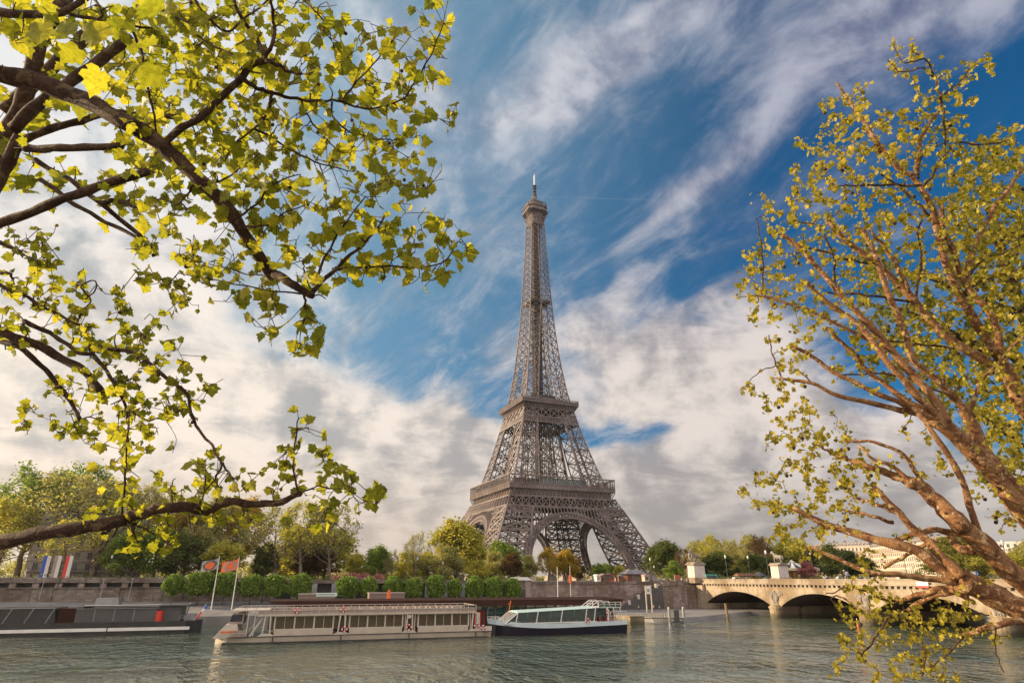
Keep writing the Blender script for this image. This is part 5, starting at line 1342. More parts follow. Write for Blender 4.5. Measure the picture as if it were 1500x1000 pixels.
# tall trees on the left, front to back; (variant, leaves, px, top py, y, width factor, what it looks like)
L1 = [
 ('plane_a', 'lf_yg', -25, 735, -150, 1.0, 'tall yellow green plane tree cut by the left edge of the picture'),
 ('plane_c', 'lf_yg', 22, 745, -168, .9, 'bushy yellow green tree left of the three banners'),
 ('plane_a', 'lf_green', 62, 705, -150, 1.05, 'tall dusky green plane tree, highest of the group at far left'),
 ('plane_b', 'lf_brown', 100, 700, -165, 1.1, 'thinly leafed plane tree rising just behind the red banner'),
 ('plane_a', 'lf_green', 128, 702, -140, 1.0, 'broad crowned hazy plane tree right of the red banner'),
 ('plane_b', 'lf_yg', 112, 765, -188, 1.2, 'small yellow green tree standing right before the red and white banner'),
 ('plane_b', 'lf_brown', 165, 712, -168, 1.1, 'thin plane tree in front of the shaded stone building'),
 ('plane_b', 'lf_brown', 205, 718, -155, 1.1, 'brownish open plane tree over the right end of the stone building'),
 ('full_a', 'lf_green', 206, 785, -180, 1.1, 'green tree low behind the hanging yellow leaves'),
 ('plane_a', 'lf_brown', 245, 738, -140, 1.0, 'brownish budding plane tree left of the grey flag'),
 ('plane_c', 'lf_gold', 285, 750, -150, .85, 'golden budding plane tree behind the grey flag'),
 ('full_a', 'lf_dark', 268, 790, -175, 1.2, 'low dark shrub like tree beneath the golden trees, left of the flags'),
 ('plane_c', 'lf_brown', 325, 742, -158, .8, 'golden brown plane tree above the two flags'),
 ('plane_c', 'lf_gold', 358, 742, -150, .8, 'golden plane tree right of the orange flag'),
 ('full_b', 'lf_yg', 335, 800, -178, 1.3, 'olive green tree low behind the flagpoles'),
 ('full_a', 'lf_dark', 388, 805, -172, .9, 'dark evergreen tree behind the fourth trimmed tree'),
 ('bare', 'lf_brown', 415, 752, -175, 1.0, 'nearly bare tree with a pale trunk, left of the tall pair'),
 ('plane_b', 'lf_yg', 452, 740, -182, .95, 'tall sparse plane tree with a forked pale trunk'),
 ('full_c', 'lf_yg', 432, 790, -130, 1.3, 'round yellow green tree low behind the forked plane tree'),
 ('plane_b', 'lf_brown', 492, 742, -180, .95, 'tall sparse plane tree, last of the high row on the left'),
 ('full_a', 'lf_yg', 482, 782, -130, 1.2, 'bright yellow green tree behind the last tall plane tree'),
 ('full_a', 'lf_red', 462, 805, -160, 1.6, 'low reddish brown thicket tree under the tall pair'),
 ('full_b', 'lf_yg', 528, 815, -160, 1.1, 'small yellow green tree left of the green lamp side tree'),
 ('full_a', 'lf_green', 553, 808, -175, 1.0, 'dark round green tree standing alone in the low gap'),
 ('bare', 'lf_brown', 575, 812, -180, .7, 'little bare tree in the low gap before the rounded bare tree'),
 ('full_c', 'lf_yg', 598, 818, -160, 1.2, 'low yellow tree beneath the rounded bare tree'),
 ('bare', 'lf_brown', 612, 790, -175, .85, 'rounded bare tree with fine twigs left of the tower trees'),
 ('full_b', 'lf_yg', 628, 815, -150, 1.2, 'low olive tree under the big yellow green crown'),
 ('full_a', 'lf_yg', 668, 776, -160, 1.10, 'big rounded yellow green tree hiding the left tower foot'),
 ('full_c', 'lf_brown', 655, 812, -180, 1.0, 'brownish bush tree in front of the big rounded tree'),
 ('full_a', 'lf_green', 735, 802, -150, 1.1, 'bright green round tree in front of the tower foot'),
 ('full_c', 'lf_yg', 700, 828, -185, 1.3, 'low spreading olive tree above the trimmed row'),
 ('full_c', 'lf_brown', 725, 818, -178, 1.0, 'brownish low tree left of the dark cone like one'),
 ('full_b', 'lf_red', 748, 814, -186, .85, 'dark egg shaped tree beside the tower foot'),
 ('full_c', 'lf_brown', 772, 822, -150, .9, 'reddish twiggy tree right of the dark egg shaped one'),
 ('plane_c', 'lf_gold', 802, 808, -170, .85, 'vivid golden tree under the tower arch, left of two'),
 ('full_a', 'lf_gold', 828, 812, -160, .9, 'vivid golden tree under the tower arch, right of two'),
 ('full_c', 'lf_red', 845, 826, -150, .8, 'dark russet bush at the inner tower foot'),
 ('full_b', 'lf_green', 874, 828, -60, 1.2, 'light green tree seen through the right tower arch, left one'),
 ('full_a', 'lf_green', 890, 829, -40, 1.2, 'light green tree seen through the right tower arch, middle one'),
 ('full_b', 'lf_yg', 908, 830, -70, 1.0, 'yellowish tree seen through the right tower arch, beside the kiosk'),
 ('full_a', 'lf_dark', 975, 801, -150, 1.15, 'rounded dark green tree right of the tower foot'),
 ('full_c', 'lf_green', 985, 828, -180, 1.0, 'small bright green tree before the rounded dark one'),
 ('plane_b', 'lf_red', 1000, 806, -175, .9, 'brown open tree with a bare trunk left of the near pedestal'),
 ('plane_c', 'lf_brown', 1020, 798, -130, .9, 'brownish tree behind the near horse statue'),
 ('plane_a', 'lf_yg', 1040, 792, -150, .95, 'yellow green tree just right of the near statue'),
 ('full_a', 'lf_dark', 1052, 815, -160, 1.4, 'dark green tree low behind the bridge, right of the near statue'),
 ('plane_a', 'lf_brown', 1068, 797, -120, 1.0, 'olive brown tree in the middle of the park row behind the bridge'),
 ('full_b', 'lf_gold', 1082, 806, -110, 1.0, 'small golden tree in the park row behind the bridge'),
 ('plane_c', 'lf_brown', 1098, 790, -140, .8, 'tall brown budding tree, left of a close pair behind the bridge'),
 ('plane_a', 'lf_red', 1112, 793, -150, .9, 'tall brown budding tree, right of a close pair behind the bridge'),
 ('full_a', 'lf_dark', 1105, 818, -150, 1.7, 'dark undergrowth tree beneath the tall brown pair'),
 ('full_a', 'lf_yg', 1160, 798, -95, 1.25, 'broad yellow green tree behind the carousel'),
 ('full_b', 'lf_dark', 1140, 815, -110, 1.1, 'dark green tree left of the carousel roof'),
 ('full_a', 'lf_dark', 1205, 806, -110, 1.35, 'dark green tree right of the pink one'),
 ('full_b', 'lf_dark', 1235, 810, -100, 1.4, 'dark green tree below the cream facade, left part'),
 ('full_a', 'lf_dark', 1265, 822, -110, 1.3, 'dark green tree below the cream facade, right part'),
 ('full_c', 'lf_pink', 1181, 829, -150, 1.0, 'pink flowering tree beside the carousel'),
 ('full_c', 'lf_yg', 1400, 800, -110, 1.7, 'domed olive tree framed by the big limbs, left dome'),
 ('full_c', 'lf_yg', 1435, 812, -130, 1.6, 'domed olive tree framed by the big limbs, right dome'),
 ('full_a', 'lf_yg', 1478, 815, -150, 1.5, 'olive tree at the right edge below the white building'),
 ('full_b', 'lf_green', 1345, 838, -150, 1.0, 'small tree before the grey wing of the long building'),
 ('full_a', 'lf_brown', 1520, 800, -150, 1.5, 'brownish tree cut by the right edge of the picture'),
]
for (v_, lf, px, pt, y, wf, lb) in L1:
    far_tree(v_, lf, px, pt, y, lb, wf=wf, bark='bark_far' if v_ in ('plane_a', 'plane_b', 'plane_c', 'bare') else 'bark_dark',
             name={'lf_pink': 'flowering_tree'}.get(lf, 'plane_tree' if 'plane' in v_ else 'park_tree'))
# low shrubs that fill the foot of the park: one mass
nr = np.random.default_rng(77)
cs_ = [(x, nr.uniform(-196, -184), 9.6) for x in np.linspace(wx(-60, -190), wx(760, -190), 150)] + [(x, nr.uniform(-186, -150), 9.7) for x in np.linspace(wx(1035, -170), wx(1500, -170), 90)]
rs_ = list(nr.uniform(1.4, 2.6, len(cs_)))
me = clump_mesh('undergrowth', 'lf_dark', cs_, rs_, 26000, .30, nr)
tag(link('undergrowth', me), 'dark low undergrowth along the foot of the park trees', 'shrubs', kind='stuff')
# a far wood behind the park, read as one mass
cs_ = [(x, 60 + nr.uniform(-30, 30), 9 + nr.uniform(2, 9)) for x in np.linspace(-420, -75, 150)] + [(x, 130 + nr.uniform(-20, 20), 8 + nr.uniform(0, 3)) for x in np.linspace(-75, 85, 80)] + [(x, 120 + nr.uniform(-30, 30), 9 + nr.uniform(1, 8)) for x in np.linspace(85, 620, 200)]
me = clump_mesh('far_wood', 'lf_brown', cs_, list(nr.uniform(3, 6, len(cs_))), 60000, .8, nr)
tag(link('far_wood', me), 'hazy far wood behind the park trees', 'wood', kind='stuff')

# ------------------------------------------------------------------ trimmed trees on the quay
def topiary_mesh(seed, W_, D_, H_, pw):
    r2 = np.random.default_rng(seed); n = 6500
    u = r2.normal(size=(n, 3)); u /= np.linalg.norm(u, axis=1)[:, None]
    k = (np.abs(u) ** pw).sum(1) ** (-1 / pw); p = u * k[:, None] * r2.choice([1, 1, .96, .9, .8], n)[:, None]
    ph = r2.uniform(0, 6.28, 6)
    lump = 1 + .11 * np.sin(p[:, 0] * 5 + ph[0]) * np.sin(p[:, 2] * 4 + ph[1]) + .09 * np.sin(p[:, 1] * 7 + ph[2] + p[:, 0] * 9) + r2.normal(0, .07, n)
    p = p * lump[:, None] * np.array([W_ / 2, D_ / 2, H_ / 2])
    a = r2.normal(size=(n, 3)); a /= np.linalg.norm(a, axis=1)[:, None]; b = np.cross(a, r2.normal(size=(n, 3))); b /= np.linalg.norm(b, axis=1)[:, None]
    s = .27 * r2.uniform(.6, 1.5, n)[:, None]; a *= s; b *= s * .7
    v = np.stack([p - a, p - b, p + a, p + b], 1).reshape(-1, 3); v[:, 2] += H_ / 2
    return fastmesh('clipped_crown', v, np.arange(n * 4).reshape(-1, 4), 'lf_hedge')
TP = [topiary_mesh(i, 5.6, 4.6, 5.2, p_) for i, p_ in enumerate((2.4, 3.4, 2.8, 2.2))]
tmb = MB(); tmb.tube([(0, 0, -3.2), (.05, 0, -1), (0, .05, 1.2)], [.2, .15, .14], 7)
for a in range(5): tmb.tube([(0, 0, -.4), (math.cos(a * 1.26) * .9, math.sin(a * 1.26) * .9, 1.1)], [.09, .05], 5)
tmesh = tmb.mesh('stem', 'bark_dark')
tops = [(258, 26, 841, 868), (296, 34, 839, 868), (332, 32, 841, 868), (371, 29, 843, 870), (405, 29, 844, 870), (441, 30, 844, 870), (511, 31, 845, 871), (541, 26, 847, 872), (577, 28, 847, 871), (607, 25, 848, 872), (639, 27, 845, 873), (666, 22, 847, 872), (696, 27, 845, 873), (724, 24, 848, 873), (751, 23, 847, 875)]
for i, (px, wpx, yt, yb) in enumerate(tops):
    y = YQ - 8; t_ = atY(px, yt, y); b_ = atY(px, yb + 1, y)
    lb = f'clipped round green tree by the river wall, {ORD[i]} of fifteen from the left'
    if i == 0: lb = 'smallest low clipped green tree, leftmost of the trimmed row'
    if i == 14: lb = 'clipped green tree at the right end of the trimmed row, beside the white roofed gatehouse'
    if i in (4, 5): lb = ['squared clipped green tree two places left of the station openings', 'squared clipped green tree just left of the station openings'][i - 4]
    if i == 6: lb = 'wide clipped green tree just right of the station openings, below pink blossom'
    o = thing('trimmed_tree', (t_.x, y, b_.z), lb, 'tree', R(i * 71), 'trimmed trees along the quay')
    w0 = wpx * (t_ - CAM).length / FPX * .83
    link('crown', TP[i % 4] if i not in (3, 4, 5) else TP[1], o); link('stem', tmesh, o)
    o.rotation_euler = (0, 0, R((i * 7) % 20 - 10 + (180 if i % 2 else 0)))
    o.scale = (w0 / 5.6, w0 / 5.6, (t_.z - b_.z) / 5.2 * (1 + ((i * 37) % 11 - 5) * .012))
# blossom bushes over the station front
for j, (a, b, lb) in enumerate(((488, 524, 'pale pink blossoming bush above the station openings, left one'), (522, 556, 'pale pink blossoming bush above the trimmed trees, right one'))):
    cs_ = [(wx(a + (b - a) * k / 7, -205) , -205 + nr.uniform(-1, 1), 10.6 + nr.uniform(-.3, .9)) for k in range(8)]
    me = clump_mesh('blossom', 'lf_pink', [(x - cs_[0][0], y + 205, z - 9.2) for x, y, z in cs_], [1.3] * 8, 1500, .16, nr)
    o = thing('blossom_bush', (cs_[0][0], -205, 9.2), lb, 'bush'); link('blossom', me, o)
    mb = MB()
    for k in range(5): mb.tube([(k * 1.2, 0, 0), (k * 1.2 + .3, 0, 1.5)], [.08, .04], 5)
    mb.each('stem', 'bark_dark', o)

# ------------------------------------------------------------------ buildings
def facade_building(name, label, p0, p1, depth, z0, h, floors, bay, m, roofm='greyroof', roofh=5.0, dorm=True, balc=True, bays=True):
    """building whose front runs p0 -> p1 (plan), receding to the left of that direction"""
    p0 = V((*p0, 0)); p1 = V((*p1, 0)); L = (p1 - p0).length; ang = math.atan2(p1.y - p0.y, p1.x - p0.x)
    o = thing(name, (p0.x, p0.y, z0), label, 'building', ang)
    MB().box(0, L, 0, depth, 0, h).build('wall', m, o)
    n = max(2, int(L / bay)); fh = h / floors
    wn = MB(); fr = MB(); bl = MB(); near = h > 0 and abs(p0.y) < 400
    for i in range(n):
        xc = (i + .5) * L / n
        for f in range(floors):
            z = f * fh + fh * .22; hh = fh * .58; ww = bay * .2
            wn.box(xc - ww, xc + ww, -.02, .12, z, z + hh)
            fr.box(xc - ww - .18, xc - ww, -.16, .05, z, z + hh + .2); fr.box(xc + ww, xc + ww + .18, -.16, .05, z, z + hh + .2); fr.box(xc - ww, xc + ww, -.16, .05, z + hh, z + hh + .2)
            fr.box(xc - ww, xc + ww, -.2, .05, z - .14, z)
            fr.box(xc - .04, xc + .04, -.06, -.021, z, z + hh)
    def side(y0, y1, x, sgn):
        m_ = max(1, int((y1 - y0) / bay))
        for i in range(m_):
            yc = y0 + (i + .5) * (y1 - y0) / m_
            for f in range(floors):
                z = f * fh + fh * .22; a, b = sorted((x - sgn * .1, x + sgn * .02)); wn.box(a, b, yc - bay * .2, yc + bay * .2, z, z + fh * .58)
    side(0, depth, 0, -1); side(0, depth, L, 1)
    ws_ = wn.each('window', 'window', o)
    if abs(p0.y) < 400:
        for i, wq in enumerate(ws_[:n * floors]):
            q = MB(); a, b = fr.p[i * 5], (fr.p + [(len(fr.v), len(fr.f))])[i * 5 + 5]
            q.v = [tuple(V(u_) - wq.location) for u_ in fr.v[a[0]:b[0]]]; q.f = [tuple(k - a[0] for k in f_) for f_ in fr.f[a[1]:b[1]]]; q.build('window_frame', m, wq)
            if wq.get('kind'): break
    mb = MB()
    for f in range(1, floors + 1): mb.box(-.25, L + .25, -.32, depth + .2, f * fh - .18, f * fh + (.1 if f < floors else .5))
    mb.build('cornices', m, o)
    if balc:
        for f in (1, floors - 1): 
            bl.box(0, L, -.75, -.33, f * fh - .1, f * fh + .02)
            k = int(L / .9)
            for i in range(k + 1): bl.box(i * L / k - .03, i * L / k + .03, -.72, -.68, f * fh, f * fh + .95)
            bl.box(0, L, -.74, -.66, f * fh + .95, f * fh + 1.05)
        bl.build('balconies', 'dsteel', o)
    r_ = MB(); r_.add([(-.1, -.1, h + .5), (L + .1, -.1, h + .5), (L + .1, depth, h + .5), (-.1, depth, h + .5), (1.2, 1.8, h + .5 + roofh), (L - 1.2, 1.8, h + .5 + roofh), (L - 1.2, depth - 1.8, h + .5 + roofh), (1.2, depth - 1.8, h + .5 + roofh)],
                      [(0, 1, 5, 4), (1, 2, 6, 5), (2, 3, 7, 6), (3, 0, 4, 7), (4, 5, 6, 7)])
    rf = r_.build('roof', roofm, o)
    ch = MB(); dm = MB(); dw = MB(); rg = random.Random(int(L * 10))
    if roofh > 1:
        for i in range(n):
            xc = (i + .5) * L / n
            if dorm:
                dm.box(xc - .8, xc + .8, .1, 2.2, h + .5, h + 3.1); dw.box(xc - .5, xc + .5, .06, .099, h + 1.1, h + 2.7)
            if i % 3 == 1: ch.box(xc + .9, xc + 1.9, depth * .3, depth * .3 + 2.6, h + roofh - 1.0, h + roofh + rg.uniform(1.6, 2.8))
        if dorm: dm.each('dormer', m, rf); dw.each('dormer_window', 'window', rf)
        ch.each('chimney', 'boxbr', rf)
    return o
def XY(px, y): return (wx(px, y, 840), y)
# shaded stone building behind the left trees
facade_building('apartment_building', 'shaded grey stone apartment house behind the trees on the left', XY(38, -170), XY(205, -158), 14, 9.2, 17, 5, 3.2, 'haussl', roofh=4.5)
# long cream building on the right, bending away
yb1 = 60.0
def hz_at(px, py, y): return atY(px, py, y).z - 9.2
p1_ = XY(1200, 110); p2_ = XY(1282, 60); p3_ = XY(1400, -60)
facade_building('apartment_building', 'long sunlit cream apartment building with mansard roof beyond the bridge, left wing', p1_, p2_, 14, 9.2, hz_at(1240, 801, 85), 6, 3.4, 'hauss', roofh=3.8)
facade_building('apartment_building', 'long apartment building with rounded bays, right wing receding to the right', (p2_[0] + .3, p2_[1]), p3_, 14, 9.2, hz_at(1345, 797, -10) , 6, 3.4, 'hauss', roofh=3.8)
# round bays of the right wing
facade_building('apartment_building', 'white modern slab building at the right edge behind the limbs', XY(1452, -40), XY(1560, -80), 16, 9.2, hz_at(1480, 794, -60), 7, 4.2, 'modern', roofm='modern', roofh=.6, dorm=False, balc=False)
facade_building('apartment_building', 'low pale building between the big limbs, above the domed trees', XY(1375, 60), XY(1450, 40), 14, 9.2, hz_at(1400, 797, 40), 6, 3.6, 'hauss', roofh=2.5)
facade_building('apartment_building', 'grey roofed building peeping over the brown tree pair', XY(1108, 200), XY(1140, 190), 14, 9.2, hz_at(1120, 801, 200), 7, 3.6, 'hauss', roofh=3.5)
# distant blocks seen through the right arch of the tower
xs_ = [850, 862, 872, 884, 894, 906, 920, 560, 575, 590, 700, 712]
nm = ['left', 'second', 'third', 'middle', 'fifth', 'sixth', 'right']
for j in range(7):
    a, b = 848 + j * 10.6, 848 + (j + 1) * 10.6 - .6; y = 640 + (j % 3) * 30
    facade_building('apartment_building', f'distant cream apartment block seen under the tower arch, {nm[j] if j in (0, 3, 6) else nm[j] + " from the left"}', XY(a, y), XY(b, y + 6), 16, 9.2, hz_at(a, 829 + (j % 3) * 1.5, y) - 4, 6, 4.2, 'hauss', roofh=5, balc=False)
facade_building('apartment_building', 'pinkish far building low between the trees left of the tower', XY(556, 200), XY(590, 205), 14, 9.2, hz_at(570, 832, 200), 4, 4.2, 'boxbr', roofh=3, balc=False)
# twin lattice masts seen under the left arch
for (px, pt, y, w_, lb) in ((770, 772, 420, 2.6, 'pale lattice mast seen through the left tower arch, left of a close pair'), (778.5, 780, 420, 2.6, 'pale lattice mast seen through the left tower arch, right of a close pair'), (803, 790, 420, 2.2, 'fainter pale lattice mast under the arch, apart from the pair')):
    t_ = atY(px, pt, y); mb = MB(); h = t_.z - 9.2; n = int(h / 3.2)
    for a, b in ((-1, -1), (1, -1), (1, 1), (-1, 1)): mb.bar((a * w_ / 2, b * w_ / 2, 0), (a * w_ / 2, b * w_ / 2, h), .42)
    for i in range(n):
        z = h * i / n; z2 = h * (i + 1) / n
        for s in (-1, 1): mb.bar((-w_ / 2, s * w_ / 2, z), (w_ / 2, s * w_ / 2, z2), .3); mb.bar((s * w_ / 2, -w_ / 2, z), (s * w_ / 2, w_ / 2, z2), .3); mb.bar((-w_ / 2, s * w_ / 2, z2), (w_ / 2, s * w_ / 2, z2), .3)
    o = thing('lattice_mast', (t_.x, y, 9.2), lb, 'mast', group='lattice masts under the arch'); mb.build('mast_frame', 'cream', o); MB().cbox(0, 0, 0, 6, 6, 2).build('base', 'masonry', o)

# ------------------------------------------------------------------ carousel
y = -135.0; c = atY(1163, 845, y); Rc = 31 * (V(c) - CAM).length / FPX
o = thing('carousel', (c.x, y, 9.2), 'carousel with a striped white and green conical roof and golden columns', 'carousel')
zt = atY(1163, 822, y).z - 9.2; ze = atY(1163, 832, y).z - 9.2; zl = atY(1163, 835, y).z - 9.2
n = 32
for par, col, nmx in ((0, 'white', 'white_roof_panels'), (1, 'dsteel', 'green_roof_panels')):
    mb = MB()
    for i in range(par, n, 2):
        a, b = 2 * math.pi * i / n, 2 * math.pi * (i + 1) / n
        mb.add([(math.cos(a) * 1, math.sin(a) * 1, zt - .3), (math.cos(b) * 1, math.sin(b) * 1, zt - .3), (math.cos(b) * Rc, math.sin(b) * Rc, ze), (math.cos(a) * Rc, math.sin(a) * Rc, ze)], [(0, 1, 2, 3)])
    mb.build(nmx, col, o)
MB().lathe((0, 0, 0), [(Rc, zl - .2), (Rc + .1, ze + .02), (Rc - .6, ze + .02), (Rc - .6, zl - .2)], 32).build('scalloped_rim', 'cream', o)
MB().lathe((0, 0, 0), [(1.1, zt - .4), (1.1, zt + .2), (.5, zt + .5), (.1, zt + .8)], 12).build('finial', 'white', o)
mb = MB()
for i in range(14): a = 2 * math.pi * i / 14; mb.tube([(math.cos(a) * (Rc - .5), math.sin(a) * (Rc - .5), 0), (math.cos(a) * (Rc - .5), math.sin(a) * (Rc - .5), zl)], .12, 6)
mb.each('column', 'gold', o); MB().lathe((0, 0, 0), [(2.2, 0), (2.2, zl)], 12).build('centre_drum', 'gold', o)
MB().lathe((0, 0, 0), [(Rc, .02), (Rc, .5)], 32).build('platform', 'wood', o)
mb = MB()
for i in range(12): a = 2 * math.pi * i / 12 + .2; mb.cbox(math.cos(a) * (Rc - 1.6), math.sin(a) * (Rc - 1.6), 1.2, .5, 1.4, .9, .6); mb.bar((math.cos(a) * (Rc - 1.6), math.sin(a) * (Rc - 1.6), .5), (math.cos(a) * (Rc - 1.6), math.sin(a) * (Rc - 1.6), zl), .06)
mb.each('wooden_horse', 'cream', o, per=2)

# ------------------------------------------------------------------ kiosks, board, signs, vehicles
y = YQ + 14; c = atY(932, 852, y); o = thing('souvenir_kiosk', (c.x, y, 9.2), 'wide brown wooden kiosk with a grey hipped roof behind the retaining wall', 'kiosk')
MB().box(-3.5, 3.5, 0, 5, 0, 3.0).build('walls', 'wood', o)
MB().add([(-4.8, -1.2, 3.0), (4.8, -1.2, 3.0), (4.8, 6.2, 3.0), (-4.8, 6.2, 3.0), (-1.6, 1.8, 4.6), (1.6, 1.8, 4.6), (1.6, 3.2, 4.6), (-1.6, 3.2, 4.6)], [(0, 3, 2, 1), (0, 1, 5, 4), (1, 2, 6, 5), (2, 3, 7, 6), (3, 0, 4, 7), (4, 5, 6, 7)]).build('roof', 'greyroof', o)
MB().box(-1.6, 1.9, -.04, -.001, .1, 2.7).build('shutters', 'boxbr', o)
def stall(px, w_, h, m, m2, lb, yy=YQ + 8, nm='market_stall', cat='stall'):
    c = atY(px, 852, yy); o = thing(nm, (c.x, yy, 9.2), lb, cat)
    MB().box(-w_ / 2, w_ / 2, 0, 2.2, 0, h).build('body', m, o)
    MB().ext([(-w_ / 2 - .3, h), (w_ / 2 + .3, h), (w_ / 2 - .2, h + .45), (-w_ / 2 + .2, h + .45)], 'y', -.4, 2.5).build('roof', m2, o)
    MB().box(-w_ / 2 + .3, w_ / 2 - .3, -.05, -.001, 1.0, h - .4).build('serving_hatch', 'charc' if m != 'white' else 'cream2', o)
stall(877, 1.5, 2.4, 'white', 'white', 'small white box stall on the wall top, left of the reddish brown one')
stall(889, 2.6, 2.7, 'wood', 'boxbr', 'reddish brown fronted stall on the wall top')
stall(897, 1.8, 2.9, 'red', 'dsteel', 'dark red stall right beside the reddish brown one')
stall(911, 1.0, 2.2, 'wood', 'greyroof', 'narrow brown stall between the dark red stall and the kiosk')
stall(948, 1.8, 2.4, 'cream', 'cream2', 'cream stall just right of the brown kiosk')
c = atY(993, 856, YQ + 1.5); o = thing('information_board', (c.x, YQ + 1.5, 9.0), 'upright brown information board left of the near pedestal', 'sign')
MB().box(-1.1, 1.1, -.3, .3, 0, atY(993, 841.5, YQ + 1.5).z - 9.0).build('panel', 'boxbr', o); MB().box(-.45, .45, -.34, -.301, 1.6, 2.9).build('emblem_mark', 'red', o)
c = atY(765, 851, YQ); o = thing('gatehouse', (c.x, YQ, 1.5), 'narrow stone gatehouse with a dark doorway at the end of the trimmed row', 'gatehouse')
MB().box(-3, 3.0, -.5, 4, 0, 8.6).build('walls', 'quay_r', o); MB().box(-1.6, .9, -.54, -.501, 1.0, 6.0).build('doorway', 'black', o); MB().ext([(-3.4, 8.6), (3.2, 8.6), (1.6, 9.6), (-2.4, 9.6)], 'y', -.9, 4.4).build('white_roof', 'white', o)
def P3(px, py, y): return atY(px, py, y)
def vehicle(kind, px, y, z, label, m, L_=4.3, H_=1.5, rz=0, W2=1.8, group='vehicles by the river'):
    c = atY(px, 850, y); o = thing(kind, (c.x, y, z), label, {'parked_car': 'car', 'white_van': 'van'}.get(kind, 'coach' if kind == 'coach' else 'car'), R(rz), group)
    if kind == 'coach':
        MB().ext([(-L_ / 2, .35), (L_ / 2, .35), (L_ / 2, H_ - .25), (L_ / 2 - .25, H_), (-L_ / 2 + .2, H_), (-L_ / 2, H_ - .2)], 'y', -W2 / 2, W2 / 2).build('body', m, o)
        MB().box(-L_ / 2 + .4, L_ / 2 - .5, -W2 / 2 - .02, W2 / 2 + .02, H_ * .48, H_ * .85).build('windows', 'window', o)
    else:
        h1 = H_ * .56
        MB().ext([(-L_ / 2, .3), (L_ / 2, .3), (L_ / 2, h1 * .85), (L_ * .30, h1), (-L_ * .42, h1 * 1.02), (-L_ / 2, h1 * .9)], 'y', -W2 / 2, W2 / 2).build('body', m, o)
        cb = MB().ext([(L_ * .27, h1), (L_ * .12, H_), (-L_ * .28, H_), (-L_ * .42, h1)], 'y', -W2 / 2 + .12, W2 / 2 - .12).build('cabin', m, o)
        MB().ext([(L_ * .235, h1 + .06), (L_ * .11, H_ - .1), (-L_ * .26, H_ - .1), (-L_ * .38, h1 + .06)], 'y', -W2 / 2 + .10, W2 / 2 - .10).build('windows', 'window', cb)
    for sx in (-.3, .3):
        for sy in (-1, 1):
            mb = MB(); r_ = .33 if kind != 'coach' else .5
            mb.tube([(sx * L_, sy * (W2 / 2 - .2), r_), (sx * L_, sy * (W2 / 2 + .02), r_)], r_, 14); wq = mb.build('wheel', 'black', o)
            MB().tube([(sx * L_, sy * (W2 / 2 + .021), r_), (sx * L_, sy * (W2 / 2 + .04), r_)], r_ * .55, 10).build('rim', 'steel', wq)
    return o
vehicle('coach', 1330, -150, 9.22, 'long white coach roof showing above the bridge parapet by the thick limbs', 'white', 12, 3.2, 0, 2.5)
vehicle('coach', 1040, -195, 9.22, 'teal green coach just right of the near pedestal', 'glass_teal' if 'glass_teal' in M else 'teal', 6, 3.0, 10, 2.4)
for px, yy, m, lb, hh in ((1079, -180, 'white', 'white car left of the brown market roof beyond the bridge', 2.0), (1125, -186, 'steel', 'grey car just left of the far pedestal', 1.9), (1213, -170, 'white', 'white van beyond the bridge right of the pink tree', 2.2), (1230, -172, 'teal', 'teal car beyond the bridge right of the pink tree', 2.2),
                          (1262, -178, 'blue', 'blue car beyond the parapet below the cream building', 1.9), (1152, -180, 'white', 'white car under the carousel', 1.9), (1270, -170, 'white', 'white car beyond the parapet beside the blue one', 1.8)):
    vehicle('parked_car', px, yy, 9.22, lb, m, 4.4, hh, (px * 13) % 40 - 20)
o = thing('market_hut', (atY(1092, 850, -175).x, -175, 9.2), 'brown roofed open market hut behind the bridge parapet', 'hut')
MB().add([(-4.6, -2, 2.6), (4.6, -2, 2.6), (4.6, 2, 2.6), (-4.6, 2, 2.6), (-4.0, -.2, 3.6), (4.0, -.2, 3.6), (4, .2, 3.6), (-4, .2, 3.6)], [(0, 3, 2, 1), (0, 1, 5, 4), (1, 2, 6, 5), (2, 3, 7, 6), (3, 0, 4, 7), (4, 5, 6, 7)]).build('roof', 'wood', o)
mb = MB(); [mb.box(x - .1, x + .1, s * 1.8 - .1, s * 1.8 + .1, 0, 2.6) for x in (-4, 0, 4) for s in (-1, 1)]; mb.each('post', 'wood', o); MB().box(-3.8, 3.8, -.8, .8, 0, 1.1).build('counter', 'orange', o)
o = thing('pointed_tent', (atY(1113, 850, -175).x, -175, 9.2), 'dark pointed tent roof left of the far pedestal', 'tent')
MB().lathe((0, 0, 0), [(3.2, 2.4), (3.2, 2.7), (.1, 4.4)], 12).build('roof', 'charc', o); mb = MB(); [mb.tube([(math.cos(a) * 3, math.sin(a) * 3, 0), (math.cos(a) * 3, math.sin(a) * 3, 2.4)], .07, 6) for a in range(6)]; mb.each('pole', 'steel', o)
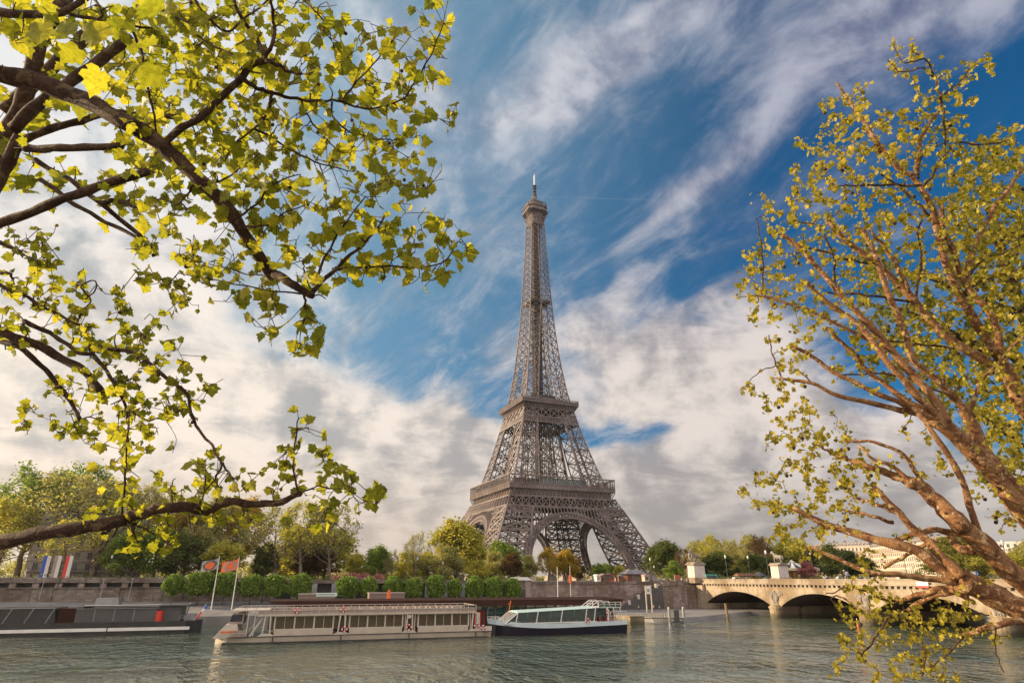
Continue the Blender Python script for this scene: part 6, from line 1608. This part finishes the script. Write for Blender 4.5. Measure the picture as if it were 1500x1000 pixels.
# signs on and over the bridge
o = thing('channel_sign', (-XB - .78, -290 + by(0) * 0 , 9.0), 'small red and white navigation board hung on the bridge cornice', 'sign')
pp = CAM + ray(1351, 856) * ((-XB - .9 - CAM.x) / ray(1351, 856).x); o.location = (-XB - .9, pp.y, pp.z - .65)
MB().box(-.06, .06, -1.5, 1.5, .45, 1.3).build('white_band', 'white', o); MB().box(-.07, .07, -1.5, 1.5, 0, .449).build('red_band', 'red', o)
o = thing('road_sign', (atY(1428, 845, -190).x, -190, 9.2), 'blue and white road sign with a red corner above the parapet between thick limbs', 'sign')
h_ = atY(1428, 838, -190).z - 9.2
MB().box(-.08, .08, -.08, .08, 0, h_).build('post', 'steel', o); MB().box(-2.6, 1.0, -.12, -.06, h_ - 1.6, h_ + .4).build('white_panel', 'white', o); MB().box(1.0, 2.6, -.13, -.06, h_ - 1.6, h_ + .5).build('blue_panel', 'blue', o); MB().box(-3.4, -2.6, -.12, -.06, h_ - .9, h_ + .5).build('red_panel', 'red', o)
MB().ext([(1.5, h_ - 1.0), (2.1, h_ - 1.0), (2.1, h_ - .1), (1.7, h_ + .1), (1.9, h_ - .5)], 'y', -.16, -.131).build('white_arrow', 'white', o)
o = thing('road_sign', (atY(1241, 845, -185).x, -185, 9.2), 'small white and blue square sign standing above the parapet', 'sign')
h_ = atY(1241, 839, -185).z - 9.2; MB().box(-.06, .06, -.06, .06, 0, h_).build('post', 'steel', o); MB().box(-.8, .8, -.1, -.061, h_ - .8, h_ + .6).build('panel', 'white', o); MB().box(.1, .6, -.13, -.101, h_ - .6, h_ + .1).build('blue_mark', 'blue', o)
# ------------------------------------------------------------------ the two near plane trees
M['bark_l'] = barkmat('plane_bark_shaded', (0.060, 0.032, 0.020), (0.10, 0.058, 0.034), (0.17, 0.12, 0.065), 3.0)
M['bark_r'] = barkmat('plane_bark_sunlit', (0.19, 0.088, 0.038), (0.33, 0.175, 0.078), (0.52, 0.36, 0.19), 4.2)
M['lf_l'] = leafmat('near_spring_leaves', [(0.17, 0.19, 0.02), (0.24, 0.25, 0.024), (0.31, 0.30, 0.03), (0.39, 0.35, 0.04)], .60, .45, 1.45)
M['lf_r'] = leafmat('gilded_spring_leaves', [(0.15, 0.135, 0.016), (0.27, 0.23, 0.022), (0.40, 0.32, 0.035), (0.52, 0.42, 0.07)], .45, .5, 1.2)
M['lf_b'] = leafmat('back_tree_leaves', [(0.09, 0.10, 0.014), (0.17, 0.16, 0.022), (0.26, 0.22, 0.03)], .4, .5, 1.2)
M['seed'] = mat('seed_ball', (0.05, 0.03, 0.02), 0.9)
def crs(P, k=4):                                 # Catmull-Rom through points
    P = [np.array(p, float) for p in P]; P = [2 * P[0] - P[1]] + P + [2 * P[-1] - P[-2]]; out = []
    for i in range(1, len(P) - 2):
        for j in range(k):
            t = j / k; a, b, c, d = P[i - 1], P[i], P[i + 1], P[i + 2]
            out.append(.5 * ((2 * b) + (-a + c) * t + (2 * a - 5 * b + 4 * c - d) * t * t + (-a + 3 * b - 3 * c + d) * t ** 3))
    out.append(P[-2]); return np.array(out)
LEAF = [(0, 0), (.16, -.09), (.40, -.06), (.50, .10), (.42, .18), (.56, .28), (.64, .50), (.48, .50), (.38, .54), (.40, .70), (.26, .72), (.12, .86), (0, 1.0)]
LEAF = LEAF + [(-x, y) for x, y in LEAF[-2:0:-1]]
LEAF_S = [(0, 0), (.30, -.08), (.50, .10), (.40, .22), (.60, .52), (.32, .58), (0, 1.0), (-.32, .58), (-.60, .52), (-.40, .22), (-.50, .10), (-.30, -.08)]
def leaves_mesh(name, pos, size, shape, m, nr, face=.55, droop=.7):
    n = len(pos); pos = np.array(pos); size = np.array(size)
    def unit(a): return a / (np.linalg.norm(a, axis=1)[:, None] + 1e-9)
    tocam = unit(np.array(CAM)[None] - pos)
    nn = unit(tocam * face * nr.choice([1, 1, -1], n)[:, None] + nr.normal(size=(n, 3)) * .55 + np.array([0, 0, .25]))
    tip = nr.normal(size=(n, 3)) * .75 + np.array([0, 0, -droop]); tip = unit(tip - nn * (tip * nn).sum(1)[:, None]); sd = np.cross(tip, nn)
    sh = np.array([(x, y) for x, y in shape] + [(0, .38)]); k = len(shape)
    fold = nr.uniform(.05, .5, n)[:, None]; curl = nr.uniform(-.05, .35, n)[:, None]; wd = nr.uniform(.8, 1.15, n)[:, None]
    X = sh[None, :, 0] * wd; Y = np.repeat(sh[None, :, 1], n, 0); Z = np.abs(X) * fold - curl * Y * Y + nr.normal(0, .025, (n, k + 1))
    v = pos[:, None] + size[:, None, None] * (sd[:, None] * X[..., None] + tip[:, None] * Y[..., None] + nn[:, None] * Z[..., None])
    b = (np.arange(n) * (k + 1))[:, None, None]
    tri = np.array([(i, (i + 1) % k, k) for i in range(k)])[None] + b
    return fastmesh(name, v.reshape(-1, 3), tri.reshape(-1, 3), m)

def near_tree(obj, limbs, dmap, x0, y0, cell, lsize, nper, bark, lfm, seed, trunk_xy, big=None, back=None, shape=LEAF, petiole=True, jitd=.25, root_drop=.9, tw=2.6, wmul=1.0, behind=.28):
    rg = random.Random(seed); nr = np.random.default_rng(seed)
    W3 = lambda px, py, d: np.array(CAM + ray(px, py) * d)
    base = np.array(obj.location)
    nodes = []                                   # (px, py, depth, width px)
    mb = MB(); tb = MB()
    for lm in limbs:
        w0, w1, d0, d1, pts = lm[:5]; root = len(lm) > 5 and lm[5]
        if d0 is None:
            a = np.array([(q_[0], q_[1]) for q_ in nodes]); j = int(np.argmin(((a - np.array(pts[0])) ** 2).sum(1))); d0 = nodes[j][2]
            if d1 is None: d1 = d0 + rg.uniform(-.5, .5)
        c = crs(pts, 5); seg = np.concatenate([[0], np.cumsum(np.linalg.norm(np.diff(c, axis=0), axis=1))]); t = seg / seg[-1]; w0 *= wmul; w1 *= wmul
        ph = rg.uniform(0, 9)
        P = []; rr = []
        for (px, py), t_ in zip(c, t):
            jx = math.sin(t_ * 23 + ph) * .9 + rg.uniform(-.5, .5); jy = math.cos(t_ * 19 + ph * 2) * .9 + rg.uniform(-.5, .5)
            d = d0 + (d1 - d0) * t_ + math.sin(t_ * 7 + ph) * .06; w_ = w0 + (w1 - w0) * t_
            nodes.append((px, py, d, w_)); P.append(V(W3(px + jx, py + jy, d) - base)); rr.append(w_ / 2 * d / FPX * (1 + .08 * math.sin(t_ * 31 + ph)))
        if root:
            p0 = P[0]; q_ = V((trunk_xy[0] - base[0], trunk_xy[1] - base[1], p0.z - root_drop * (1 if root is True else root)))
            q2 = p0.lerp(q_, .5); q2.z = p0.z - root_drop * .3
            P = [q_, q2] + P; rr = [rr[0] * 1.5, rr[0] * 1.2] + rr
        (mb if w0 > 4.5 else tb).tube(P, rr, 10 if w0 > 9 else 7)
    nl = len(nodes); leaves = []; ls = []; seeds = []
    arr = np.array(nodes); NX = list(arr[:, 0]); NY = list(arr[:, 1]); ND = list(arr[:, 2]); NW = list(arr[:, 3])
    cells = []
    for r_, row in enumerate(dmap):
        for c_, ch in enumerate(row):
            if ch in '0 .': continue
            d = int(ch); cells.append((x0 + (c_ + .5) * cell, y0 + (r_ + .5) * cell, d))
    A = arr[:, :2]
    cells.sort(key=lambda q_: float(((A - np.array(q_[:2])) ** 2).sum(1).min()))
    for cx, cy, d in cells:
        nk = 1 if d < 3 else 2
        for _ in range(nk):
            tx = cx + rg.uniform(-.45, .45) * cell; ty = cy + rg.uniform(-.45, .45) * cell
            xs = np.array(NX); ys = np.array(NY); dd = (xs - tx) ** 2 + (ys - ty) ** 2; j = int(np.argmin(dd)); dist = math.sqrt(dd[j])
            if dist < 3: continue
            if dist > 25 and len(NX) > 10:      # prefer limbs of some thickness a little further off now and then
                kk = np.argsort(dd)[:6]; j = int(rg.choice(list(kk)))
            pd = ND[j]; nd = pd + rg.uniform(-jitd, jitd) * min(1, dist / 30)
            bend = rg.uniform(-.25, .25); mx, my = (NX[j] + tx) / 2 - (ty - NY[j]) * bend, (NY[j] + ty) / 2 + (tx - NX[j]) * bend
            c = crs([(NX[j], NY[j]), (mx, my), (tx, ty)], 3); k = len(c)
            ws = min(NW[j] * .7, tw); we = max(.9, ws * .55)
            P = [V(W3(px, py, pd + (nd - pd) * i / (k - 1)) - base) for i, (px, py) in enumerate(c)]
            tb.tube(P, [(ws + (we - ws) * i / (k - 1)) / 2 * nd / FPX for i in range(k)], 5, cap=False)
            for i, (px, py) in enumerate(c[1:]): NX.append(px); NY.append(py); ND.append(pd + (nd - pd) * (i + 1) / (k - 1)); NW.append(we)
    ax = np.stack([NX, NY], 1); ND_ = np.array(ND)
    def put(px, py, s_px, dep, D=None):
        leaves.append(W3(px, py, dep) - base); ls.append(s_px * dep / FPX)
    for cx, cy, d in cells:
        s0 = lsize(cx, cy); cnt = d * nper * cell * cell / 900 * (26 / s0) ** 2
        cnt = int(cnt) + (rg.random() < cnt % 1)
        near = np.where((np.abs(ax[:, 0] - cx) < cell * .75) & (np.abs(ax[:, 1] - cy) < cell * .75))[0]
        for _ in range(cnt):
            if len(near) == 0: continue
            j = int(rg.choice(list(near))); g = s0 * .42
            px, py = ax[j, 0] + rg.gauss(0, g), ax[j, 1] + rg.gauss(0, g)
            if abs(px - cx) > cell * .8 or abs(py - cy) > cell * .8: px = cx + rg.uniform(-.5, .5) * cell; py = cy + rg.uniform(-.5, .5) * cell
            dep = ND_[j] + rg.gauss(0, jitd * .8) + (behind if rg.random() < .8 else -behind * .5); s_ = s0 * rg.uniform(.45, 1.3)
            if petiole:
                tb.bar(V(W3(ax[j, 0], ax[j, 1], ND_[j]) - base), V(W3(px, py, dep) - base), .55 * dep / FPX * 1.4)
            put(px, py, s_ * .80, dep)
            if rg.random() < .012: seeds.append((W3(px + 3, py + s0 * .5, dep) - base, .014 * dep / 4.5))
        if back and back(cx, cy):
            for _ in range(int(d * .9)): put(cx + rg.uniform(-.6, .6) * cell, cy + rg.uniform(-.6, .6) * cell, rg.uniform(9, 15), rg.uniform(7.5, 9.5))
        if big and big(cx, cy) and rg.random() < d * .03: put(cx + rg.uniform(-.5, .5) * cell, cy + rg.uniform(-.5, .5) * cell, rg.uniform(34, 46), rg.uniform(2.6, 3.2))
    lo = [p + base for p in leaves]
    tx, ty = trunk_xy[0] - base[0], trunk_xy[1] - base[1]
    zt = max(P_[2] for P_ in mb.v)
    mb.tube([(0, 0, -.4), (tx * .2, ty * .2, 1.0), (tx * .5, ty * .5, 4), (tx, ty, 7.5), (tx, ty, min(zt, 12.5))], [.62, .46, .40, .34, .16], 14)
    mb.build('trunk', bark, obj, True); tb.build('twigs', 'bark_l', obj)
    me = leaves_mesh('crown', lo, ls, shape, lfm, nr); co = np.empty(len(me.vertices) * 3, dtype=np.float32); me.vertices.foreach_get('co', co)
    co = co.reshape(-1, 3) - base.astype(np.float32); me.vertices.foreach_set('co', co.ravel()); me.update()
    link('crown', me, obj)
    if seeds:
        sb = MB()
        for p, r_ in seeds: sb.lathe(p, [(r_ * .3, -r_), (r_ * .9, -r_ * .5), (r_, 0), (r_ * .9, r_ * .5), (r_ * .3, r_)], 7)
        sb.each('seed_ball', 'seed', obj)
    print('near tree', obj.name, len(leaves), 'leaves', len(tb.f), 'twig faces')

LMAP = """
77546657777766653000140
68766666777655666245460
22463577766666666664450
10364367665665666656430
41311567666565433366500
54431156556666445354663
62000555566655435666400
75100356466666555666300
46542456356666456666520
02200466455634346665400
01000246543555655555340
24400003652466356665534
25500046555666634666664
45510026666566564666440
54442310431365310000000
54555513200024750000000
42446454200004740000000
10013665410000200000000
00333565401000000000000
04534565540000000000000
04446544410000500000000
00013654000000610000000
00000550142004554000000
00000153345434355550000
00004462665301044500000
00003164302431231000000
00000063400000000000000
""".split()
left = thing('plane_tree', (-157.6, -406.5, 2.0), 'near plane tree with dark branches and large yellow green leaves hanging over the river', 'tree')
A_ = 4.6; B_ = 6.4; C_ = 8.0
LL = [
 (30, 26, 4.4, 4.4, [(-60, 95), (0, 108), (60, 122), (130, 150), (200, 188)], True),
 (26, 16, 4.4, 4.8, [(200, 188), (240, 216), (290, 262), (330, 300), (360, 345), (390, 392), (402, 408)]),
 (16, 11, 4.8, 4.7, [(395, 396), (415, 408), (440, 424), (458, 434)]),
 (12, 10, None, 4.3, [(238, 214), (262, 190), (290, 175), (310, 155), (340, 128), (365, 100), (390, 88)]),
 (8, 5, None, 4.2, [(390, 88), (375, 55), (350, 20), (338, -20)]), (7, 4, None, 4.1, [(388, 86), (402, 50), (395, -10)]),
 (8, 4, None, None, [(390, 88), (410, 97), (425, 106), (442, 108)]),
 (8, 6, None, None, [(352, 113), (375, 128), (398, 136)]), (6, 4, None, None, [(398, 136), (430, 144), (460, 148), (485, 147)]), (4, 2.5, None, None, [(485, 147), (505, 150), (525, 158), (555, 158), (592, 145)]),
 (3.5, 2, None, None, [(503, 146), (520, 122), (540, 102), (575, 60)]), (3.5, 2, None, None, [(485, 150), (490, 175), (512, 192), (545, 202), (575, 206)]), (3.5, 2, None, None, [(440, 147), (452, 172), (470, 195), (492, 218)]),
 (5, 2, None, None, [(398, 138), (392, 165), (372, 188), (345, 210), (328, 236)]), (3, 2, None, None, [(592, 145), (612, 115), (632, 78), (650, 34)]),
 (4, 2, None, None, [(372, 188), (395, 200), (430, 222), (470, 240), (510, 250)]),
 (8, 3, None, 5.2, [(455, 430), (490, 395), (520, 368), (545, 345), (566, 312)]), (5, 2, None, 4.4, [(458, 418), (475, 380), (500, 335), (535, 288)]), (4, 2, None, 4.9, [(492, 396), (530, 391), (570, 390), (640, 388), (672, 354)]),
 (4, 2.5, None, None, [(446, 432), (447, 455), (444, 480)]), (3, 2, None, None, [(450, 420), (446, 400), (444, 382)]), (3, 1.5, None, None, [(400, 404), (365, 402), (330, 392), (285, 382)]), (3, 1.5, None, None, [(440, 430), (390, 425), (340, 415), (262, 400)]),
 (4, 2, None, None, [(345, 320), (375, 300), (400, 270), (440, 255)]), (4, 2, None, None, [(300, 270), (330, 262), (360, 240), (380, 225)]), (4, 2, None, None, [(290, 262), (270, 290), (255, 300), (240, 290)]),
 (3.5, 2, None, None, [(350, 330), (390, 330), (420, 310), (450, 300)]),
 # far pale limbs behind
 (26, 22, 7.4, 7.6, [(-30, 250), (10, 195), (40, 130), (58, 60), (100, -10)], True), (24, 18, 7.8, 8.4, [(5, 165), (45, 128), (92, 84), (150, 30)]), (20, 15, 7.2, 7.4, [(20, 188), (60, 150), (120, 108), (192, 55)]),
 (13, 9, 7.8, 8.2, [(35, 205), (70, 190), (110, 180), (160, 166), (262, 172)]), (13, 11, 7.0, 7.0, [(35, 218), (90, 217), (180, 214)]), (22, 20, 7.2, 7.4, [(-40, 330), (5, 250), (30, 200)], True),
 (15, 14, 6.6, 6.6, [(-50, 350), (0, 328), (60, 305), (110, 285), (160, 268), (218, 250)], True), (9, 7, 7.0, 7.2, [(50, 235), (100, 262), (150, 300), (215, 352)]), (8, 6, 7.3, 7.2, [(60, 262), (110, 300), (165, 330), (214, 354)]),
 (9, 6, None, None, [(150, 297), (170, 294), (195, 302), (205, 312)]),
 (16, 8, 4.0, 4.2, [(-50, 10), (20, 20), (90, 18), (150, -20)], True), (6, 3, None, None, [(100, 22), (125, 25), (160, 34), (190, 38), (232, 42)]), (5, 3, None, None, [(130, -10), (150, 20), (130, 40), (112, 48)]), (5, 3, None, None, [(190, 36), (205, 70), (212, 110), (222, 152), (230, 195)]),
 (5, 3, None, None, [(200, 10), (250, 20), (300, 60), (340, 80)]), (5, 3, None, None, [(280, -10), (300, 20), (330, 45), (355, 30), (400, -5)]), (4, 2, None, None, [(440, -10), (460, 15), (485, 40)]),
 # lower left system
 (8, 6, 6.2, 6.2, [(-30, 345), (0, 356), (20, 364), (36, 374)], 1.2), (7, 4, 6.2, 6.3, [(-30, 405), (5, 420), (40, 436), (80, 458), (116, 476)], 1.2), (8, 6, 6.5, 6.4, [(35, 470), (80, 492), (112, 514), (138, 520)]),
 (16, 12, 6.6, 6.4, [(-40, 470), (0, 486), (50, 504), (100, 530), (128, 548), (148, 574)], 1.2), (10, 6, 6.9, 6.8, [(-20, 492), (30, 510), (60, 535), (90, 570), (106, 592), (118, 615)]), (7, 4, None, None, [(128, 508), (150, 535), (168, 562), (182, 590), (188, 622)]),
 (7, 5, 6.4, 6.2, [(132, 508), (180, 513), (212, 526), (245, 555), (274, 577), (280, 605)]), (5, 4, None, None, [(280, 605), (290, 628), (310, 652), (325, 682)]), (4, 2, None, None, [(325, 682), (312, 705), (296, 722)]), (4, 2, None, None, [(325, 678), (340, 700), (350, 720)]), (3, 2.5, None, None, [(284, 616), (277, 624)]),
 (3, 2, None, None, [(112, 472), (124, 452), (132, 438), (118, 418), (140, 412), (138, 425), (126, 440)]),
 (5, 3, None, None, [(0, 400), (14, 400), (20, 415)]), (3, 2, None, None, [(188, 622), (186, 660), (184, 700), (180, 735)]), (3, 2, None, None, [(190, 600), (215, 615), (240, 610), (268, 600)]),
 # bottom branch
 (24, 20, 5.4, 5.6, [(-50, 806), (0, 794), (60, 781), (130, 771), (185, 760)], .8), (20, 15, 5.6, 5.7, [(185, 760), (220, 747), (262, 742), (308, 748)]), (14, 9, 5.7, 5.9, [(308, 748), (322, 738), (345, 735), (372, 738), (405, 736), (440, 723)]),
 (3.5, 2, None, None, [(178, 758), (182, 720), (185, 660), (190, 600)]), (3.5, 2, None, None, [(438, 722), (430, 690), (432, 650), (437, 612)]), (3, 2, None, None, [(440, 722), (465, 712), (490, 716), (508, 714)]), (3, 2, None, None, [(318, 735), (320, 715), (312, 700)]),
 (3, 1.5, None, None, [(176, 768), (160, 790), (140, 810), (130, 822), (140, 830), (136, 842)]), (3, 1.5, None, None, [(140, 818), (132, 826), (134, 832)]), (6, 4, None, None, [(165, 768), (158, 778), (150, 782)]), (8, 5, None, None, [(196, 765), (194, 778)]), (3, 2, None, None, [(192, 765), (215, 776), (232, 785), (252, 800)]),
 (2.5, 1.5, None, None, [(255, 742), (250, 715), (256, 700)]), (2.5, 1.5, None, None, [(290, 745), (300, 715), (300, 680)]), (2.5, 1.5, None, None, [(200, 748), (180, 735), (150, 728)]), (2, 1.2, None, None, [(276, 752), (278, 768), (284, 776), (290, 760)]),
]
def ls_left(x, y):
    if y > 640: return 16
    if y > 330 and x < 300: return 14.5
    if x < 130 and y < 330: return 30
    return 21.5
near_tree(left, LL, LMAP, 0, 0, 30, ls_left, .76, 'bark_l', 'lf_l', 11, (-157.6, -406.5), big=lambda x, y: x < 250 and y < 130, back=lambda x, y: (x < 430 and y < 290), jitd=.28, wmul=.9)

RMAP = """
0000000000004320000000
0000000000004402012300
0000000000004302332100
0000000002400031140000
0000000434400044334000
0000000345535354420000
0000000443466664520133
0000053344355665433442
0000001456656653545555
0000046665356413454454
0000046644432321345433
0023155555466414433456
0005545455466524555667
0004532545566533655677
0003345444332455665677
0554323334222354566677
0555312344311242466677
0433442234214543567777
0454445433100000335677
0044245453001333335667
0034234320001444300556
0003044412334443345556
0000541002232245555556
0000350033310003444556
0003510022200002444556
0432420000200000044556
0004552000000200003566
0004664100000000004556
0003456553000320004566
0003456550000020002566
0000335055332203200045
0023446666520033200034
0453205666630020000344
0055435656540000005043
0005554345000000000333
0003455531000000000032
0003554100002300000000
0000033000420002000000
0000000004310000000000
0000000002320000033200
0000000004553100022000
0000000024655424550000
0000000013255556655300
0000000044343345542130
0000000045331455100000
0000000042103555200000
0000000020045554340000
""".split()
right = thing('plane_tree', (-135.5, -406.5, 2.0), 'near leaning plane tree with thick sunlit golden limbs arching over the bridge', 'tree')
RL = [
 # lower group A
 (50, 40, 7.4, 7.8, [(1640, 975), (1560, 925), (1500, 895), (1452, 870), (1408, 850)], 2.0),
 (12, 6, None, 8.4, [(1400, 853), (1340, 844), (1280, 838), (1240, 824), (1188, 800)]), (22, 9, None, 9.0, [(1400, 848), (1380, 832), (1352, 812), (1318, 798), (1268, 786), (1212, 768), (1160, 744)]),
 (20, 8, None, 8.9, [(1410, 845), (1390, 825), (1362, 796), (1328, 764), (1304, 736), (1278, 712)]), (8, 4, None, 9.2, [(1316, 752), (1282, 738), (1252, 728)]), (7, 4, None, 9.1, [(1308, 765), (1272, 754), (1232, 746)]),
 (14, 7, None, 8.6, [(1418, 872), (1395, 866), (1362, 874), (1330, 893)]), (13, 6, None, 8.8, [(1412, 860), (1384, 861), (1345, 871), (1312, 880)]), (14, 8, 7.2, 7.4, [(1530, 905), (1480, 911), (1450, 918), (1412, 930)]), (3, 1.5, None, None, [(1458, 918), (1458, 950), (1470, 985)]),
 (5, 3, None, 8.0, [(1330, 892), (1300, 908), (1285, 930), (1262, 960)]), (5, 3, None, 8.0, [(1320, 898), (1340, 925), (1355, 955), (1350, 990)]), (4, 2, None, 8.0, [(1312, 880), (1290, 876), (1270, 862)]), (4, 2, None, 7.9, [(1412, 930), (1395, 950), (1372, 970), (1350, 985)]),
 (3, 1.6, None, 8.2, [(1240, 878), (1226, 872), (1216, 878), (1228, 884)]), (3, 1.8, None, 8.2, [(1268, 866), (1245, 858), (1225, 866), (1210, 870)]),
 (4, 2, None, 8.0, [(1385, 880), (1400, 900), (1420, 898), (1450, 900)]),
 # B big limb
 (42, 34, 8.0, 8.4, [(1640, 985), (1570, 915), (1500, 855), (1460, 816), (1412, 774)], 1.6), (34, 20, 8.4, 8.9, [(1412, 774), (1378, 740), (1352, 716), (1330, 703)]), (18, 7, 8.9, 9.4, [(1335, 706), (1304, 694), (1278, 685), (1240, 672)]), (7, 3, None, 9.6, [(1240, 672), (1215, 662), (1200, 652)]),
 (9, 4, None, 9.3, [(1354, 716), (1340, 688), (1318, 662), (1280, 648), (1236, 645)]), (9, 4, None, 9.2, [(1336, 710), (1310, 684), (1276, 670), (1258, 650)]), (13, 8, None, 9.0, [(1434, 786), (1422, 745), (1410, 705), (1394, 674), (1360, 624), (1330, 590)]),
 (12, 7, None, 9.0, [(1405, 782), (1372, 776), (1342, 782), (1304, 792)]), (8, 6, None, 9.2, [(1372, 790), (1336, 808), (1296, 830)]), (20, 10, None, 8.8, [(1432, 800), (1415, 806), (1400, 796), (1390, 780)]),
 # C
 (36, 28, 8.6, 9.0, [(1660, 960), (1580, 850), (1500, 754), (1464, 704), (1428, 664), (1392, 630), (1368, 612)], 1.4), (26, 20, 8.7, 9.2, [(1560, 800), (1500, 728), (1450, 672), (1424, 624), (1412, 598)]),
 (13, 5, 9.0, 9.4, [(1385, 622), (1350, 608), (1320, 600), (1232, 580), (1190, 562), (1140, 553)]), (11, 6, 9.0, 9.6, [(1372, 614), (1338, 600), (1300, 582), (1264, 566), (1218, 543), (1190, 522), (1162, 508)]), (11, 6, 9.1, 9.8, [(1375, 614), (1350, 600), (1312, 575), (1275, 546), (1248, 516), (1212, 480)]),
 (15, 6, 9.0, 9.7, [(1375, 610), (1345, 580), (1314, 546), (1281, 504), (1252, 470), (1215, 445), (1179, 412)]), (17, 8, 9.0, 9.9, [(1388, 618), (1377, 600), (1360, 574), (1314, 522), (1278, 480), (1242, 444), (1221, 417), (1196, 390), (1168, 362), (1146, 342)]),
 (15, 8, 9.2, 9.9, [(1424, 612), (1402, 585), (1376, 560), (1340, 530), (1328, 495), (1314, 459), (1300, 425), (1290, 400), (1278, 363), (1263, 336)]), (7, 4, None, 10.0, [(1300, 515), (1260, 492), (1194, 459), (1150, 443), (1108, 432)]), (8, 5, 9.0, 9.0, [(1420, 606), (1428, 580), (1442, 552), (1466, 528), (1488, 502), (1520, 480)]),
 (3, 2, None, 10, [(1145, 553), (1132, 520), (1126, 490)]), (2, 1.2, None, 10, [(1137, 535), (1112, 545), (1095, 562), (1084, 572)]), (3, 2, None, 10, [(1194, 564), (1172, 545), (1158, 538)]),
 (4, 2.5, None, 9.8, [(1222, 417), (1222, 380), (1210, 350), (1195, 330), (1170, 325)]), (5, 3, None, 9.9, [(1275, 385), (1240, 380), (1200, 366), (1170, 362)]), (3, 2, None, 10, [(1116, 432), (1118, 390), (1114, 350), (1108, 320)]), (4, 2, None, 9.9, [(1196, 390), (1180, 370), (1160, 372)]),
 (4, 2.5, 9.8, 9.8, [(1380, 575), (1311, 549), (1230, 549)]),
 # D upper limbs
 (32, 24, 9.6, 10.2, [(1680, 940), (1600, 740), (1540, 650), (1500, 596), (1480, 555), (1464, 526)], 1.2), (17, 9, 10.2, 10.8, [(1470, 545), (1445, 530), (1395, 498), (1350, 456), (1329, 428), (1290, 390), (1245, 357), (1212, 322)]), (8, 5, None, 10.9, [(1332, 428), (1318, 396), (1300, 368), (1272, 334)]),
 (16, 12, 10.2, 10.4, [(1466, 528), (1431, 474), (1404, 429), (1386, 384), (1371, 330)]), (12, 9, 10.4, 10.7, [(1371, 330), (1365, 304), (1350, 277), (1338, 260)]), (10, 4, 10.7, 11.1, [(1338, 260), (1311, 241), (1290, 215), (1266, 180), (1245, 150), (1226, 122)]), (6, 4, None, 11, [(1290, 225), (1282, 205), (1268, 190)]),
 (8, 4, None, 10.8, [(1342, 255), (1347, 215), (1352, 196), (1368, 172), (1380, 152)]), (4.5, 2, None, 10.8, [(1380, 152), (1374, 130), (1366, 104), (1352, 84), (1338, 78)]), (3, 1.6, None, 10.9, [(1366, 112), (1350, 100), (1320, 106), (1300, 88)]), (3, 1.6, None, 10.9, [(1352, 86), (1325, 92), (1310, 70)]), (3, 1.6, None, None, [(1380, 140), (1404, 122), (1424, 98)]),
 (5, 3, None, 10.8, [(1350, 272), (1290, 271), (1236, 272)]), (4.5, 3, None, 10.8, [(1354, 274), (1370, 250), (1383, 225), (1384, 190), (1382, 158)]), (4, 2, None, 10.7, [(1382, 232), (1400, 210), (1440, 212), (1480, 205)]), (5, 3, None, 10.7, [(1364, 318), (1340, 295), (1315, 272), (1290, 255)]), (4, 2, None, 10.7, [(1345, 262), (1350, 230), (1390, 205)]),
 (13, 7, 10.0, 10.4, [(1468, 520), (1452, 460), (1422, 429), (1408, 399), (1392, 360), (1382, 330), (1378, 300)]), (10, 6, 10.2, 10.6, [(1416, 416), (1420, 385), (1430, 358), (1442, 330), (1470, 286), (1498, 248)]), (5, 3, None, 10.4, [(1413, 426), (1440, 411), (1500, 393)]),
 (5, 3, 10.3, 10.6, [(1440, 513), (1370, 507), (1299, 498)]), (5, 3, None, 10.9, [(1332, 442), (1270, 432), (1212, 429)]), (5, 3, None, 10.7, [(1418, 405), (1440, 380), (1470, 370), (1510, 352)]), (5, 2.5, None, 10.9, [(1340, 440), (1350, 380), (1345, 340), (1360, 300)]),
]
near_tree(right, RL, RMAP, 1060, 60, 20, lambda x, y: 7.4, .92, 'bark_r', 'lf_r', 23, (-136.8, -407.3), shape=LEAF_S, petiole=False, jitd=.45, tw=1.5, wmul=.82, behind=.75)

BMAP = """
0000000004677
0000000016787
0000000257888
0000000477888
0000000588888
0000000588888
0000000577888
0330000467888
0563000467888
0676310567888
1677653668888
3777766568887
4777876667887
5678877677787
4667777787788
3566777788788
2456677787778
0034567777788
0000345677888
0000023567888
0000001357888
0000000256788
0000000035678
0000000024667
0000000013567
0000000002456
""".split()
back = thing('plane_tree', (-117, -394.0, 2.0), 'denser green gold tree behind the leaning plane tree at the right edge', 'tree')
BL = [(26, 12, 17, 17.5, [(1700, 900), (1600, 700), (1540, 560), (1500, 460), (1470, 380), (1450, 300)], 1.0), (14, 6, None, 17, [(1540, 560), (1480, 520), (1420, 500), (1360, 470), (1310, 450)]), (10, 5, None, 17, [(1500, 460), (1440, 440), (1390, 420), (1350, 400)]), (8, 4, None, 17, [(1600, 700), (1540, 680), (1480, 640), (1430, 600)])]
near_tree(back, BL, BMAP, 1240, 200, 20, lambda x, y: 7.0, 1.1, 'bark_l', 'lf_b', 31, (-118, -395.0), shape=LEAF_S, petiole=False, jitd=1.1, tw=1.4)
# ------------------------------------------------------------------ thin morning haze
hm = bpy.data.materials.new('morning_haze'); hm.use_nodes = True
t = NT(hm.node_tree); t.n.clear()
pv = t.new('ShaderNodeVolumePrincipled'); pv.inputs['Color'].default_value = (0.95, 0.93, 0.92, 1); pv.inputs['Density'].default_value = 0.00006; pv.inputs['Anisotropy'].default_value = 0.7
t.l.new(pv.outputs[0], t.new('ShaderNodeOutputMaterial').inputs['Volume'])
hb = MB().box(-2450, 2450, -2450, 2650, -4, 345).build('haze', hm)
tag(hb, kind='stuff')
